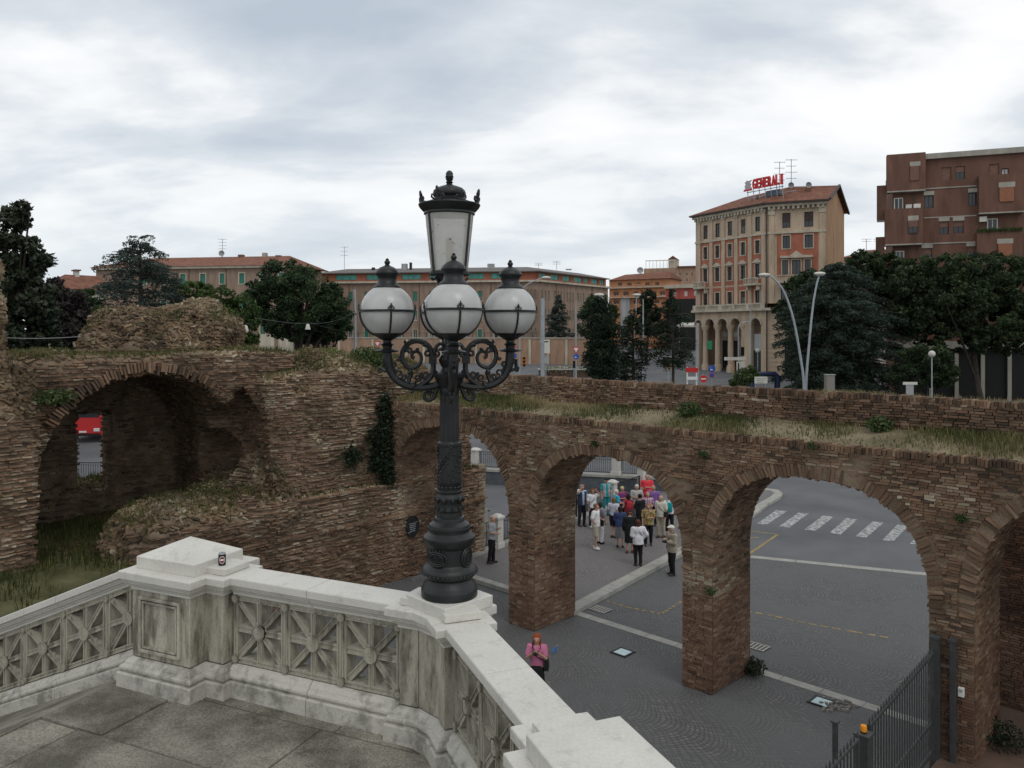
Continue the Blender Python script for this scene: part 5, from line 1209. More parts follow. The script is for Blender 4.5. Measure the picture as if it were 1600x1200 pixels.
weed('elder_bush', 'tall yellow green grassy bush on the ruin roof beside the leafy one', W(13.9, -1.3, 7.3), 0.55, 0.32, 1300, 0.045, leafmat('yellow green weeds', G((0.06, 0.08, 0.02), (0.13, 0.16, 0.05), (0.22, 0.24, 0.09))), 'bush')
for i, (s0, r0, z0, lab) in enumerate(((3.4, -0.02, 5.45, 'green weed tuft rooted in the brickwork over the middle arch'), (0.2, -0.03, 5.5, 'green weed tuft on the spandrel between the two wide arches'), (-2.4, 0.0, 5.95, 'green weed hanging under the coping over the wide arch'), (-5.2, -0.02, 4.9, 'round green weed on the spandrel above the gate pier'), (0.05, 0.0, 2.35, 'green weed on the impost of the middle pier'))):
    weed('wall_weed', lab, W(s0, r0, z0), 0.16, 0.09, 220, 0.028, M['lf_bush'])
for s0, r0, rr, lab in ((-0.1, 1.75, 0.34, 'dark weed clump at the back foot of the middle pier'), (-5.5, 1.2, 0.5, 'dark shrub in the shadowed arch by the gate pier'), (1.3, 1.1, 0.35, 'green weed patch on the grassy viaduct top over the middle pier'), (-3.3, 1.2, 0.3, 'low green weed against the parapet over the wide arch'), (-7.2, 1.0, 0.3, 'low green weed by the parapet near the gate end')):
    zb = etop(np.array(s0), np.array(r0)) if r0 < 1.5 and s0 != -5.5 else (0.35 if s0 == -5.5 else 0.02)
    weed('pier_weed', lab, W(s0, r0, float(zb)), rr, rr*0.6, 700, 0.035, M['lf_bush'] if r0 < 1.5 and s0 != -5.5 else M['lf_ivy'])
# ivy down the corner between tower and viaduct
iv = thing('ivy', 'dark ivy hanging down the corner of the tower beside the arch', 'ivy', W(12.2, -0.5, 3.3)); P = []
for (s0, r0, z0, rs_, rr_, rz_i, k) in ((12.2, -0.2, 5.5, 0.2, 0.3, 0.35, 350), (12.2, -0.45, 5.0, 0.25, 0.45, 0.35, 500), (12.15, -0.25, 4.5, 0.25, 0.5, 0.4, 600), (12.15, -0.55, 4.05, 0.25, 0.4, 0.35, 450), (12.1, -0.2, 3.7, 0.2, 0.3, 0.3, 300), (12.15, -1.6, 4.4, 0.2, 0.35, 0.35, 400), (12.3, -0.15, 6.0, 0.2, 0.25, 0.35, 400), (12.05, -0.2, 3.5, 0.2, 0.3, 0.25, 300)):
    q = RNG.normal(0, 0.5, (k, 3)); P.append(W(s0+q[:, 0]*rs_, r0+q[:, 1]*rr_, z0+q[:, 2]*rz_i))
P = np.concatenate(P); foliage('leaves', P-np.array(iv.location), 0.06, M['lf_ivy'], iv)
s = MB(); 
for k in range(4): s.tube([tuple(W(12.2, -0.3-0.1*k, z0)-np.array(iv.location)) for z0 in (3.2, 4.1+0.2*k, 5.2, 6.0-0.3*k)], 0.015, 4)
s.build('stems', M['bark'], iv)['kind'] = 'stuff'
weed('elder_bush', 'straggly olive bush hanging over the left edge of the vault', W(13.3, -9.95, 6.55), 0.6, 0.22, 1000, 0.04, M['lf_bush'], 'bush')
weed('elder_bush', 'thin dry bush on the rubble heap before the vault', W(13.0, -6.0, 3.7), 0.6, 0.22, 500, 0.03, M['grass'], 'bush')
# small shrub and plants on the planter behind the railing
# ================================================================== buildings
def plain(name, c, rough=0.85, var=0.10, vs=0.5, dirt=0.5, dcol=None):
    m = mat(name, c, rough, var=var+0.06, vscale=vs, dirt=dirt, dscale=0.6, dcol=dcol or tuple(x*0.5 for x in c), dramp=(0.46, 0.68)); streaky(m); return m
M['b_brick'] = plain('brown brick facade', (0.275, 0.198, 0.148)); M['b_red'] = plain('red render panel', (0.36, 0.13, 0.08)); M['b_cream'] = plain('cream stone trim', (0.47, 0.42, 0.33))
M['b_stone'] = plain('sandstone facade', (0.48, 0.375, 0.27), dirt=0.5); M['b_ochre'] = plain('ochre gable wall', (0.36, 0.215, 0.12)); M['b_orange'] = plain('orange render', (0.50, 0.235, 0.12))
M['b_pinkred'] = plain('pinkish red render', (0.38, 0.09, 0.075)); M['b_grey'] = plain('grey render', (0.34, 0.35, 0.35)); M['b_tan'] = plain('tan render', (0.34, 0.22, 0.15))
M['b_brown'] = plain('dark red brick cladding', (0.145, 0.075, 0.053), var=0.15); M['b_pale'] = plain('pale concrete band', (0.34, 0.32, 0.27)); M['b_white'] = plain('white plaster', (0.6, 0.58, 0.52))
M['sh_green'] = mat('green shutter', (0.035, 0.16, 0.12), 0.6, var=0.15); M['sh_teal'] = mat('teal curtain glass', (0.10, 0.33, 0.28), 0.4, var=0.2, vscale=1.5); M['sh_brown'] = mat('brown shutter', (0.16, 0.085, 0.06), 0.7, var=0.15)
M['sh_dark'] = mat('dark brown shutter', (0.05, 0.035, 0.03), 0.6, var=0.2); M['curtain'] = mat('pale curtain', (0.5, 0.5, 0.5), 0.8, var=0.2, vscale=4); M['roofgrey'] = mat('grey roof sheet', (0.14, 0.125, 0.115), 0.7, var=0.15); M['sh_orange'] = mat('orange brown blind', (0.26, 0.11, 0.06), 0.7, var=0.1)
M['curtain2'] = mat('dim curtain', (0.16, 0.17, 0.17), 0.6, var=0.35, vscale=2.5)
def tile_mat(name, c):
    m = mat(name, c, 0.9, var=0.3, vscale=1.4, dirt=0.35, dscale=0.9, dcol=tuple(x*0.5 for x in c)); t = m.node_tree; b = t.nodes['Principled BSDF']
    tc = N(t, 'ShaderNodeTexCoord'); wv = N(t, 'ShaderNodeTexWave', wave_type='BANDS', bands_direction='Z'); wv.inputs['Scale'].default_value = 6; wv.inputs['Distortion'].default_value = 1.0; wv.inputs['Detail'].default_value = 2
    t.links.new(tc.outputs['Object'], wv.inputs['Vector']); bp = N(t, 'ShaderNodeBump'); bp.inputs['Strength'].default_value = 0.8; bp.inputs['Distance'].default_value = 0.12; t.links.new(wv.outputs[0], bp.inputs['Height']); t.links.new(bp.outputs[0], b.inputs['Normal']); return m
M['tiles'] = tile_mat('terracotta roof tiles', (0.26, 0.115, 0.075))
class Fac:
    """a vertical facade between two plan points, drawn in photo pixels: x along, z up, o outwards"""
    def __init__(s, a, b, root):
        s.a = Vector((a[0], a[1], 0)); b = Vector((b[0], b[1], 0)); s.e = (b-s.a).normalized(); s.L = (b-s.a).length; s.n = Vector((s.e.y, -s.e.x, 0)); s.root = root; s.o = Vector(root.location)
    def X(s, px):
        k = (px-800)/F; return (k*s.a.y-s.a.x)/(s.e.x-k*s.e.y)
    def Z(s, px, py):
        d = s.a.y+s.e.y*s.X(px); return CZ-(py-HOR)/F*d
    def P(s, x, z, o=0.0):
        p = s.a+s.e*x+s.n*o; return (p.x-s.o.x, p.y-s.o.y, z-s.o.z)
    def box(s, mb, x0, x1, z0, z1, o0, o1):
        v = [s.P(x, z, o) for o in (o0, o1) for z in (z0, z1) for x in (x0, x1)]
        mb.add(v, [(0, 2, 3, 1), (4, 5, 7, 6), (0, 1, 5, 4), (2, 6, 7, 3), (0, 4, 6, 2), (1, 3, 7, 5)]); return mb
    def slab(s, name, m, x0, x1, z0, z1, o0, o1, parent=None, bevel=0): return s.box(MB(), x0, x1, z0, z1, o0, o1).build(name, m, parent or s.root, bevel=bevel)
    def wall(s, x0, x1, z0, z1, ops, m, depth=0.28, o=0.0, name='wall'):
        """sheet with real openings and reveals, closed at the back by the window itself"""
        xs = sorted(set([x0, x1]+[v for q in ops for v in q[:2] if x0 < v < x1])); zs = sorted(set([z0, z1]+[v for q in ops for v in q[2:4] if z0 < v < z1])); mb = MB()
        for xa, xb in zip(xs, xs[1:]):
            for za, zb in zip(zs, zs[1:]):
                c, d = (xa+xb)/2, (za+zb)/2
                if any(q[0] < c < q[1] and q[2] < d < q[3] for q in ops): continue
                mb.add([s.P(xa, za, o), s.P(xb, za, o), s.P(xb, zb, o), s.P(xa, zb, o)], [(0, 1, 2, 3)])
        for q in ops:
            a, b, c, d = q[:4]
            for (p0, p1) in (((a, c), (b, c)), ((b, c), (b, d)), ((b, d), (a, d)), ((a, d), (a, c))):
                mb.add([s.P(p0[0], p0[1], o), s.P(p1[0], p1[1], o), s.P(p1[0], p1[1], o-depth), s.P(p0[0], p0[1], o-depth)], [(0, 1, 2, 3)])
        return mb.build(name, m, s.root)
    def window(s, q, pane=None, frame=None, depth=0.22, o=0.0, trim=None, tw=0.16, shutters=None, bars=1, half=None, sill=True):
        a, b, c, d = q[:4]; pane = pane or M['dark_glass']; frame = frame or M['b_white']; fw = min(0.09, (b-a)*0.1); oo = o-depth
        mb = MB()
        for xa, xb, za, zb in ((a, b, c, c+fw), (a, b, d-fw, d), (a, a+fw, c+fw, d-fw), (b-fw, b, c+fw, d-fw)): s.box(mb, xa, xb, za, zb, oo, oo+0.07)
        for k in range(bars): x = a+(b-a)*(k+1)/(bars+1); s.box(mb, x-fw*0.4, x+fw*0.4, c+fw, d-fw, oo, oo+0.06)
        w_ = mb.build('window', frame, s.root)
        s.slab('pane', pane, a, b, c, d, oo-0.04, oo+0.02, w_)
        if half: s.slab('blind', half[0], a+fw*0.3, b-fw*0.3, c+(d-c)*half[1], d-0.01, oo+0.03, oo+0.10, w_)
        if shutters: s.slab('shutter', shutters, a+0.01, b-0.01, c+0.01, d-0.01, oo+0.075, oo+0.13, w_)
        if trim:
            t = MB(); 
            for xa, xb, za, zb in ((a-tw, b+tw, d, d+tw), (a-tw, a, c, d), (b, b+tw, c, d), (a-tw*1.25, b+tw*1.25, c-tw*0.8, c)): s.box(t, xa, xb, za, zb, o-0.02, o+0.07)
            t.build('surround', trim, w_)
        return w_
    def px(s, x0, x1, y0, y1): 
        xm = (x0+x1)/2; return (s.X(x0), s.X(x1), s.Z(xm, y1), s.Z(xm, y0))
def block(root, pts, z0, z1, m, name='mass'):
    o = root.location; p = [(q[0]-o.x, q[1]-o.y) for q in pts]
    a = sum(p[i][0]*p[(i+1) % len(p)][1]-p[(i+1) % len(p)][0]*p[i][1] for i in range(len(p)))
    if a < 0: p = p[::-1]
    return MB().prism(p, z0-o.z, z1-o.z).build(name, m, root)
def antenna(root, p, h, name='antenna', n=4, dish=False):
    mb = MB(); mb.tube([p, (p[0], p[1], p[2]+h)], 0.05, 5)
    for k in range(n):
        z = p[2]+h*(0.98-0.16*k); l = 0.8-0.1*(k % 2); mb.bar((p[0]-l, p[1], z), (p[0]+l, p[1], z), 0.05)
        for j in range(-2, 3): mb.bar((p[0]+j*l*0.45, p[1]-0.25, z), (p[0]+j*l*0.45, p[1]+0.25, z), 0.03)
    mb.build(name, M['steel'], root)
    if dish: dish_at(root, (p[0], p[1]-0.2, p[2]+h*0.25))
def dish_at(root, p, r=0.55):
    mb = MB(); n = 16
    for i in range(5):
        rr = r*(i+0.02)/4
        for j in range(n): a = 2*math.pi*j/n; mb.v.append((p[0]+rr*math.cos(a), p[1]-0.30*(rr/r)**2, p[2]+rr*math.sin(a)*0.98))
    for i in range(4):
        for j in range(n): j2 = (j+1) % n; mb.f.append((i*n+j, i*n+j2, (i+1)*n+j2, (i+1)*n+j))
    mb.bar((p[0], p[1]+0.05, p[2]), (p[0], p[1]+0.05, p[2]-r*1.4), 0.06); mb.bar((p[0], p[1], p[2]), (p[0], p[1]-0.5, p[2]-0.1), 0.03)
    mb.build('satellite_dish', M['b_grey'], root, True)

# ---------------------------------------------------------------- long brick office block (middle distance)
A, B, C_ = at(500, 520, 156), at(842, 520, 150), at(950, 520, 172)
lb = thing('office_building', 'long brown brick building with teal attic windows behind the lamp globes', 'building', (A.x, A.y, 4.2))
f1 = Fac(A, B, lb); f2 = Fac(B, C_, lb)
def zo(x): return 500+x/3.478
def yo(y): return 380+y/3.478
ZC = f1.Z(700, yo(214)); zb_ = 3.6
def win_grid(f, cols, rows, hw_px, pane_fn, attic_z=None):
    ops = []
    for c in cols:
        for r0, r1 in rows: ops.append((*f.px(c-hw_px, c+hw_px, r0, r1), c, r0))
    return ops
rows1 = [(yo(262), yo(315)), (yo(365), yo(420)), (yo(468), yo(522))]
cols1 = [zo(165-88+88*k) for k in range(-0, 12)]
# rows follow the facade, so take heights at its middle
def fixed_rows(f, rows, pxm): return [(f.Z(pxm, b), f.Z(pxm, a)) for a, b in rows]
rz1 = fixed_rows(f1, rows1, 680); ops1 = [(f1.X(c)-0.42, f1.X(c)+0.42, z0, z1) for c in cols1 for z0, z1 in rz1 if 0.8 < f1.X(c) < f1.L-0.8]
f1.wall(0, f1.L, zb_, ZC, ops1, M['b_brick'])
for i, q in enumerate(ops1): f1.window(q, pane=random.choice((M['dark_glass'], M['curtain2'])), shutters=random.choice((M['sh_green'], M['sh_green'], None, None)), half=random.choice((None, (M['sh_green'], 0.5))), trim=M['b_cream'] if i % 3 else None, tw=0.1)
ops2 = []
for g_ in ((1130, 1150, 1172), (1207, 1226, 1245), (1277, 1295, 1312), (1345, 1360, 1375), (1403, 1417, 1432), (1460, 1474, 1488)):
    for c in g_:
        x = f2.X(zo(c))
        for z0, z1 in rz1: ops2.append((x-0.24, x+0.24, z0, z1+0.15))
f2.wall(0, f2.L, zb_, ZC, ops2, M['b_brick'])
for q in ops2: f2.window(q, bars=0)
o = lb.location; Dk = f1.n*-14
# attic storey: red panels and teal glazing
ZA0, ZA1 = ZC+0.55, f1.Z(700, yo(160))
for f, wins in ((f1, [(80, 195), (248, 365), (440, 545), (590, 660), (700, 770), (800, 890), (925, 1000), (1030, 1085)]), (f2, [(1120, 1168), (1205, 1240), (1265, 1308), (1330, 1370), (1393, 1435), (1450, 1470), (1487, 1520), (1535, 1553)])):
    ops = [(f.X(zo(a)), f.X(zo(b)), ZA0+0.12, ZA1-0.15) for a, b in wins]; ops = [q for q in ops if q[0] > 0.1 and q[1] < f.L-0.1]
    f.wall(0, f.L, ZC+0.3, ZA1, ops, M['b_red'], 0.2, -0.5, 'attic_wall')
    for q in ops: f.window(q, M['sh_teal'], M['sh_green'], 0.15, -0.5, bars=max(1, int((q[1]-q[0])/1.6)))
    f.slab('cornice', M['b_cream'], -0.3, f.L+0.3, ZC, ZC+0.35, -0.8, 0.55); f.slab('eaves', M['roofgrey'], -0.6, f.L+0.4, ZA1, ZA1+0.18, -1.2, 0.35)
    for k in range(0, int(f.L), 14): f.slab('downpipe', M['sh_brown'], k+6.0, k+6.12, zb_, ZC, 0.0, 0.12)
zt = ZA1+0.18-o.z
pA, pB, pC = [Vector(p) for p in (f1.P(-0.6, ZA1+0.18, 0.35), f1.P(f1.L, ZA1+0.18, 0.35), f2.P(f2.L+0.4, ZA1+0.18, 0.35))]
qA, qB, qC = [Vector(p) for p in (f1.P(3, ZA1+1.5, -7), f1.P(f1.L-3.0, ZA1+1.5, -7), f2.P(f2.L-2, ZA1+1.5, -6))]
mb = MB(); mb.add([pA, pB, pC, qC, qB, qA], [(0, 1, 4, 5), (1, 2, 3, 4)]); e_ = [Vector(f1.P(-0.6, ZA1+0.18, -14)), Vector(f2.P(f2.L+0.4, ZA1+0.18, -13))]; mb.add([pA, qA, e_[0]], [(0, 1, 2)]); mb.add([pC, e_[1], qC], [(0, 1, 2)]); mb.build('roof', M['roofgrey'], lb)
for f in (f1, f2): f.slab('core', M['b_brick'], 0.3, f.L-0.3, zb_, ZA1, -9, -0.8)
for px, py, w_ in ((622, 411, 9), (632, 409, 3), (761, 411, 11), (572, 417, 4), (886, 421, 9)):
    f = f1; x = f.X(px); f.slab('roof_vent', M['b_grey'] if w_ > 5 else M['black'], x-w_/F*75, x+w_/F*75, ZA1+0.8, f.Z(px, py-2), -5, -4.2)
for px, py in ((527, 382), (867, 405), (838, 408)): antenna(lb, f1.P(f1.X(px), ZA1+0.6, -4), f1.Z(px, py)-ZA1-0.6, n=3)
# terrace wall in front of it
ra, rb2 = at(520, 520, 136), at(925, 520, 128); rw = thing('retaining_wall', 'low beige retaining wall along the road before the office building', 'wall', (ra.x, ra.y, gz(132))); fr_ = Fac(ra, rb2, rw)
fr_.slab('wall', M['b_tan'], 0, fr_.L, gz(132)-0.4, CZ-(529-HOR)/F*132, -0.5, 0); fr_.slab('coping', M['b_pale'], -0.1, fr_.L+0.1, CZ-(529-HOR)/F*132, CZ-(527-HOR)/F*132, -0.6, 0.1)
for k in range(14): fr_.slab('buttress', M['b_cream'], 1.0+k*3.0, 1.4+k*3.0, gz(132)-0.4, CZ-(530-HOR)/F*132, 0, 0.18)
fr_.slab('top_rail', M['iron_dark'], 0, fr_.L, CZ-(520.5-HOR)/F*132, CZ-(520-HOR)/F*132, -0.3, -0.24)
for k in range(22): fr_.slab('rail_post', M['iron_dark'], 0.5+k*2.0, 0.58+k*2.0, CZ-(527-HOR)/F*132, CZ-(520-HOR)/F*132, -0.3, -0.22)

# ---------------------------------------------------------------- brick palace with hipped tile roof (left)
A, B = at(150, 520, 142), at(455, 520, 136); pb_ = thing('brick_palace', 'brick building with terracotta hipped roof behind the stone pine', 'building', (A.x, A.y, 4)); f = Fac(A, B, pb_)
ZE = f.Z(350, 417); ops = []
for a, b, c, d in ((265, 305, 340, 400), (418, 455, 340, 418), (570, 610, 335, 418), (110, 150, 340, 410), (-40, 0, 340, 410), (-200, -160, 340, 410), (735, 775, 345, 425), (880, 920, 345, 425)): 
    x0, x1, z0, z1 = f.px(260+a/5, 260+b/5, 360+c/5, 360+d/5); z0, z1 = f.Z(340, 443.5), f.Z(340, 427.5)
    for dz in (0, -4.6, -9.0): ops.append((x0, x1, z0+dz, z1+dz))
ops = [q for q in ops if q[0] > 0.2 and q[1] < f.L-0.2]
f.wall(0, f.L, 3, ZE, ops, M['b_brick']); 
for q in ops: f.window(q, shutters=M['sh_green'], trim=M['b_cream'], tw=0.18)
f.slab('cornice', M['b_cream'], -0.5, f.L+0.5, ZE-0.25, ZE+0.15, -0.3, 0.6); f.slab('string_course', M['b_cream'], 0, f.L, ZE-7.5, ZE-7.2, -0.1, 0.12); f.slab('core', M['b_brick'], 0.3, f.L-0.3, 3, ZE, -14, -0.5)
for k in range(5): f.slab('downpipe', M['sh_brown'], 4+k*7.0, 4.14+k*7.0, 5, ZE-0.3, 0, 0.12)
zr = f.Z(350, 395); R0, R1, R2, R3 = [Vector(p) for p in (f.P(-0.8, ZE+0.15, 0.8), f.P(f.L+0.8, ZE+0.15, 0.8), f.P(f.L+0.8, ZE+0.15, -15), f.P(-0.8, ZE+0.15, -15))]; r0, r1 = Vector(f.P(6, zr, -7)), Vector(f.P(f.X(425), zr, -7))
MB().add([R0, R1, R2, R3, r0, r1], [(0, 1, 5, 4), (1, 2, 5), (2, 3, 4, 5), (3, 0, 4)]).build('roof', M['tiles'], pb_)
for px, py, w_, m_ in ((346, 392, 4, 'sh_brown'), (384.5, 389, 3, 'b_pale'), (407, 393, 4, 'sh_brown')): f.slab('chimney', M[m_], f.X(px)-w_/F*140, f.X(px)+w_/F*140, zr-1.2, f.Z(px, py), -7.4, -6.5)
antenna(pb_, f.P(f.X(315), zr-0.3, -7), f.Z(315, 366)-zr+0.3, n=4, dish=True)
# arched doorways at street level, half hidden by the pines
for px in (418, 447): f.slab('portal', M['b_cream'], f.X(px)-1.3, f.X(px)+1.3, 4.4, f.Z(px, 522), -0.05, 0.25)

# ---------------------------------------------------------------- small house with red roof far left
A, B = at(84, 520, 92), at(165, 520, 96); hs = thing('red_roof_house', 'low cream house with a red tiled roof between magnolia and cedar', 'house', (A.x, A.y, 1.8)); f = Fac(A, B, hs); ZE = f.Z(125, 452)
f.wall(0, f.L, 1.4, ZE, [], M['b_cream']); f.slab('core', M['b_cream'], 0.1, f.L-0.1, 1.4, ZE, -7, -0.05)
for k in range(3):
    q = (0.8+k*2.0, 1.6+k*2.0, ZE-2.6, ZE-1.1); f.window((q[0], q[1], q[2], q[3]), depth=-0.03, shutters=M['sh_brown'])
zr = f.Z(130, 427); P_ = [Vector(p) for p in (f.P(-0.6, ZE, 0.6), f.P(f.L+0.6, ZE, 0.6), f.P(f.L+0.6, ZE, -8), f.P(-0.6, ZE, -8), f.P(2.2, zr, -3.6), f.P(f.L+0.6, zr, -3.6))]
MB().add(P_, [(0, 1, 5, 4), (1, 2, 5), (2, 3, 4, 5), (3, 0, 4)]).build('roof', M['tiles'], hs); f.slab('chimney', M['b_white'], f.X(131), f.X(137), zr-0.4, f.Z(134, 420), -4, -3); f.slab('chimney_cap', M['tiles'], f.X(129), f.X(139), f.Z(134, 421), f.Z(134, 419), -4.2, -2.8)

# ---------------------------------------------------------------- orange apartment houses (centre right)
def z4(x, y): return 820+x/5.333, 400+y/5.333
A, B = at(952, 520, 195), at(1045, 520, 187); oh = thing('orange_apartment', 'orange apartment house with brown shuttered windows and balcony strip', 'building', (A.x, A.y, 4.5)); f = Fac(A, B, oh); ZE = f.Z(1000, z4(0, 195)[1]); ops = []
for a, b, c, d in ((775, 810, 222, 252), (853, 890, 222, 252), (930, 965, 222, 236), (1003, 1040, 220, 250), (1085, 1120, 218, 248), (738, 783, 297, 332), (820, 865, 297, 332), (908, 945, 295, 330), (1060, 1098, 293, 328), (1125, 1170, 293, 328), (738, 783, 370, 402), (820, 862, 370, 402), (900, 940, 370, 402), (1000, 1040, 368, 400), (1080, 1120, 366, 398)):
    ops.append(f.px(*[z4(q, 0)[0] for q in (a, b)], *[z4(0, q)[1] for q in (c, d)]))
f.wall(0, f.L, 4, ZE, [q for q in ops if q[1] < f.L], M['b_orange']); [f.window(q, half=(M['sh_brown'], 0.3)) for q in ops if q[1] < f.L]; f.slab('core', M['b_orange'], 0.1, f.L-0.1, 4, ZE, -9, -0.4)
for y in (258, 340): f.slab('balcony_band', M['b_cream'], 0, f.L, f.Z(1000, z4(0, y+8)[1]), f.Z(1000, z4(0, y)[1]), -0.1, 0.9)
f.slab('grey_bay', M['b_grey'], f.X(z4(805, 0)[0]), f.X(z4(880, 0)[0]), 4.2, f.Z(980, z4(0, 345)[1]), -0.1, 0.5)
P_ = [Vector(p) for p in (f.P(0, ZE, 0.7), f.P(f.L+0.5, ZE, 0.7), f.P(f.L+0.5, ZE, -9), f.P(0, ZE, -9), f.P(2.5, ZE+1.6, -4), f.P(f.L-1, ZE+1.9, -4))]; MB().add(P_, [(0, 1, 5, 4), (1, 2, 5), (2, 3, 4, 5), (3, 0, 4)]).build('roof', M['tiles'], oh); dish_at(oh, f.P(f.X(z4(920, 0)[0]), ZE+2.4, -3), 0.8)
A, B = at(1006, 520, 225), at(1095, 520, 220); tb_ = thing('tan_apartment', 'taller tan apartment house with roof terrace behind the orange one', 'building', (A.x, A.y, 4.5)); f = Fac(A, B, tb_); ZE = f.Z(1040, z4(0, 100)[1]); ops = [f.px(*[z4(q, 0)[0] for q in (a, b)], *[z4(0, q)[1] for q in (c, d)]) for a, b, c, d in ((1285, 1302, 140, 165), (1285, 1302, 185, 215), (1340, 1360, 140, 165), (1340, 1360, 185, 215), (1385, 1400, 140, 165))]
f.wall(0, f.L, 4, ZE, ops, M['b_tan']); [f.window(q) for q in ops]; f.slab('core', M['b_tan'], 0.1, f.L-0.1, 4, ZE, -10, -0.4); f.slab('eaves', M['tiles'], f.X(1058), f.L+0.4, ZE, ZE+0.4, -10, 0.5)
for k in range(9): f.slab('terrace_post', M['b_white'], 0.3+k*1.0, 0.4+k*1.0, ZE, ZE+2.2, -1.6, -1.5)
f.slab('terrace_rail', M['b_white'], 0.2, 8.6, ZE+2.2, ZE+2.4, -1.7, -1.4); f.slab('roof_hut', M['b_cream'], f.X(1043), f.X(1057), ZE, ZE+2.6, -6, -2)
p5 = [Vector(f.P(f.X(1042), ZE+2.6, -1.8)), Vector(f.P(f.X(1058), ZE+2.6, -1.8)), Vector(f.P(f.X(1050), ZE+3.6, -1.8))]; p6 = [p+f.n*-4.4 for p in p5]; MB().add(p5+p6, [(0, 1, 2), (5, 4, 3), (1, 4, 5, 2), (3, 0, 2, 5), (0, 3, 4, 1)]).build('hut_roof', M['tiles'], tb_)
A, B = at(1040, 520, 172), at(1095, 520, 168); rh = thing('red_house', 'pinkish red house with pale shutters beside the corner palazzo', 'building', (A.x, A.y, 4.4)); f = Fac(A, B, rh); ZE = f.Z(1065, z4(0, 268)[1]); ops = [f.px(*[z4(q, 0)[0] for q in (a, b)], *[z4(0, q)[1] for q in (c, d)]) for a, b, c, d in ((1240, 1262, 293, 335), (1328, 1355, 293, 335), (1408, 1425, 290, 330))]
f.wall(0, f.L, 4, ZE, ops, M['b_pinkred']); [f.window(q, shutters=M['b_white']) for q in ops]; f.slab('core', M['b_pinkred'], 0.1, f.L-0.1, 4, ZE, -8, -0.4); f.slab('cornice', M['b_cream'], -0.2, f.L+0.2, ZE, ZE+0.8, -8, 0.4); f.slab('shop_front', M['black'], 0.2, f.L-0.2, 4.3, f.Z(1065, z4(0, 358)[1]), -0.1, 0.15)

# ---------------------------------------------------------------- corner palazzo with the roof sign
A, B, C_ = at(1087, 520, 120), at(1198, 520, 108), at(1291, 520, 105); D_ = at(1319, 520, 116)
gp_ = thing('corner_palazzo', 'six storey cream and red corner palazzo with arcade and roof sign', 'building', (B.x, B.y, 3.2)); fa, fb, fd = Fac(A, B, gp_), Fac(B, C_, gp_), Fac(C_, D_, gp_)
def gx(x): return 1060+x/3
def gy(y): return 220+y/3
Zb = 2.6; zf = lambda y, f=fb, p=1205: f.Z(p, gy(y)); ZE = zf(300); ZCo0, ZCo1 = zf(795), zf(762)
opsA, sty = [], []
cen = (127, 183, 241, 303, 371)
for c in cen:
    x = fa.X(gx(c))
    for (y0, y1, hw_, kind) in ((348, 418, 0.45, 'top'), (460, 522, 0.42, 'trim'), (572, 640, 0.45, 'ped'), (698, 757, 0.45, 'low')):
        z1, z0 = zf(y0), zf(y1); opsA.append((x-hw_, x+hw_, z0, z1)); sty.append(kind)
fa.wall(0, fa.L, ZCo1, ZE, opsA, M['b_stone'])
def dress(f, q, kind):
    a, b, c, d = q
    if kind != 'top': f.slab('red_panel', M['b_red'], a-0.55, a-0.16, c-0.7, d+0.7, 0.0, 0.03); f.slab('red_panel', M['b_red'], b+0.16, b+0.55, c-0.7, d+0.7, 0.0, 0.03); f.slab('red_panel', M['b_red'], a-0.16, b+0.16, d+0.17, d+0.7, 0.0, 0.028); f.slab('red_panel', M['b_red'], a-0.16, b+0.16, c-0.7, c-0.14, 0.0, 0.028)
    w_ = f.window(q, pane=random.choice((M['dark_glass'], M['dark_glass'], M['curtain2'])), frame=M['sh_dark'], trim=M['b_cream'] if kind != 'top' else None, tw=0.15, shutters=None if kind == 'top' else None, half=(M['sh_dark'], 0.55) if random.random() < 0.5 else None)
    if kind == 'ped':
        f.slab('hood', M['b_cream'], a-0.3, b+0.3, d+0.16, d+0.3, 0, 0.3, w_)
        p = [Vector(f.P(a-0.3, d+0.3, 0.25)), Vector(f.P(b+0.3, d+0.3, 0.25)), Vector(f.P((a+b)/2, d+0.75, 0.25))]; k = [v-f.n*0.25 for v in p]; MB().add(p+k, [(0, 1, 2), (5, 4, 3), (1, 4, 5, 2), (3, 0, 2, 5)]).build('pediment', M['b_cream'], w_)
for q, k in zip(opsA, sty): dress(fa, q, k)
for c in (98, 155, 212, 272, 337, 400): x = fa.X(gx(c)); fa.slab('pilaster', M['b_stone'], x-0.32, x+0.32, ZCo1, ZE-0.6, 0, 0.14); fa.slab('capital', M['b_cream'], x-0.42, x+0.42, ZE-1.0, ZE-0.5, 0, 0.24)
for f in (fa, fb):
    f.slab('frieze_band', M['b_cream'], 0, f.L, zf(438), zf(428), 0, 0.2); f.slab('cornice', M['b_cream'], -0.2, f.L+0.2, ZE-0.35, ZE, -0.2, 0.55); f.slab('gutter', M['sh_dark'], -0.4, f.L+0.4, ZE, ZE+0.22, 0.3, 0.95)
    for k in range(int(f.L/0.62)): f.slab('dentil', M['b_cream'], 0.2+k*0.62, 0.5+k*0.62, ZE-0.75, ZE-0.36, 0, 0.5)
    f.slab('main_cornice', M['b_cream'], -0.2, f.L+0.2, ZCo0, ZCo0+0.35, -0.2, 0.75)
opsB = []; stB = []
for a, b in ((487, 525), (590, 632)):
    x0, x1 = fb.X(gx(a)), fb.X(gx(b))
    opsB += [(x0, x1, zf(412), zf(342)), (x0+0.05, x1-0.05, zf(508), zf(448))]; stB += ['top', 'trim']
for a, b in ((487, 515), (533, 573), (592, 620)): opsB.append((fb.X(gx(a)), fb.X(gx(b)), zf(630), zf(562))); stB.append('tri')
for a, b in ((480, 515), (590, 625)): opsB.append((fb.X(gx(a)), fb.X(gx(b)), zf(757), zf(692))); stB.append('low')

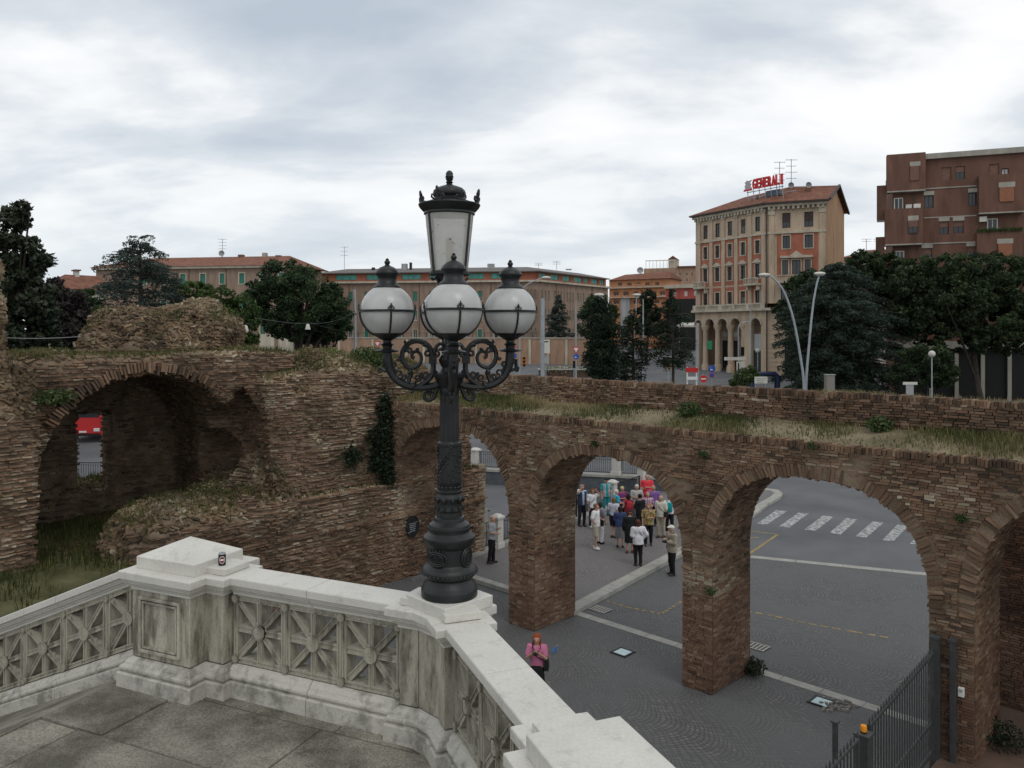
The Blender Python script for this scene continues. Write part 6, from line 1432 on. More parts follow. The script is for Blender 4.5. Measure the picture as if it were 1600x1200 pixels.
fb.wall(0, fb.L, ZCo1, ZE, opsB, M['b_stone'])
x0, x1 = fb.X(gx(462)), fb.X(gx(655)); ro = [q for q, k in zip(opsB, stB) if k in ('trim', 'tri')]
rw_ = fb.wall(x0, x1, zf(640), zf(432), [q for q in ro], M['b_red'], 0.03, 0.03, 'red_panel')
for q, k in zip(opsB, stB): fb.window(q, frame=M['sh_dark'], trim=M['b_cream'] if k in ('trim', 'low', 'tri') else None, tw=0.14, bars=1, half=(M['sh_dark'], 0.4) if k == 'top' else None, o=0.03 if k in ('trim', 'tri') else 0)
a, b = fb.X(gx(478)), fb.X(gx(632)); zt_ = zf(553); fb.slab('hood', M['b_cream'], a, b, zt_, zt_+0.3, 0, 0.45); p = [Vector(fb.P(fb.X(gx(522)), zt_+0.3, 0.4)), Vector(fb.P(fb.X(gx(588)), zt_+0.3, 0.4)), Vector(fb.P(fb.X(gx(553)), zt_+0.95, 0.4))]; k = [v-fb.n*0.35 for v in p]; MB().add(p+k, [(0, 1, 2), (5, 4, 3), (1, 4, 5, 2), (3, 0, 2, 5)]).build('pediment', M['b_cream'], gp_)
for c in (437, 675): x = fb.X(gx(c)); fb.slab('pilaster', M['b_stone'], x-0.35, x+0.35, ZCo1, ZE-0.6, 0, 0.14); fb.slab('capital', M['b_cream'], x-0.45, x+0.45, ZE-1.4, ZE-0.5, 0, 0.24)
for f, xa, xb, y in ((fb, 465, 600, 634), (fa, 92, 145, 652), (fa, 330, 392, 640)):
    a, b = f.X(gx(xa)), f.X(gx(xb)); zt_ = zf(y) if f is fb else zf(640); f.slab('balcony_slab', M['b_cream'], a, b, zt_-1.0, zt_-0.75, 0, 1.0); f.slab('balcony_rail', M['b_cream'], a, b, zt_-0.08, zt_+0.06, 0.8, 1.0)
    n = max(4, int((b-a)/0.28))
    bl = MB()
    for j in range(n+1): f.box(bl, a+(b-a)*j/n-0.05, a+(b-a)*j/n+0.05, zt_-0.75, zt_-0.08, 0.84, 0.96)
    bl.build('balusters', M['b_cream'], gp_)['kind'] = 'stuff'
    for xx in (a+0.3, b-0.3): f.slab('corbel', M['b_cream'], xx-0.12, xx+0.12, zt_-1.6, zt_-1.0, 0, 0.7)
# terrace balustrade over the arcade
fa.slab('terrace_rail', M['b_cream'], 0, fa.L, ZCo1-0.1, ZCo1+0.08, 0.35, 0.6)
for j in range(6): x = 0.3+j*(fa.L-0.6)/5; fa.slab('terrace_pier', M['b_cream'], x-0.3, x+0.3, ZCo0+0.35, ZCo1-0.1, 0.35, 0.62)
bl = MB(); 
for j in range(60): x = 0.4+j*(fa.L-0.8)/59; fa.box(bl, x-0.06, x+0.06, ZCo0+0.35, ZCo1-0.1, 0.42, 0.55)
bl.build('balusters', M['b_cream'], gp_)['kind'] = 'stuff'
# arcade: spandrel wall with round arches, columns, dark hall behind
arc = [(gx(148), 20), (gx(207), 20), (gx(268), 20)]; sp_z = zf(862); top_z = ZCo0
def arcade_wall(f, x0, x1, cs, spr, ztop, m):
    mb = MB(); o_ = 0.0; xs = [x0]
    for c, r in cs: xs += list(np.linspace(c-r, c+r, 17))
    xs.append(x1); xs = sorted(xs)
    for a, b in zip(xs, xs[1:]):
        if b-a < 1e-6: continue
        m_ = (a+b)/2; cc = [q for q in cs if abs(m_-q[0]) < q[1]]
        hz_ = lambda x: spr+math.sqrt(max(cc[0][1]**2-(x-cc[0][0])**2, 0)) if cc else spr
        za, zb__ = hz_(a), hz_(b)
        mb.add([f.P(a, za, o_), f.P(b, zb__, o_), f.P(b, ztop, o_), f.P(a, ztop, o_), f.P(a, za, -0.7), f.P(b, zb__, -0.7)], [(0, 1, 2, 3), (0, 4, 5, 1)])
    return mb.build('arcade_wall', m, gp_)
xc = [fa.X(p) for p, _ in arc]; dxa = (xc[2]-xc[0])/2; cs = [(x, dxa*0.36) for x in xc]+[(xc[0]-dxa*0.92, dxa*0.30)]; xr = fa.X(gx(363)); cs2 = sorted(cs+[(xr, dxa*0.34)])
arcade_wall(fa, 0, fa.L, cs2, sp_z, ZCo0, M['b_stone'])
for c, r in cs2:
    mb = MB(); mb.tube([fa.P(c+(r+0.12)*math.cos(t), sp_z+(r+0.12)*math.sin(t), 0.03) for t in np.linspace(0, math.pi, 17)], 0.13, 6); mb.build('archivolt', M['b_cream'], gp_, True)
colx = [0.35, xc[0]-dxa*0.5, (xc[0]+xc[1])/2, (xc[1]+xc[2])/2, xc[2]+dxa*0.5]
for x in colx[1:]:
    p = fa.P(x, Zb, -0.35); o0 = Vector(p); hcol = sp_z-Zb
    MB().lathe([(0.62, 0), (0.62, 0.9), (0.5, 0.95), (0.52, 1.1), (0.42, 1.2), (0.42, hcol*0.5), (0.37, hcol-0.9), (0.42, hcol-0.85), (0.40, hcol-0.75), (0.62, hcol-0.3), (0.66, hcol-0.05), (0.66, hcol)], 16, tuple(o0)).build('column', M['b_stone'], gp_, True)
fa.slab('corner_pier', M['b_stone'], 0.0, 0.7, Zb, sp_z, -0.7, 0.0); fa.slab('arcade_pier', M['b_stone'], xc[2]+dxa*0.55, xr-dxa*0.36, Zb, sp_z, -0.7, 0.005); fa.slab('corner_pier', M['b_stone'], xr+dxa*0.36, fa.L, Zb, sp_z, -0.7, 0.0)
fa.slab('arcade_side', M['b_stone'], 0.02, 0.4, Zb, ZCo0, -4.6, -0.7); fa.slab('arcade_back', M['b_stone'], 0.2, fa.L, Zb, ZCo0, -4.6, -4.2); fa.slab('shop_blind', M['b_grey'], xr-dxa*0.3, xr+dxa*0.3, zf(985), zf(905), -0.6, -0.5); fa.slab('shop_window', M['dark_glass'], xr-dxa*0.34, xr+dxa*0.34, Zb, zf(985), -0.6, -0.52)
fa.slab('shop_window', M['dark_glass'], xc[0]-1.6, xc[0]+1.4, Zb, zf(940), -4.2, -4.1); fa.slab('shop_sign', M['b_white'], xc[0]-1.5, xc[0]+1.6, zf(920), zf(895), -4.15, -4.0); fa.slab('doorway', M['sh_dark'], xc[1]+0.2, xc[1]+1.4, Zb, zf(930), -4.2, -4.1); fa.slab('poster_board', M['greenplastic'], xc[0]-0.6, xc[0]+0.3, zf(985), zf(940), -0.2, -0.1)
opsS = [(fb.X(gx(497)), fb.X(gx(640)), Zb+0.4, zf(930))]
fb.wall(0, fb.L, Zb, ZCo0, opsS, M['b_stone'], 0.5); fb.slab('shop_window', M['dark_glass'], opsS[0][0], opsS[0][1], Zb+0.3, zf(930), -0.5, -0.4)
for k in range(10):
    z_ = Zb+0.6+k*0.62
    if z_ < ZCo0-0.2:
        fb.slab('rustic_course', M['b_stone'], 0.0, fb.X(gx(492)), z_, z_+0.54, 0, 0.06)
        fa.slab('rustic_course', M['b_stone'], xr+dxa*0.5, fa.L, z_, z_+0.54, 0, 0.06)
fb.slab('downpipe', M['sh_dark'], -0.05, 0.1, Zb, ZE, 0.15, 0.3)
# gable side wall and roof
zpk = fd.Z(1308, 292)
gw = MB(); pk = fd.P(fd.L*0.5, zpk-0.5, 0); gw.add([fd.P(0, Zb, 0), fd.P(fd.L, Zb, 0), fd.P(fd.L, ZE+0.2, 0), pk, fd.P(0, ZE+0.2, 0)], [(0, 1, 2, 3, 4)]); gw.build('gable_wall', M['b_ochre'], gp_)
bk_ = [Vector((A.x, A.y, 0))+Vector((3, 11.5, 0)), Vector((D_.x, D_.y, 0))]
block(gp_, [(A.x+0.3, A.y+0.4), (B.x+0.0, B.y+5.0), (C_.x-0.3, C_.y+1.2), (D_.x-0.3, D_.y-0.2), (A.x+6, A.y+9)], ZCo0-0.1, ZE, M['b_ochre'], 'core')
ev_ = [Vector(p) for p in (fa.P(-0.7, ZE+0.2, 0.95), fa.P(fa.L+0.25, ZE+0.2, 0.95), fb.P(fb.L+0.5, ZE+0.2, 0.95), fd.P(fd.L+0.9, ZE+0.1, 0.5))]
rdg = [Vector(fa.P(4.6, 28.7, -5.5)), Vector(fa.P(fa.L-0.6, 28.9, -5.5)), Vector(fd.P(fd.L*0.5, zpk, 0.5))]; bkl = Vector(fa.P(2, ZE+0.2, -12))
mb = MB(); mb.add(ev_+rdg+[bkl], [(0, 1, 5, 4), (1, 2, 6, 5), (2, 3, 6), (3, 7, 4, 5, 6), (7, 0, 4)]); mb.f.remove((2, 3, 6)); mb.build('roof', M['tiles'], gp_)
MB().bar(ev_[2], rdg[2], 0.25, 0.3).bar(rdg[2], ev_[3], 0.25, 0.3).build('verge', M['sh_dark'], gp_)
for px, py, w_ in ((1260.5, 286, 3.2), (1179, 299, 2)): fb.slab('chimney', M['b_brown'], fb.X(px)-w_/F*106, fb.X(px)+w_/F*106, ZE+1, fb.Z(px, py), -4.4, -3.6)
for px, py, f in ((1213, 241, fb), (1232, 237, fb)): antenna(gp_, f.P(f.X(px), ZE+1.6, -5), f.Z(px, py)-ZE-1.6, n=4)
for px, py in ((1231, 281), (1259.5, 280.5)): dish_at(gp_, fb.P(fb.X(px), fb.Z(px, py), -4.5), 0.42)
# roof sign: red letters and emblem on a steel frame
s0, s1 = at(1162, 290, 113), at(1224, 282, 107.5); sg = thing('roof_sign', 'red roof sign reading GENERALI with a lion emblem on a steel frame', 'sign', (s0.x, s0.y, 22.0)); fs = Fac(s0, s1, sg)
def sz(py, px): return fs.Z(px, py)
zB0, zT0 = sz(298.5, 1163), sz(283, 1163); zB1, zT1 = sz(287, 1223), sz(271, 1223); zmB = min(zB0, zB1); zmT = (zT0+zT1)/2; zmB = (zB0+zB1)/2
xl = [fs.X(1176+k*6.0) for k in range(9)]
for i, ch in enumerate('GENERALI'):
    cu = bpy.data.curves.new('l', 'FONT'); cu.body = ch; cu.size = 1.0; cu.extrude = 0.06; cu.offset = 0.035; ob = bpy.data.objects.new('l', cu); COL.objects.link(ob); dg = bpy.context.evaluated_depsgraph_get(); me = bpy.data.meshes.new_from_object(ob.evaluated_get(dg)); bpy.data.objects.remove(ob)
    co = np.array([v.co for v in me.vertices]); mn, mx_ = co.min(0), co.max(0); wl = (xl[i+1]-xl[i])*(0.9 if ch != 'I' else 0.5); x_off = xl[i]+(0 if ch != 'I' else 0.2)
    for v in me.vertices:
        u = (v.co.x-mn[0])/(mx_[0]-mn[0]); t = (v.co.y-mn[1])/(mx_[1]-mn[1]); v.co = Vector(fs.P(x_off+u*wl, zmB+t*(zmT-zmB), v.co.z*2))
    me.materials.clear(); lo_ = obj('letter', me, sg, M['red']); mb = MB()
    if ch in 'NERAI':
        for zz_s in (zmB, zmT-0.12):
            if ch == 'A' and zz_s > zmB: continue
            fs.box(mb, x_off-0.06, x_off+(wl+0.06 if ch in 'NAI' else wl*0.5), zz_s, zz_s+0.12, -0.1, 0.11)
        mb.build('serif', M['red'], lo_)
em = MB(); xe0, xe1 = fs.X(1162.5), fs.X(1175); hh = zmT-zmB
pl_ = [(0.0, 0.0), (0.95, 0.05), (0.95, 0.2), (0.8, 0.35), (0.9, 0.6), (0.7, 0.7), (1.0, 0.95), (0.55, 0.9), (0.35, 1.0), (0.3, 0.85), (0.1, 0.8), (0.25, 0.6), (0.1, 0.4), (0.2, 0.2)]
n_ = len(pl_); em.v = [fs.P(xe0+u*(xe1-xe0), zmB+v*hh, 0.08) for u, v in pl_]+[fs.P(xe0+u*(xe1-xe0), zmB+v*hh, -0.05) for u, v in pl_]; em.f = [tuple(range(n_)), tuple(reversed(range(n_, 2*n_)))]+[(i, i+n_, (i+1) % n_+n_, (i+1) % n_) for i in range(n_)]
em.build('lion_emblem', mat('emblem grey', (0.42, 0.36, 0.37), 0.6), sg); fs.slab('emblem_bar', M['red'], xe0, xe1, zmB-0.12, zmB+0.1, -0.06, 0.1)
fs.slab('frame_rail', M['steel'], fs.X(1166), fs.X(1223), zmB-0.35, zmB-0.25, -0.2, -0.08); fs.slab('frame_rail', M['steel'], fs.X(1166), fs.X(1238), zmB-1.1, zmB-1.0, -0.9, -0.7)
fs.slab('louvre_box', mat('blue grey louvre', (0.08, 0.11, 0.14), 0.6), fs.X(1194), fs.X(1214), zmB-1.3, zmB-0.5, -0.9, -0.4)
for k in range(7): x = fs.X(1167+k*9); MB().bar(fs.P(x, zmB-2.6, -0.5), fs.P(x, zmB+0.2, -0.12), 0.08).build('strut', M['steel'], sg)

# ---------------------------------------------------------------- brown apartment block (right)
A, B = at(1443, 520, 85), at(1640, 520, 80.8); bb = thing('brown_apartment_block', 'dark red brick apartment block with projecting bays and loggias', 'building', (A.x, A.y, 1.4)); f = Fac(A, B, bb)
def bx_(x): return 1300+x/2.927
def by_(y): return 210+y/2.927
ZR = f.Z(1443, by_(110)); zf = lambda y, p=1480: f.Z(p, by_(y))
xx = lambda x: f.X(bx_(x))
wl_ = [(500, 545, 150, 210, 'sh'), (565, 608, 145, 205, 'half'), (720, 765, 135, 190, 'sh'), (775, 808, 155, 187, 'cur'), (422, 465, 278, 338, 'win'), (625, 663, 265, 327, 'win'), (490, 535, 397, 457, 'half'), (555, 603, 395, 452, 'half'), (412, 458, 520, 580, 'half'), (616, 655, 512, 570, 'half')]
ops = [(xx(a), xx(b), f.Z(bx_((a+b)/2), by_(d)), f.Z(bx_((a+b)/2), by_(c))) for a, b, c, d, k in wl_]
f.wall(-3.0, f.L, 1.0, ZR, ops, M['b_brown']); f.slab('core', M['b_brown'], -2.9, f.L, 1.0, ZR-0.1, -12, -0.6)
for q, w_ in zip(ops, wl_):
    k = w_[4]; f.window(q, pane=M['curtain'] if k == 'cur' else M['dark_glass'], frame=M['sh_dark'], bars=1, half=(M['sh_brown'], 0.02 if k == 'sh' else 0.55) if k in ('sh', 'half') else None)
    if k in ('win', 'half') and w_[2] > 220: f.slab('lintel', M['b_pale'], q[0]-0.05, q[1]+0.05, q[3], q[3]+0.42, -0.1, 0.05)
f.slab('roof_band', M['b_pale'], -0.2, f.L, ZR-0.15, ZR+0.42, -3, 0.35)
for y in (247, 380, 498): f.slab('floor_band', M['b_pale'], 0, xx(660), zf(y+5, 1443), zf(y, 1443), -0.1, 0.06)
def bay(x0, x1, y0, y1, o, pl, sh, m=None):
    xm = bx_((x0+x1)/2); f.slab('bay', M['b_brown'], xx(x0), xx(x1), f.Z(xm, by_(y1)), f.Z(xm, by_(y0)), -0.2, o); f.slab('bay_soffit', M['b_pale'], xx(x0)+0.02, xx(x1)-0.02, f.Z(xm, by_(y1+6)), f.Z(xm, by_(y1)), -0.1, o+0.06)
    if pl: f.slab('lintel', M['b_pale'], xx(pl[0]), xx(pl[1]), f.Z(xm, by_(pl[3])), f.Z(xm, by_(pl[2])), o, o+0.05)
    if sh: f.window((xx(sh[0]), xx(sh[1]), f.Z(xm, by_(sh[3])), f.Z(xm, by_(sh[2]))), frame=M['sh_dark'], o=o+0.09, depth=0.08, half=(m or M['sh_brown'], sh[4]))
bay(248, 424, 95, 262, 0.9, (352, 400, 135, 155), (352, 395, 155, 220, 0.0)); bay(240, 411, 345, 505, 1.1, (343, 391, 380, 402), (343, 388, 402, 460, 0.5)); bay(205, 247, 235, 395, 0.2, None, None); bay(200, 240, 470, 640, 0.2, None, None)
bay(664, 870, 190, 360, 1.0, (753, 828, 227, 250), (755, 823, 250, 315, 0.0), M['sh_orange']); bay(655, 860, 447, 640, 1.1, (745, 818, 483, 505), (748, 815, 505, 560, 0.0), M['sh_orange']); bay(240, 411, 580, 760, 1.0, None, None)
for x0, x1, y0, y1, wa, wb_ in ((248, 415, 268, 345, 283, 325), (664, 858, 362, 440, 708, 757), (248, 411, 511, 580, 290, 330)):
    xm = bx_((x0+x1)/2); q = (xx(wa), xx(wb_), f.Z(xm, by_(y1)), f.Z(xm, by_(y0+22))); f.window(q, pane=M['dark_glass'], frame=M['b_white'], depth=-0.08)
for x0, x1, y0, y1 in ((335, 362, 325, 342), (370, 402, 322, 340), (670, 702, 380, 403)): xm = bx_((x0+x1)/2); f.slab('air_conditioner', M['b_white'], xx(x0), xx(x1), f.Z(xm, by_(y1)), f.Z(xm, by_(y0)), 0.3, 0.75)
n_ = 1500; Pq = np.array([f.P(RNG.uniform(xx(655), xx(862)), f.Z(1560, by_(444))+RNG.normal(0.05, 0.12), 1.1+RNG.normal(0, 0.12)) for _ in range(n_)]); foliage('balcony_plants', Pq, 0.07, M['lf_bush'], bb)
f.slab('roof_vent', M['sh_orange'], xx(755), xx(783), ZR+0.3, f.Z(1562, by_(66)), -2.5, -1.7); f.slab('roof_tank', M['sh_dark'], xx(868), xx(900), ZR+0.3, f.Z(1600, by_(60)), -2.5, -1.7)
f.slab('ground_band', M['b_pale'], -3, f.L, f.Z(1500, 545), f.Z(1500, 533), 0, 0.5); f.slab('ground_loggia', M['black'], -2.8, f.L-0.2, 1.6, f.Z(1500, 546), 0.0, 0.08)
for k in range(6): f.slab('column', M['b_pale'], 0.5+k*2.4, 0.85+k*2.4, 1.4, f.Z(1500, 545), 0.1, 0.45)
# dark red roofed house between palazzo and block
A, B = at(1316, 520, 128), at(1372, 520, 124); dr = thing('far_house', 'distant pale house with dark red roof beside the palazzo gable', 'house', (A.x, A.y, 3.2)); f = Fac(A, B, dr); ZE = f.Z(1335, 402); f.slab('wall', M['b_pale'], 0, f.L, 3, ZE, -8, 0); zr = f.Z(1340, 388)
P_ = [Vector(p) for p in (f.P(-0.3, ZE, 0.5), f.P(f.L+0.3, ZE, 0.5), f.P(f.L+0.3, ZE, -8), f.P(-0.3, ZE, -8), f.P(2.5, zr, -4), f.P(f.L-0.5, zr, -4))]; MB().add(P_, [(0, 1, 5, 4), (1, 2, 5), (2, 3, 4, 5), (3, 0, 4)]).build('roof', M['tiles'], dr)
for px in (1338, 1357): antenna(dr, f.P(f.X(px), zr-0.5, -4), f.Z(px, 370)-zr+0.5, n=2)
# ================================================================== railings, gate, street furniture
M['post'] = mat('pale stone post', (0.55, 0.53, 0.49), 0.7, var=0.1, vscale=3, dirt=0.35, dscale=3, dcol=(0.3, 0.28, 0.25))
def railing(label, p0, p1, z, h=0.95, sp=0.115, rails=2, spikes=False, z1=None):
    p0, p1 = Vector(p0), Vector(p1); t = p1-p0; l = t.length; z1 = z if z1 is None else z1
    th = thing('iron_railing', label, 'railing', (p0.x, p0.y, z), math.atan2(t.y, t.x)); k = (z1-z)/l
    MB().bar((0, 0, h), (l, 0, h+k*l), 0.045, 0.035).build('top_rail', M['iron_dark'], th); MB().bar((0, 0, 0.10), (l, 0, 0.10+k*l), 0.035, 0.03).build('bottom_rail', M['iron_dark'], th)
    MB().bar((0, 0, h-0.13), (l, 0, h-0.13+k*l), 0.025, 0.02).build('mid_rail', M['iron_dark'], th)
    mb = MB(); n = max(2, int(l/sp))
    for i in range(1, n): x = l*i/n; mb.bar((x, 0, 0.09+k*x), (x, 0, h+k*x+(0.1 if spikes else 0)), 0.016)
    mb.build('bars', M['iron_dark'], th)['kind'] = 'stuff'
    for x in (0.03, l-0.03): MB().bar((x, 0, -0.06+k*x), (x, 0, h+k*x), 0.04).build('stanchion', M['iron_dark'], th)
    return th
def stone_post(label, p, h=1.15, w_=0.34, group=None):
    th = thing('stone_post', label, 'post', p, math.atan2(RLD.y, RLD.x), group)
    MB().box((0, 0, 0.09), (w_+0.08, w_+0.08, 0.22)).build('foot', M['post'], th, bevel=0.01); MB().box((0, 0, h*0.5+0.1), (w_, w_, h-0.2)).build('shaft', M['post'], th, bevel=0.01)
    MB().box((0, 0, h+0.02), (w_+0.10, w_+0.10, 0.09)).build('cap', M['post'], th, bevel=0.01); MB().box((0, 0, h+0.10), (w_+0.02, w_+0.02, 0.08), taper=0.5).build('cap_top', M['post'], th)
    return th
ts = [-1.45, 1.54, 4.5, 7.48, 10.45, 13.4]
rlab = ['iron railing beside the planted low wall under the far left arch', 'iron railing next to the man looking at his hands', 'iron railing hidden behind the left pier of the middle arch', 'iron railing behind the man shading his eyes', 'iron railing behind the crowd, rising to the tall pale post']
for i, t in enumerate(ts):
    p = RL0+RLD*t; p.z = 0.12
    stone_post(['pale stone post at the planted low wall', 'pale stone post beside the man in grey shirt', 'pale stone post behind the left pier of the middle arch', 'pale stone post near the man shading his eyes', 'pale stone post behind the woman in teal', 'tall pale stone post behind the man in red'][i], p, 1.15 if i < 5 else 1.5)
for i, (a, b) in enumerate(zip(ts, ts[1:])):
    p, q = RL0+RLD*(a+0.2), RL0+RLD*(b-0.2); railing(rlab[i], p, q, 0.24)
pk_ = RL0-RLD*1.6; qk = RL0+RLD*13.6; nk = Vector((-RLD.y, RLD.x, 0))*0.16
MB().prism([tuple(v)[:2] for v in (pk_-nk, qk-nk, qk+nk, pk_+nk)], 0.0, 0.24).build('railing_kerb', M['kerb'], pav, bevel=0.01)
# sunken street behind: low wall, kerb and railing
wa_, wb2 = Vector((-16, 47.9, 0)), Vector((9.5, 41.0, 0)); wt = (wb2-wa_).normalized(); wn = Vector((-wt.y, wt.x, 0))
lw = thing('street_wall', 'low blue grey wall with pale coping below the upper street railing', 'wall', (wa_.x, wa_.y, 0))
MB().prism([tuple(v-wa_)[:2] for v in (wa_, wb2, wb2+wn*0.35, wa_+wn*0.35)], -0.1, 0.72).build('wall', mat('blue grey render', (0.085, 0.095, 0.105), 0.85, var=0.2), lw)
MB().prism([tuple(v-wa_)[:2] for v in (wa_-wn*0.06, wb2-wn*0.06, wb2+wn*0.5, wa_+wn*0.5)], 0.72, 0.85).build('coping', M['kerb'], lw)
xs_ = [0, 3.6, 7.2, 10.8, 14.4, 18.0, 22.3, 25.8]
for i, x in enumerate(xs_):
    p = wa_+wt*x+wn*0.2; p.z = 0.84; stone_post('pale stone post on the upper street wall', p, 1.0, 0.42, 'posts of the upper street railing')
for a, b in zip(xs_, xs_[1:]):
    p, q = wa_+wt*(a+0.25)+wn*0.2, wa_+wt*(b-0.25)+wn*0.2; o = railing('black iron railing on the upper street wall', p, q, 0.85, 0.92); o['group'] = 'upper street railings'
# planted low wall inside the first arch
plp = Vector((-2.05, 32.6, 0)); pw_ = thing('planter_wall', 'low rough stone planter wall with weeds under the first arch', 'planter', (plp.x, plp.y, 0.1))
MB().box((0, 0, 0.45), (2.4, 0.8, 1.0), math.atan2(RLD.y, RLD.x)).build('wall', M['wallstone'], pw_, bevel=0.05)
P = np.stack([RNG.normal(-0.2, 0.4, 1600), RNG.normal(-0.1, 0.3, 1600), 0.92+np.abs(RNG.normal(0, 0.14, 1600))], 1); foliage('weeds', P, 0.05, M['lf_ivy'], pw_)
P = np.stack([RNG.normal(0.25, 0.13, 1200), RNG.normal(0.15, 0.12, 1200), 1.25+RNG.normal(0, 0.2, 1200)], 1); foliage('shrub', P, 0.05, M['lf_ivy'], pw_)
# gate of steel pickets
def gate(label, r0, r1, zt0, zt1, zb0, zb1):
    p0, p1 = sr(-4.8, r0), sr(-4.8, r1); t = p1-p0; l = t.length; th = thing('picket_gate', label, 'gate', (p0.x, p0.y, 0), math.atan2(t.y, t.x)); n = int(l/0.125)
    MB().bar((0, 0, zt0), (l, 0, zt1), 0.055, 0.05).build('top_rail', M['gate'], th, bevel=0.004); MB().bar((0, 0, zb0), (l, 0, zb1), 0.06, 0.09).build('bottom_rail', M['gate'], th); MB().bar((0, 0, (zb0+zt0)*0.5-0.35), (l, 0, (zb1+zt1)*0.5-0.35), 0.045, 0.05).build('mid_rail', M['gate'], th)
    for i in range(n+1):
        x = 0.02+(l-0.04)*i/n; zt = zt0+(zt1-zt0)*x/l; zb = zb0+(zb1-zb0)*x/l
        m = MB(); m.bar((x, 0, zb), (x, 0, zt+0.06), 0.020); m.box((x, 0, zt+0.095), (0.03, 0.03, 0.07), taper=0.15); m.build('picket', M['gate'], th)
    for x in (0.03, l-0.03): MB().bar((x, 0, zb0 if x < 1 else zb1), (x, 0, zt0 if x < 1 else zt1), 0.06).build('stile', M['gate'], th)
    return th
gate('grey steel picket gate leaf standing against the last brick pier', -0.35, -3.5, 2.44, 2.20, 0.62, 0.55); gate('grey steel picket gate leaf beyond the amber lamp post', -3.95, -7.2, 2.16, 2.0, 0.55, 0.5)
def gpost(label, s_, r_, h, w_=0.14):
    p = sr(s_, r_); th = thing('gate_post', label, 'gate post', (p.x, p.y, 0), math.atan2(VX[1], VX[0])); MB().box((0, 0, h/2), (w_, w_, h)).build('post', M['gate'], th, bevel=0.006); MB().box((0, 0, h+0.01), (w_+0.04, w_+0.04, 0.03)).build('cap', M['gate'], th); return th
gpost('tall grey steel gate post on the brick pier', -4.80, -0.18, 2.68); gpost('second tall steel gate post tight to the brick pier', -5.08, -0.12, 2.68, 0.10); gp1 = gpost('dark steel gate post carrying the amber lamp', -4.80, -3.72, 2.15, 0.2); gpost('slim rusty gate post beside the amber lamp', -4.45, -3.95, 2.3, 0.07)
p = sr(-4.8, -3.72); am = thing('warning_lamp', 'amber warning lamp on the gate post', 'lamp', (p.x, p.y, 2.175)); MB().lathe([(0.045, 0), (0.05, 0.02), (0.05, 0.025)], 14).build('base', M['black'], am, True); MB().lathe([(0.048, 0.025), (0.05, 0.09), (0.042, 0.115), (0.02, 0.125)], 14).build('lens', M['amber'], am, True)
p = W(-5.2, -0.06, 1.75); bxo = thing('intercom_box', 'small white box fixed on the pier beside the gate', 'box', p, math.atan2(-AX[1], -AX[0])); MB().box((0, 0, 0), (0.10, 0.07, 0.17)).build('case', M['white'], bxo, bevel=0.008); MB().box((0, -0.038, 0.03), (0.05, 0.01, 0.05)).build('panel', M['b_grey'], bxo)

# red bus seen through the ruin
bp = at(152, 520, 60); bus = thing('city_bus', 'red city bus on the street seen through the ruined window', 'bus', (bp.x, bp.y+2, gz(62)), R(6))
bd_ = MB(); bd_.box((0, 0, 1.05), (2.5, 10, 1.5)); bd_.build('body', M['red'], bus, bevel=0.12); MB().box((0, 0.02, 2.3), (2.46, 9.9, 1.1)).build('window_band', M['dark_glass'], bus, bevel=0.1); MB().box((0, 0, 2.95), (2.5, 10, 0.25)).build('roof', M['red'], bus, bevel=0.1)
for s in (-1, 1): MB().box((s*0.95, -5.0, 0.75), (0.42, 0.1, 0.24)).build('headlight', M['white'], bus, bevel=0.03)
for s in (-1, 1):
    for y in (-3.3, 3.0): MB().tube([(s*1.1, y, 0.48), (s*1.27, y, 0.48)], 0.48, 18).build('wheel', M['black'], bus, True)
MB().box((0, -5.0, 0.42), (2.4, 0.12, 0.16)).build('bumper', M['black'], bus); MB().box((0, -5.02, 0.62), (0.5, 0.06, 0.12)).build('number_plate', M['white'], bus); MB().box((0, -4.99, 2.2), (2.2, 0.06, 1.1)).build('windscreen', M['dark_glass'], bus)
railing('black iron railing along the street seen through the ruined window', (-36, 45.5, 0), (-15, 44.0, 0), 0.05, 1.05, 0.14)
sheet('lane_line', [(-60, 55), (-12, 53.6), (-12, 53.8), (-60, 55.2)], 0.44, M['roadpaint'], parent=g) if False else None

# ---------------------------------------------------------------- posts and lamps in the square
def mast(label, pts, d, r0, head=None, r1=None, m=None, name='street_light', cat='street light', group=None):
    """pts: photo pixels from base to tip at distance d; the base goes down to the ground"""
    P = [at(x, y, d) for x, y in pts]; b = Vector((P[0].x, d, gz(d))); th = thing(name, label, cat, b, 0, group)
    path = [Vector((0, 0, -0.1))]+[p-b for p in P]; rr = list(np.linspace(r0, r1 or r0*0.5, len(path))); path = [tuple(p) for p in (smooth_path([tuple(q) for q in path], 4))]; rr = list(np.interp(np.linspace(0, 1, len(path)), np.linspace(0, 1, len(rr)), rr))
    MB().tube(path, rr, 8).build('pole', m or M['steel'], th, True); MB().lathe([(r0*1.8, -0.05), (r0*1.8, 0.15), (r0*1.3, 0.3)], 10).build('base', m or M['steel'], th, True)
    if head:
        hp = P[-1]-b; hx = head
        MB().sphere((hp.x-hx*0.25, hp.y, hp.z+0.02), 0.42, 12, 6, (1.25, 0.7, 0.42)).build('lamp_head', M['b_white'], th, True); MB().sphere((hp.x-hx*0.25, hp.y, hp.z-0.10), 0.34, 10, 5, (1.15, 0.7, 0.3)).build('lamp_glass', M['b_grey'], th, True)
    return th
mast('tall pale street light curving left before the corner palazzo', [(1256, 600), (1251, 560), (1240, 500), (1226, 458), (1211, 437), (1199, 430)], 68, 0.13, 1)
mast('tall pale street light leaning right before the cedar', [(1259.5, 600), (1264, 540), (1270, 480), (1276, 445), (1281, 428)], 68.6, 0.13, 0.0001)
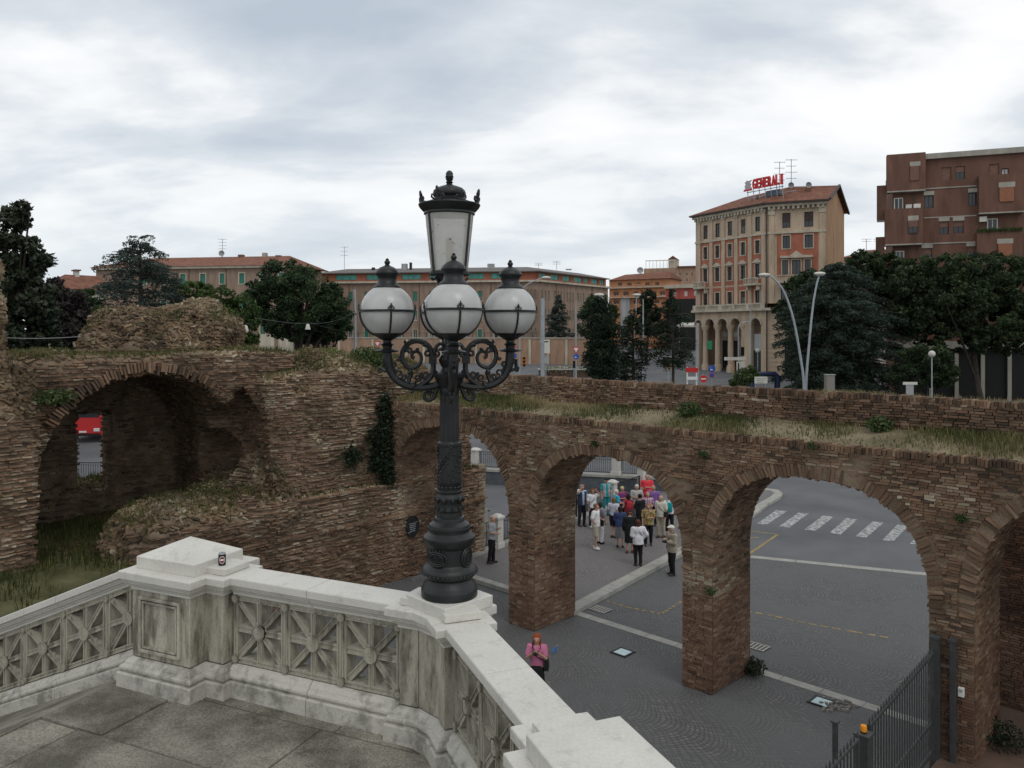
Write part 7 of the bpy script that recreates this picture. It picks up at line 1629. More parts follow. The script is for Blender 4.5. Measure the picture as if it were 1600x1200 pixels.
mast('thick pale steel mast with signs beside the right globe', [(848, 560), (848, 500), (848, 466)], 82, 0.24, None, 0.2, name='steel_mast', cat='mast')
mast('pale steel mast beside the stone pines carrying the lamp wires', [(555, 540), (555, 490), (554, 452)], 76, 0.15, None, 0.11, name='steel_mast', cat='mast')
mast('street light with long arm over the roof line by the right globe', [(812, 540), (813, 480), (816, 453), (832, 440), (850, 434)], 92, 0.10, -1); mast('street light with drooping head above the cypress', [(952, 560), (951, 500), (949, 480), (943, 468), (938, 461)], 78, 0.09, 0.5)
mast('slim street light in front of the cedar by the office building', [(900, 560), (900, 500), (900, 470)], 96, 0.12, None); mast('slim lamp pole before the orange house', [(991, 560), (993, 500), (995, 461)], 96, 0.10, 0.001); mast('grey pole between the pines and the orange house', [(1005, 560), (1005, 500), (1005, 467)], 100, 0.13, None, name='steel_mast', cat='mast')
mast('dark mast at the left corner of the palazzo', [(1090, 595), (1090, 550), (1090, 505)], 88, 0.18, None, 0.15, m=M['b_grey'], name='steel_mast', cat='mast'); mast('slender grey mast before the palazzo arcade', [(1173, 570), (1173, 520), (1173, 478)], 96, 0.10, None, name='steel_mast', cat='mast'); mast('grey signal mast with arm before the palazzo columns', [(1154, 580), (1154, 540), (1155, 508), (1172, 503)], 92, 0.10, None, name='steel_mast', cat='mast')
def board_on(th, b, d, x0, x1, y0, y1, m, name='sign_plate', t=0.06):
    p, q = at(x0, y1, d)-b, at(x1, y0, d)-b; return MB().box(((p.x+q.x)/2, -0.18, (p.z+q.z)/2), (q.x-p.x, t, q.z-p.z)).build(name, m, th, bevel=0.01)
mm = bpy.data.objects['steel_mast']; b_ = Vector(mm.location); board_on(mm, b_, 82, 850, 859, 531, 552, M['b_white']); board_on(mm, b_, 82, 843, 857, 533, 535, M['steel'], 'bracket')
def disc(th, c, r, m, name, rings=None, t=0.03):
    mb = MB(); mb.lathe([(r, -t/2), (r, t/2)], 20); mb.v = [(c[0]+x, c[1]-z, c[2]+y) for x, y, z in mb.v]; return mb.build(name, m, th)
def tri(th, c, r, m, name, off=0.0):
    v = [(c[0]-r, c[1]+off, c[2]+r*0.6), (c[0]+r, c[1]+off, c[2]+r*0.6), (c[0], c[1]+off, c[2]-r*1.1)]; k = [(x, y-0.03, z) for x, y, z in v]; MB().add(v+k, [(0, 1, 2), (5, 4, 3), (0, 3, 4, 1), (1, 4, 5, 2), (2, 5, 3, 0)]).build(name, m, th)
def sign_pole(label, px, d, top_py, parts):
    b = at(px, 520, d); b.z = gz(d); th = thing('road_sign', label, 'road sign', b); zt = at(px, top_py, d).z-b.z; MB().tube([(0, 0, -0.1), (0, 0, zt)], 0.04, 6).build('pole', M['steel'], th)
    for k, py, r in parts:
        z = at(px, py, d).z-b.z; c = (0, -0.06, z)
        if k == 'yield': tri(th, c, r, M['red'], 'triangle'); tri(th, (0, -0.10, z+r*0.0), r*0.62, M['white'], 'triangle_centre')
        if k == 'blue':
            disc(th, c, r, M['blue'], 'blue_disc'); MB().bar((-r*0.45, -0.09, z-r*0.3), (r*0.2, -0.09, z-r*0.3), 0.02, r*0.25).build('arrow', M['white'], th); MB().bar((-r*0.35, -0.09, z-r*0.45), (-r*0.35, -0.09, z+r*0.5), 0.02, r*0.22).build('arrow', M['white'], th)
        if k == 'noentry': disc(th, c, r, M['red'], 'red_disc'); MB().box((0, -0.085, z), (r*1.4, 0.02, r*0.34)).build('white_bar', M['white'], th)
        if k == 'back': disc(th, c, r, M['b_grey'], 'plate')
        if k == 'rednop': disc(th, c, r, M['red'], 'red_disc'); disc(th, (0, -0.09, z), r*0.78, M['blue'], 'blue_centre')
    return th
sign_pole('give way triangle over a blue round arrow sign near the right globe', 803, 84, 540, [('yield', 546, 0.42), ('blue', 556, 0.3)]); sign_pole('give way triangle over a blue arrow sign beside the cypress', 900, 88, 540, [('yield', 546, 0.45), ('blue', 557, 0.33)])
sign_pole('red no entry sign just above the parapet', 1099, 80, 584, [('noentry', 592, 0.36)]); sign_pole('blue round arrow sign over a no stopping sign by the palazzo', 1112, 84, 570, [('blue', 576, 0.38), ('rednop', 586, 0.28)]); sign_pole('grey back of a round sign at the foot of the thick mast', 853, 78, 555, [('back', 562, 0.32)]); sign_pole('give way triangle beside the left globe', 590, 84, 535, [('yield', 537, 0.4)])
def signal(label, px, d, py0, py1, face='dark', m=None):
    b = at(px, 520, d); b.z = gz(d); th = thing('traffic_light', label, 'traffic light', b); z0, z1 = at(px, py1, d).z-b.z, at(px, py0, d).z-b.z; w_ = (z1-z0)*0.36
    MB().tube([(0, 0.1, -0.1), (0, 0.1, z1)], 0.05, 6).build('pole', M['steel'], th); MB().box((0, -0.05, (z0+z1)/2), (w_, 0.2, z1-z0)).build('housing', m or M['black'], th, bevel=0.03)
    for k in range(3): z = z0+(z1-z0)*(k+0.5)/3; disc(th, (0, -0.16, z), w_*0.36, M['black'] if face == 'dark' else M['amber'], 'lens'); MB().box((0, -0.22, z+w_*0.38), (w_*0.8, 0.14, 0.03)).build('visor', m or M['black'], th)
signal('dark traffic light seen beside the right globe stem', 806, 86, 561, 575); signal('orange framed traffic light next to the dark one', 819, 86, 557, 573, m=mat('orange housing', (0.45, 0.16, 0.03), 0.5)); signal('dark traffic light beside the cypress', 897, 84, 564, 575); signal('yellow cased traffic light at the slender pine', 1045, 80, 566, 578, m=mat('yellow housing', (0.5, 0.27, 0.03), 0.5)); signal('black traffic light before the palazzo columns', 1160, 90, 542, 556)
# bus stop board, pipe frame, notice, cabinet, lamps
b = at(1147, 520, 84); b.z = gz(84); bsn = thing('bus_stop_sign', 'white bus stop board on an orange post behind the parapet', 'sign', b); MB().tube([(0, 0, -0.1), (0, 0, at(0, 558, 84).z-b.z)], 0.06, 6).build('post', mat('orange post', (0.4, 0.2, 0.08), 0.6), bsn); board_on(bsn, b, 84, 1131, 1164, 558, 563, M['b_white'], 'name_board'); board_on(bsn, b, 84, 1150, 1164, 565, 586, M['b_white'], 'timetable'); MB().box(tuple(at(1153, 575, 84)-b-Vector((0, 0.23, 0))), (0.12, 0.02, 1.1)).build('stripe', M['black'], bsn)
b = at(1198, 520, 78); b.z = gz(78); pf = thing('pipe_frame', 'thick dark blue tubular frame behind the parapet', 'barrier', b); zt_ = at(0, 584, 78).z-b.z; xl_, xr_ = at(1176, 0, 78).x-b.x, at(1216, 0, 78).x-b.x
MB().tube([(xl_, 0, -0.1), (xl_, 0, zt_-0.25), (xl_+0.25, 0, zt_), (xr_-0.25, 0, zt_), (xr_, 0, zt_-0.25), (xr_, 0, -0.1)], 0.2, 10).build('tube', mat('dark blue paint', (0.03, 0.045, 0.10), 0.35), pf, True); MB().tube([(xl_, 0.9, -0.1), (xl_, 0.9, zt_), (xr_, 0.9, zt_), (xr_, 0.9, -0.1)], 0.12, 8).build('rear_tube', mat('navy paint', (0.02, 0.028, 0.06), 0.4), pf, True)
b = at(1188, 520, 74); b.z = gz(74); nb_ = thing('notice_board', 'low white notice board with text lines before the blue frame', 'sign', b); board_on(nb_, b, 74, 1178, 1198, 588.5, 599, M['b_white'], 'board')
for k in range(3): board_on(nb_, b, 74, 1180+k, 1196-2*k, 590.5+k*3, 591.5+k*3, M['b_grey'], 'text_line', 0.10)
for x in (1180, 1196): p = at(x, 600, 74)-b; MB().tube([(p.x, 0, -0.1), (p.x, 0, p.z+0.3)], 0.035, 6).build('leg', M['steel'], nb_)
b = at(1296, 520, 66); b.z = gz(66); cbn = thing('utility_cabinet', 'grey brown utility cabinet in front of the huge cedar', 'cabinet', b); zt_ = at(0, 586, 66).z-b.z; MB().box((0, 0, zt_/2), (0.72, 0.5, zt_)).build('case', mat('cabinet grey', (0.2, 0.185, 0.165), 0.7), cbn, bevel=0.02); MB().box((0, -0.26, zt_-0.8), (0.6, 0.02, 1.3)).build('door', mat('cabinet door', (0.22, 0.2, 0.18), 0.7), cbn); MB().box((0, 0, zt_+0.03), (0.8, 0.58, 0.06)).build('cap', M['b_grey'], cbn)
for px, py, d, lab in ((1184, 548, 90, 'white globe lamp on a thin pole before the arcade shop'), (1456, 553, 62, 'white globe garden lamp before the rounded bush')):
    b = at(px, 520, d); b.z = gz(d); th = thing('globe_lamp', lab, 'lamp', b); z = at(px, py, d).z-b.z; MB().tube([(0, 0, -0.1), (0, 0, z)], 0.05, 6).build('pole', M['steel'], th); MB().sphere((0, 0, z), 0.26, 12, 8).build('globe', M['b_white'], th, True)
b = at(1422, 520, 64); b.z = gz(64); th = thing('plaque_stand', 'small pale information plate on a blue grey stand near the bush', 'sign', b); z = at(0, 599, 64).z-b.z; MB().box((0, 0, z), (1.15, 0.06, 0.22)).build('plate', M['b_white'], th); MB().box((0, 0.05, z/2-0.05), (0.6, 0.08, z)).build('stand', M['b_grey'], th)
b = at(1081, 520, 86); b.z = gz(86); th = thing('road_barrier', 'red and white road works barrier near the palazzo corner', 'barrier', b); z = at(0, 578, 86).z-b.z
for k in range(2): MB().bar((-0.5+k, 0, -0.1), (-0.5+k, 0, z+0.3), 0.12).build('leg', M['white'], th); 
MB().box((0, -0.08, z), (1.3, 0.05, 0.5)).build('board', M['red'], th); MB().box((0, -0.11, z-0.9), (1.2, 0.05, 0.35)).build('lower_board', M['white'], th)
# market canopy roofs far behind the pines
for px, py, d, w_, lab in ((1018, 522, 130, 34, 'white canopy roof showing between the pines'), (1075, 508, 138, 30, 'second white canopy beside the palazzo arcade')):
    p = at(px, py, d); th = thing('white_canopy', lab, 'canopy', (p.x, p.y, gz(d))); hz_ = p.z-gz(d); ww = w_/F*d
    MB().box((0, 0, hz_-0.2), (ww, 3, 0.3)).build('fascia', M['b_white'], th); MB().box((0, 0, hz_+0.2), (ww, 3, 0.5), taper=0.5).build('roof', M['b_white'], th)
    for sx in (-1, 1): MB().tube([(sx*ww*0.45, 0, -0.1), (sx*ww*0.45, 0, hz_-0.2)], 0.08, 6).build('post', M['steel'], th)
# lamps hung on wires over the ruin
wA, wB = W(15.2, -3.4, 8.9), at(555, 486, 76); wires = thing('lamp_wires', 'thin sagging wires strung from the ruin to the steel mast', 'wire', tuple(wA))
def cat_(a, b, sag, n=16): a, b = Vector(a), Vector(b); return [a.lerp(b, i/n)-Vector((0, 0, sag*4*(i/n)*(1-i/n))) for i in range(n+1)]
o0 = Vector(wA); MB().tube([p-o0 for p in cat_(wA, wB, 0.6)], 0.008, 4).build('wire', M['iron_dark'], wires)
wC = at(384, 505, 48); wD = at(481, 503, 52); wE = at(552, 520, 76); MB().tube([p-o0 for p in cat_(wA, wC, 0.1, 6)+cat_(wC, wD, 0.1, 6)[1:]+cat_(wD, wE, 0.1, 6)[1:]], 0.008, 4).build('wire', M['iron_dark'], wires)
for p, lab in ((wC, 'white bell lamp hanging on the wire by the rubble mound'), (wD, 'white bell lamp hanging on the wire before the pine trunk')):
    th = thing('hanging_lamp', lab, 'lamp', (p.x, p.y, p.z)); MB().lathe([(0.17, -0.5), (0.175, -0.47), (0.13, -0.3), (0.10, -0.18), (0.05, -0.12)], 14).build('shade', M['b_white'], th, True); MB().tube([(0, 0, -0.14), (0, 0, 0.03)], 0.03, 6).build('bracket', M['iron_dark'], th)
p0, p1 = W(14.5, -11.2, 8.3), W(16.3, -7.9, 8.35); th = thing('handrail_wire', 'single wire stretched from the ruined tower to the rubble mound', 'wire', tuple(p0)); MB().tube([Vector(q)-Vector(p0) for q in cat_(p0, p1, 0.08, 8)], 0.008, 4).build('wire', M['b_grey'], th)
# ================================================================== people
def sd_cone(X, Y, Z, a, b, ra, rb, sy=1.0):
    """distance to a tapered capsule a-b; sy flattens front to back"""
    ax, ay, az = a; bx, by, bz = b; dx, dy, dz = bx-ax, by-ay, bz-az; L2 = dx*dx+dy*dy+dz*dz+1e-9
    t = np.clip(((X-ax)*dx+(Y-ay)*dy+(Z-az)*dz)/L2, 0, 1); r = ra+(rb-ra)*t
    return np.sqrt((X-ax-t*dx)**2+((Y-ay-t*dy)/sy)**2+(Z-az-t*dz)**2)-r
class Field:
    def __init__(s, lo, hi, h):
        s.h = h; s.lo = np.array(lo, float); s.n = np.ceil((np.array(hi)-s.lo)/h).astype(int)+1; s.D = np.full(s.n, 0.25, np.float32)
        s.ax = [s.lo[i]+h*np.arange(s.n[i]) for i in range(3)]
    def sub(s, mn, mx):
        i0 = np.maximum(np.floor((np.array(mn)-s.lo)/s.h).astype(int), 0); i1 = np.minimum(np.ceil((np.array(mx)-s.lo)/s.h).astype(int)+1, s.n)
        if np.any(i1 <= i0): return None
        sl = tuple(slice(a, b) for a, b in zip(i0, i1)); return sl, np.meshgrid(*[s.ax[k][sl[k]] for k in range(3)], indexing='ij')
    def cone(s, a, b, ra, rb, sy=1.0, k=0.02):
        m = max(ra, rb)*max(1, sy)+0.09; mn = np.minimum(a, b)-m; mx = np.maximum(a, b)+m; q = s.sub(mn, mx)
        if q is None: return
        sl, (X, Y, Z) = q; d = sd_cone(X, Y, Z, a, b, ra, rb, sy); D = s.D[sl]; hh = np.clip(0.5+0.5*(D-d)/k, 0, 1); s.D[sl] = D*(1-hh)+d*hh-k*hh*(1-hh)
    def cut(s, fn): 
        X, Y, Z = np.meshgrid(*s.ax, indexing='ij'); s.D = np.maximum(s.D, fn(X, Y, Z))
    def mesh(s): 
        s.D[0], s.D[-1] = 0.2, 0.2; s.D[:, 0], s.D[:, -1] = 0.2, 0.2; s.D[:, :, 0], s.D[:, :, -1] = 0.2, 0.2
        if not (s.D < 0).any(): return None
        return surface_nets(s.D, s.lo, s.h)
_cm = {}
def print_cloth(c1, c2, c3, sc=16):
    m = mat('printed cloth', c1, 0.85, bump=0.25, bscale=30); t = m.node_tree; tc = N(t, 'ShaderNodeTexCoord'); v = N(t, 'ShaderNodeTexVoronoi'); v.inputs['Scale'].default_value = sc; t.links.new(tc.outputs['Object'], v.inputs['Vector']); sp = N(t, 'ShaderNodeSeparateColor'); t.links.new(v.outputs['Color'], sp.inputs[0]); rp = ramp(t, [(0.3, c1), (0.5, c2), (0.75, c3)], 'CONSTANT'); t.links.new(sp.outputs[0], rp.inputs[0]); t.links.new(rp.outputs[0], t.nodes['Principled BSDF'].inputs['Base Color']); return m
def cloth(c, rough=0.85):
    k = tuple(round(x, 3) for x in c)
    if k not in _cm: _cm[k] = mat('cloth', c, rough, var=0.14, vscale=9, bump=0.25, bscale=30)
    return _cm[k]
SKIN = [mat('skin', (0.46, 0.27, 0.19), 0.6, var=0.06, vscale=8), mat('skin', (0.40, 0.22, 0.15), 0.6, var=0.06, vscale=8)]
M['eye'] = mat('eye dark', (0.02, 0.015, 0.012), 0.3); M['lip'] = mat('lip', (0.32, 0.12, 0.10), 0.5)
ARMS = {  # elbow, wrist for the right arm (x>0), y forward; mirrored for the left
 'down': ((0.235, -0.01, 1.13), (0.235, 0.06, 0.90)), 'bend': ((0.24, -0.02, 1.13), (0.16, 0.20, 1.10)), 'fold': ((0.23, 0.03, 1.14), (0.02, 0.21, 1.17)), 'cam': ((0.22, 0.10, 1.17), (0.07, 0.26, 1.33)),
 'high': ((0.27, 0.14, 1.43), (0.11, 0.17, 1.62)), 'hip': ((0.31, -0.06, 1.15), (0.18, 0.03, 1.00)), 'chest': ((0.22, 0.02, 1.14), (0.06, 0.22, 1.22)), 'back': ((0.23, -0.10, 1.14), (0.14, -0.14, 0.95))}
def person(label, px, hy, H, face, zg=0.13, arms=('down', 'down'), top=(0.5, 0.5, 0.5), sleeve='short', hem=0.90, loose=0.022, bottom=None, blen='long', shoes=(0.05, 0.04, 0.035), hair=(0.1, 0.07, 0.05), hairlen='short', cap=None, vest=None, fat=1.0, stance=0.09, skin=0, res=0.019, bald=False, lookdown=0.0, stride=0.0, glasses=False, pos=None, arm_override=None):
    rg_ = random.Random(px); stride = stride or rg_.uniform(-0.07, 0.07); stance = stance+rg_.uniform(-0.015, 0.035)
    d = F*(CZ-zg-H)/(hy-HOR); X0 = (px-800)/F*d
    if pos is None: pos = (X0, d, zg)
    k = H/1.7; th = thing('person', label, 'person', (pos[0], pos[1], pos[2]), R(face)-math.pi/2)       # face: compass angle of the nose, 90 = away from camera
    S = lambda p: np.array(p, float)*k
    lo, hi = S((-0.48, -0.42, -0.02)), S((0.48, 0.52, 1.76)); w_ = fat
    el, wr = [], []
    for sgn, a in ((1, arms[0]), (-1, arms[1])):
        e, q = ARMS[a]; el.append(np.array((sgn*e[0], e[1], e[2]))); wr.append(np.array((sgn*q[0], q[1], q[2])))
    sh = [np.array((sgn*0.175*min(w_, 1.1), -0.01, 1.385)) for sgn in (1, -1)]
    ank = [np.array((sgn*stance, (-0.02+sgn*stride), 0.085)) for sgn in (1, -1)]; kne = [np.array((sgn*(stance*0.5+0.05), 0.02+sgn*stride*0.6, 0.47)) for sgn in (1, -1)]; hip = [np.array((sgn*0.085*w_, 0, 0.87)) for sgn in (1, -1)]
    def legs(f, g, zc=0.0):
        for i in (0, 1): f.cone(S(hip[i]), S(kne[i]), (0.086*w_+g)*k, (0.056+g*1.1)*k); f.cone(S(kne[i]), S(ank[i]), (0.056+g*1.1)*k, (0.040+g*1.3)*k)
        f.cone(S((-0.04*w_, -0.01, 0.93)), S((0.04*w_, -0.01, 0.93)), (0.125*w_+g*0.6)*k, (0.125*w_+g*0.6)*k, 0.82)
    def torso(f, g):
        f.cone(S((0, 0.0, 0.96)), S((0, 0.005, 1.10)), (0.145*w_+g)*k, (0.130*w_+g)*k, 0.78, 0.05*k); f.cone(S((0, 0.005, 1.10)), S((0, 0.0, 1.29)), (0.130*w_+g)*k, (0.150*min(w_, 1.12)+g)*k, 0.74, 0.05*k)
        f.cone(S(sh[0]*np.array((0.72, 1, 0.99))), S(sh[1]*np.array((0.72, 1, 0.99))), (0.075+g)*k, (0.075+g)*k, 0.95, 0.05*k)
    def arm(f, g, part):
        for i in (0, 1):
            f.cone(S(sh[i]), S(el[i] if part != 'short' else sh[i]+(el[i]-sh[i])*0.72), (0.056+g)*k, (0.041+g*(1.2 if part != 'short' else 1.6))*k, 1, 0.03*k)
            if part == 'long': f.cone(S(el[i]), S(el[i]+(wr[i]-el[i])*0.94), (0.041+g*1.1)*k, (0.031+g)*k)
    # body: one continuous skin surface
    f = Field(lo, hi, res); legs(f, -0.006); torso(f, -0.004); arm(f, -0.004, 'long')
    f.cone(S((0, -0.01, 1.36)), S((0, 0.012, 1.50)), 0.062*k, 0.052*k); hc = np.array((0, 0.022+lookdown*0.05, 1.585-lookdown*0.02)); fw = np.array((0, math.cos(lookdown), -math.sin(lookdown)))
    f.cone(S(hc+(0, -0.014, 0.026)), S(hc+(0, 0.004, 0.0)), 0.083*k, 0.078*k, 1.12, 0.03*k); f.cone(S(hc+fw*0.012), S(hc+fw*0.042+(0, 0, -0.062)), 0.068*k, 0.042*k, 1.0, 0.02*k)
    f.cone(S(hc+fw*0.085+(0, 0, 0.012)), S(hc+fw*0.105+(0, 0, -0.018)), 0.010*k, 0.015*k, 1, 0.012*k)
    for sgn in (1, -1): f.cone(S(hc+(sgn*0.080, -0.01, 0.012)), S(hc+(sgn*0.084, -0.012, -0.018)), 0.016*k, 0.012*k, 1, 0.01*k)
    for i in (0, 1): 
        dr = wr[i]-el[i]; dr = dr/np.linalg.norm(dr); f.cone(S(wr[i]), S(wr[i]+dr*0.075), 0.030*k, 0.038*k, 1, 0.02*k)
    for i in (0, 1): f.cone(S(ank[i]+(0, -0.03, -0.05)), S(ank[i]+(0, 0.13, -0.055)), 0.036*k, 0.030*k)
    V, Q = f.mesh(); fingers = MB()
    for i in (0, 1):
        sgn = (1, -1)[i]; dr = wr[i]-el[i]; dr = dr/np.linalg.norm(dr); sd_ = np.cross(dr, (0, 1, 0)) if abs(dr[1]) < 0.8 else np.cross(dr, (0, 0, 1)); sd_ = sd_/np.linalg.norm(sd_); pn_ = np.cross(sd_, dr)
        if arms[i] == 'down': pn_ = pn_*np.sign(-sgn*pn_[0] if abs(pn_[0]) > 0.2 else 1)
        for j, ln in enumerate((0.070, 0.080, 0.076, 0.060)):
            b0 = wr[i]+dr*0.085+sd_*(j-1.5)*0.019; fingers.tube([tuple(S(b0)), tuple(S(b0+dr*ln*0.5+pn_*0.012)), tuple(S(b0+dr*ln*0.85+pn_*0.035))], [0.0095*k, 0.009*k, 0.007*k], 6)
        b0 = wr[i]+dr*0.025-sd_*0.034; fingers.tube([tuple(S(b0)), tuple(S(b0-sd_*0.022+dr*0.03+pn_*0.01)), tuple(S(b0-sd_*0.02+dr*0.058+pn_*0.03))], [0.012*k, 0.010*k, 0.008*k], 6)
    n0 = len(V); fv = np.array(fingers.v); T4 = [q for q in fingers.f if len(q) == 4]; VV = np.concatenate([V, fv]); QQ = np.concatenate([Q, np.array(T4)+n0])
    obj('body', mesh_np('body', VV, QQ, True), th, SKIN[skin])
    def garment(name, fn, cut, col):
        g = Field(lo, hi, res); fn(g); gx_, gy_, gz_ = np.meshgrid(*g.ax, indexing='ij'); sd0 = px*0.37; g.D += 0.007*vnoise(gx_*11+sd0, gy_*11, gz_*7)+0.004*vnoise(gx_*22, gy_*22+sd0, gz_*16); g.cut(cut); r = g.mesh()
        if r is None: return None
        return obj(name, mesh_np(name, r[0], r[1], True), th, col if not isinstance(col, tuple) else cloth(col))
    def tf(g): 
        torso(g, loose)
        if sleeve != 'none': arm(g, loose*0.8, sleeve)
        if hem < 0.93: g.cone(S((0, -0.005, 1.02)), S((0, -0.008, hem+0.02)), (0.140*w_+loose)*k, (0.148*w_+loose+0.008)*k, 0.86, 0.04*k)
    nk_ = 1.445*k
    garment('top', tf, lambda X, Y, Z: np.maximum(np.maximum(Z-nk_-0.25*np.maximum(-Y, 0)*0.2+0.35*np.maximum(Y-0.02*k, 0)*(np.abs(X) < 0.09*k), hem*k-Z), -1), top)
    bt = bottom or (0.03, 0.03, 0.035)
    if blen in ('long', 'short', 'crop'):
        zc = {'long': 0.075, 'short': 0.50, 'crop': 0.30}[blen]*k; ex = 0.016 if blen != 'short' else 0.028
        garment('trousers' if blen == 'long' else 'shorts', lambda g: legs(g, ex), lambda X, Y, Z: np.maximum(zc-Z, Z-1.02*k), bt)
    else:
        zc = {'skirt': 0.42, 'midskirt': 0.50}[blen]*k
        garment('skirt', lambda g: (g.cone(S((0, -0.01, 1.0)), S((0, -0.01, 0.86)), 0.142*w_*k, 0.175*w_*k, 0.85), g.cone(S((0, -0.01, 0.86)), S((0, 0.0, 0.40)), 0.172*w_*k, 0.20*w_*k, 0.82)), lambda X, Y, Z: np.maximum(zc-Z, Z-1.02*k), bt)
    mb = Field(S((-0.3, -0.25, -0.01)), S((0.3, 0.32, 0.16)), res*0.8)
    for i in (0, 1): mb.cone(S(ank[i]+(0, -0.035, -0.045)), S(ank[i]+(0, 0.135, -0.052)), 0.047*k, 0.040*k); mb.cone(S(ank[i]+(0, -0.03, -0.02)), S(ank[i]+(0, 0.04, -0.03)), 0.046*k, 0.042*k)
    r = mb.mesh(); r[0][:, 2] = np.maximum(r[0][:, 2], 0.0); obj('shoes', mesh_np('shoes', r[0], r[1], True), th, cloth(shoes))
    if not bald:
        ln = {'short': 0.0, 'mid': 0.07, 'long': 0.15}[hairlen]
        def hf(g):
            g.cone(S(hc+(0, -0.022, 0.036)), S(hc+(0, -0.008, 0.020)), 0.092*k, 0.090*k, 1.1, 0.02*k)
            if ln: g.cone(S(hc+(0, -0.035, 0.0)), S(hc+(0, -0.05, -0.03-ln)), 0.088*k, 0.07*k, 0.9, 0.03*k); [g.cone(S(hc+(s*0.07, -0.015, 0.02)), S(hc+(s*0.075, -0.02, -ln*0.9)), 0.032*k, 0.026*k, 1, 0.02*k) for s in (1, -1)]
        fy = S(hc)[1]; fz = S(hc)[2]
        garment('hair', hf, lambda X, Y, Z: np.minimum(np.maximum(Y-(fy+0.030*k), -1), np.maximum(fz+0.050*k-Z, Y-(fy+0.085*k)))*1.0 if True else 0, hair)
    if cap:
        garment('cap', lambda g: (g.cone(S(hc+(0, -0.016, 0.040)), S(hc+(0, 0.0, 0.036)), 0.098*k, 0.096*k, 1.1), g.cone(S(hc+(-0.03, 0.085, 0.055)), S(hc+(0.03, 0.085, 0.055)), 0.035*k, 0.035*k, 1.8)), lambda X, Y, Z: np.maximum(S(hc)[2]+0.046*k-Z, -1), cap)
    if vest:
        garment('vest', lambda g: (torso(g, loose+0.02), g.cone(S((0, -0.005, 1.02)), S((0, -0.008, 0.86)), (0.15*w_+loose+0.02)*k, (0.156*w_+loose+0.02)*k, 0.86, 0.04*k)), lambda X, Y, Z: np.maximum(np.maximum(np.maximum(Z-1.42*k, 0.86*k-Z), np.abs(X)-0.19*k), (0.055*k-np.abs(X))*(Y > 0)-0.02*(Y <= 0)), vest)
    e_ = MB(); mo = MB(); up = np.array((0, math.sin(lookdown), math.cos(lookdown)))
    for s in (1, -1): p = S(hc+fw*0.074+up*0.012+np.array((s*0.032, 0, 0))); e_.sphere(tuple(p), 0.013*k, 6, 4, (1.3, 0.7, 0.6)) if not glasses else e_.sphere(tuple(p), 0.024*k, 8, 5, (1.25, 0.6, 0.8))
    e_.build('glasses' if glasses else 'eyes', M['eye'] if not glasses else M['black'], th, True); p = S(hc+fw*0.076+up*-0.052); mo.sphere(tuple(p), 0.014*k, 6, 4, (1.6, 0.6, 0.35)); mo.build('mouth', M['lip'], th, True)
    return th, k
def worn(th, k, name, label, cat, build):
    """a carried thing: top level, placed in the carrier's frame"""
    o = thing(name, label, cat, tuple(th.location), th.rotation_euler[2]); build(o, k); return o
def backpack(m, m2):
    def b(o, k): 
        MB().box((0, -0.235*k, 1.20*k), (0.29*k, 0.15*k, 0.40*k), taper=0.86).build('sack', m, o, bevel=0.04*k); MB().box((0, -0.325*k, 1.12*k), (0.22*k, 0.05*k, 0.18*k)).build('pocket', m2, o, bevel=0.02*k)
        for s in (-1, 1): MB().tube([(s*0.09*k, -0.17*k, 1.37*k), (s*0.115*k, -0.06*k, 1.485*k), (s*0.12*k, 0.08*k, 1.42*k), (s*0.13*k, 0.155*k, 1.25*k), (s*0.15*k, 0.03*k, 1.08*k), (s*0.12*k, -0.17*k, 1.06*k)], 0.016*k, 6).build('strap', m2, o, True)
    return b
def camera_at(y, z, x=0.0):
    def b(o, k):
        MB().box((x*k, y*k, z*k), (0.13*k, 0.06*k, 0.085*k)).build('body', M['black'], o, bevel=0.01*k); mb = MB(); mb.lathe([(0.036*k, 0), (0.036*k, 0.07*k), (0.03*k, 0.075*k)], 14); mb.v = [(x*k+a, y*k+0.03*k+c, z*k+b2) for a, b2, c in mb.v]; mb.build('lens', M['iron_dark'], o, True)
        for s in (-1, 1): MB().tube([((x+s*0.06)*k, y*k, (z+0.03)*k), (s*0.10*k, 0.12*k, (z+1.46)/2*k), (s*0.07*k, 0.0, 1.475*k)], 0.008*k, 5).build('strap', M['black'], o, True)
    return b
def bag(x, y, z, w_, h, m, sx=-0.12):
    def b(o, k):
        MB().box((x*k, y*k, z*k), (0.11*k, w_*k, h*k), taper=0.9).build('sack', m, o, bevel=0.03*k)
        MB().tube([(x*k, (y+w_*0.4)*k, (z+h*0.45)*k), ((x*0.2+sx*0.3)*k, 0.17*k, 1.22*k), (sx*0.8*k, 0.07*k, 1.43*k), (sx*k, -0.03*k, 1.47*k), (sx*0.6*k, -0.12*k, 1.38*k), (x*0.3*k, -0.165*k, 1.2*k), (x*k, (y-w_*0.4)*k, (z+h*0.45)*k)], 0.011*k, 5).build('strap', m, o, True)
    return b
BLK, NAVY, WHT = (0.012, 0.012, 0.014), (0.02, 0.025, 0.05), (0.62, 0.62, 0.62)
GRY = (0.42, 0.40, 0.37); BRN = (0.055, 0.032, 0.02); BLD = (0.42, 0.34, 0.2)
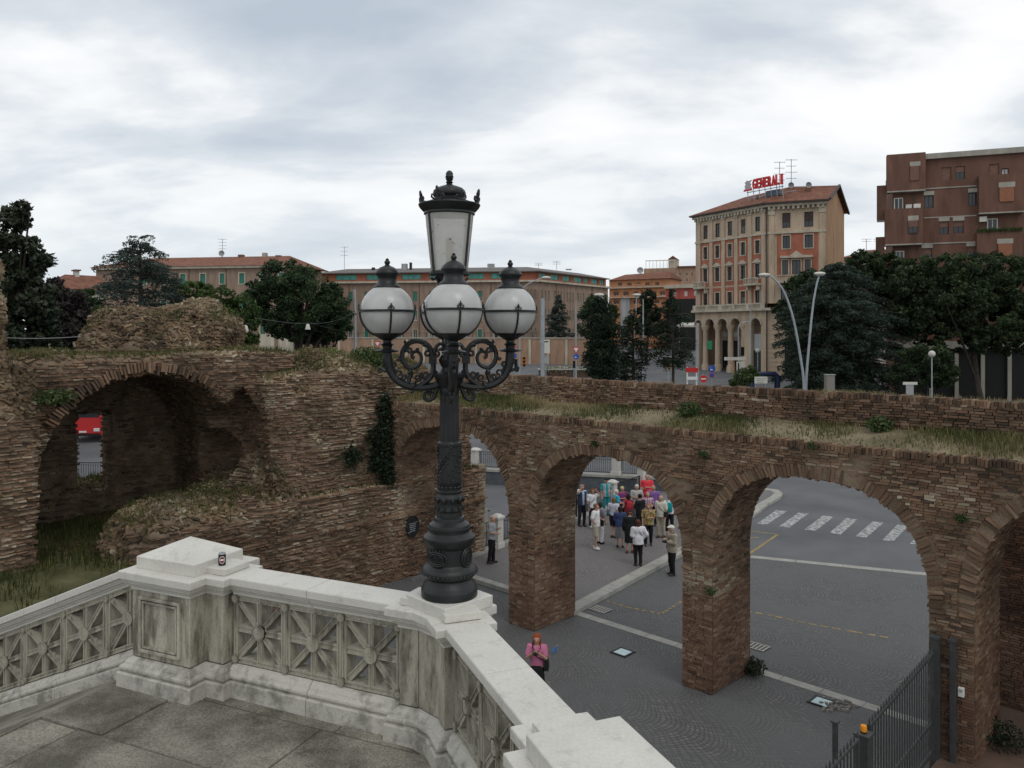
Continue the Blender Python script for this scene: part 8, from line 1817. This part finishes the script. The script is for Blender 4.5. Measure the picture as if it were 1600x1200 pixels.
# (face angle: 270 looks at the camera, 90 away, 180 to picture left, 0 to picture right)
p_pink = person('red haired woman in pink top photographing with a black camera by the pier', 839, 990, 1.62, 262, 0.0, ('cam', 'cam'), (0.50, 0.16, 0.27), 'short', 0.98, bottom=BLK, blen='midskirt', hair=(0.28, 0.06, 0.02), hairlen='long', res=0.0135, vest=None)
worn(*p_pink, 'photo_camera', 'black camera with strap held by the red haired woman', 'camera', camera_at(0.30, 1.36)); worn(*p_pink, 'shoulder_bag', 'black shoulder bag of the woman in pink', 'bag', bag(-0.23, 0.0, 0.98, 0.24, 0.24, cloth(BLK), 0.12))
person('bald man in grey shirt looking down at his hands by the railing', 768, 805, 1.72, 350, 0.13, ('bend', 'chest'), (0.30, 0.31, 0.32), 'short', 0.86, 0.03, bottom=BLK, hair=(0.3, 0.28, 0.26), bald=True, fat=1.15, lookdown=0.45)
t_ = person('man in white cap and tan jacket holding a camera on the road', 1050, 821, 1.72, 200, 0.0, ('chest', 'fold'), (0.36, 0.31, 0.245), 'long', 0.80, 0.035, bottom=BLK, hair=GRY, cap=(0.66, 0.64, 0.58), fat=1.08, lookdown=0.2)
worn(*t_, 'photo_camera', 'black camera of the man in white cap', 'camera', camera_at(0.27, 1.18)); worn(*t_, 'shoulder_bag', 'dark shoulder bag on the tan jacket', 'bag', bag(0.24, -0.05, 0.95, 0.24, 0.2, cloth((0.04, 0.035, 0.03)), -0.12))
t_ = person('woman in white jacket and black trousers seen from behind at the kerb', 997, 812, 1.63, 100, 0.13, ('hip', 'bend'), (0.70, 0.70, 0.74), 'long', 0.80, 0.035, bottom=BLK, hair=(0.09, 0.035, 0.025), hairlen='mid', fat=1.1); worn(*t_, 'shoulder_bag', 'dark narrow bag strap across the white jacket', 'bag', bag(0.22, 0.06, 0.95, 0.2, 0.18, cloth(BLK)))
t_ = person('man in white t-shirt and beige shorts with a black bag in front', 931, 787, 1.74, 335, 0.13, ('hip', 'bend'), (0.68, 0.68, 0.68), 'short', 0.86, 0.028, bottom=(0.42, 0.38, 0.30), blen='short', shoes=(0.6, 0.6, 0.6), hair=(0.16, 0.10, 0.06), fat=1.08); worn(*t_, 'waist_bag', 'bulky black bag held before the man in beige shorts', 'bag', bag(-0.22, 0.10, 0.96, 0.28, 0.26, cloth(BLK)))
person('woman in pale lilac shirt and black shorts with tousled brown hair', 959, 777, 1.63, 60, 0.13, ('back', 'bend'), (0.55, 0.55, 0.64), 'short', 0.95, 0.025, bottom=BLK, blen='short', hair=(0.17, 0.11, 0.06), hairlen='mid', shoes=BRN)
person('woman in blue denim jacket and grey skirt', 969, 791, 1.58, 80, 0.13, ('bend', 'chest'), (0.04, 0.06, 0.15), 'long', 0.86, 0.03, bottom=(0.19, 0.20, 0.22), blen='skirt', hair=(0.03, 0.02, 0.015), hairlen='mid', shoes=BRN, fat=1.08)
person('person in black coat and black cap with bare lower legs', 984, 797, 1.60, 85, 0.13, ('down', 'down'), (0.014, 0.016, 0.016), 'long', 0.72, 0.04, bottom=BLK, blen='skirt', hair=(0.25, 0.10, 0.04), cap=BLK, shoes=(0.10, 0.03, 0.02), fat=1.1)
person('woman in gold patterned top and black trousers', 1013, 787, 1.62, 265, 0.13, ('down', 'fold'), print_cloth((0.30, 0.20, 0.07), (0.12, 0.12, 0.05), (0.42, 0.34, 0.2)), 'short', 0.84, 0.03, bottom=BLK, hair=(0.28, 0.15, 0.06), hairlen='mid', fat=1.12)
person('man in blue shirt and dark vest raising both hands to his eyes', 909, 757, 1.78, 300, 0.13, ('high', 'down'), (0.36, 0.45, 0.58), 'short', 0.88, 0.022, bottom=(0.02, 0.022, 0.03), hair=(0.25, 0.22, 0.2), vest=(0.03, 0.04, 0.07))
t_ = person('woman in white t-shirt with red brown hair and sunglasses', 926, 763, 1.66, 290, 0.13, ('down', 'high'), (0.68, 0.68, 0.70), 'short', 0.86, 0.025, bottom=NAVY, hair=(0.16, 0.05, 0.03), hairlen='mid', glasses=True, shoes=(0.5, 0.5, 0.5)); worn(*t_, 'shoulder_bag', 'grey bag at the side of the woman with sunglasses', 'bag', bag(0.26, 0.0, 0.92, 0.22, 0.3, cloth((0.10, 0.10, 0.10))))
person('woman in teal with open grey cardigan and black cap', 947, 747, 1.68, 285, 0.13, ('down', 'bend'), (0.02, 0.28, 0.31), 'short', 0.84, 0.024, bottom=(0.02, 0.24, 0.27), hair=GRY, cap=BLK, vest=(0.36, 0.37, 0.38))
person('white haired person in cyan shirt', 963, 765, 1.60, 20, 0.13, ('bend', 'bend'), (0.03, 0.36, 0.48), 'short', 0.86, 0.024, bottom=(0.1, 0.1, 0.12), hair=(0.62, 0.58, 0.48))
person('blonde woman in purple top with a dark red bag', 972, 760, 1.58, 290, 0.13, ('fold', 'down'), print_cloth((0.22, 0.05, 0.2), (0.30, 0.04, 0.06), (0.12, 0.05, 0.2)), 'short', 0.88, 0.024, bottom=BLK, hair=(0.45, 0.42, 0.18), hairlen='short')
t_ = person('dark haired woman with bare shoulders and red backpack', 982, 772, 1.60, 95, 0.13, ('bend', 'bend'), (0.34, 0.03, 0.05), 'none', 0.92, 0.02, bottom=(0.05, 0.05, 0.06), hair=(0.02, 0.013, 0.01), hairlen='mid'); worn(*t_, 'backpack', 'red backpack on the dark haired woman', 'backpack', backpack(cloth((0.4, 0.03, 0.05)), cloth((0.25, 0.02, 0.03))))
person('black haired person in black top at the middle of the crowd', 1000, 772, 1.63, 120, 0.13, ('chest', 'chest'), BLK, 'long', 0.86, 0.026, bottom=BLK, hair=(0.008, 0.008, 0.009))
person('grey haired man in light grey shirt with folded arms', 995, 757, 1.70, 268, 0.13, ('fold', 'fold'), (0.40, 0.39, 0.38), 'short', 0.86, 0.026, bottom=(0.12, 0.12, 0.13), hair=(0.58, 0.57, 0.55), fat=1.12)
person('woman in pink and white patterned blouse', 1012, 769, 1.58, 270, 0.13, ('down', 'bend'), print_cloth((0.5, 0.4, 0.45), (0.35, 0.12, 0.22), (0.25, 0.18, 0.3), 22), 'short', 0.84, 0.026, bottom=(0.08, 0.07, 0.08), hair=(0.42, 0.24, 0.12), hairlen='short', fat=1.12)
t_ = person('bald man in purple shirt and dark trousers', 1021, 758, 1.74, 250, 0.13, ('down', 'down'), (0.20, 0.10, 0.30), 'short', 0.84, 0.026, bottom=(0.02, 0.02, 0.025), bald=True, fat=1.15, skin=1)
person('balding man in bright red shirt at the back of the crowd', 1011, 741, 1.80, 255, 0.13, ('bend', 'fold'), (0.68, 0.05, 0.07), 'short', 0.84, 0.028, bottom=(0.5, 0.06, 0.07), bald=True, fat=1.22, skin=1)
t_ = person('older man in cream shirt and beige trousers at the crowd edge', 1033, 774, 1.70, 225, 0.13, ('bend', 'down'), (0.60, 0.58, 0.50), 'short', 0.84, 0.03, bottom=(0.38, 0.33, 0.25), hair=(0.35, 0.3, 0.25), bald=True, fat=1.15, shoes=BRN); worn(*t_, 'shoulder_bag', 'black bag at the hip of the man in beige trousers', 'bag', bag(-0.25, 0.02, 0.98, 0.22, 0.2, cloth(BLK), 0.12))
t_ = person('person in white shirt and black leggings wearing a teal backpack', 1046, 773, 1.60, 75, 0.13, ('down', 'bend'), (0.62, 0.64, 0.68), 'short', 0.88, 0.025, bottom=BLK, hair=(0.03, 0.03, 0.05), hairlen='short', shoes=(0.4, 0.4, 0.4)); worn(*t_, 'backpack', 'teal backpack worn at the edge of the crowd', 'backpack', backpack(cloth((0.01, 0.30, 0.32)), cloth((0.01, 0.2, 0.22))))
person('dark haired person in violet grey top and white trousers half hidden', 938, 784, 1.64, 40, 0.13, ('down', 'down'), (0.24, 0.22, 0.27), 'short', 0.88, 0.025, bottom=(0.6, 0.6, 0.6), hair=(0.04, 0.03, 0.025), hairlen='mid', shoes=BLK)
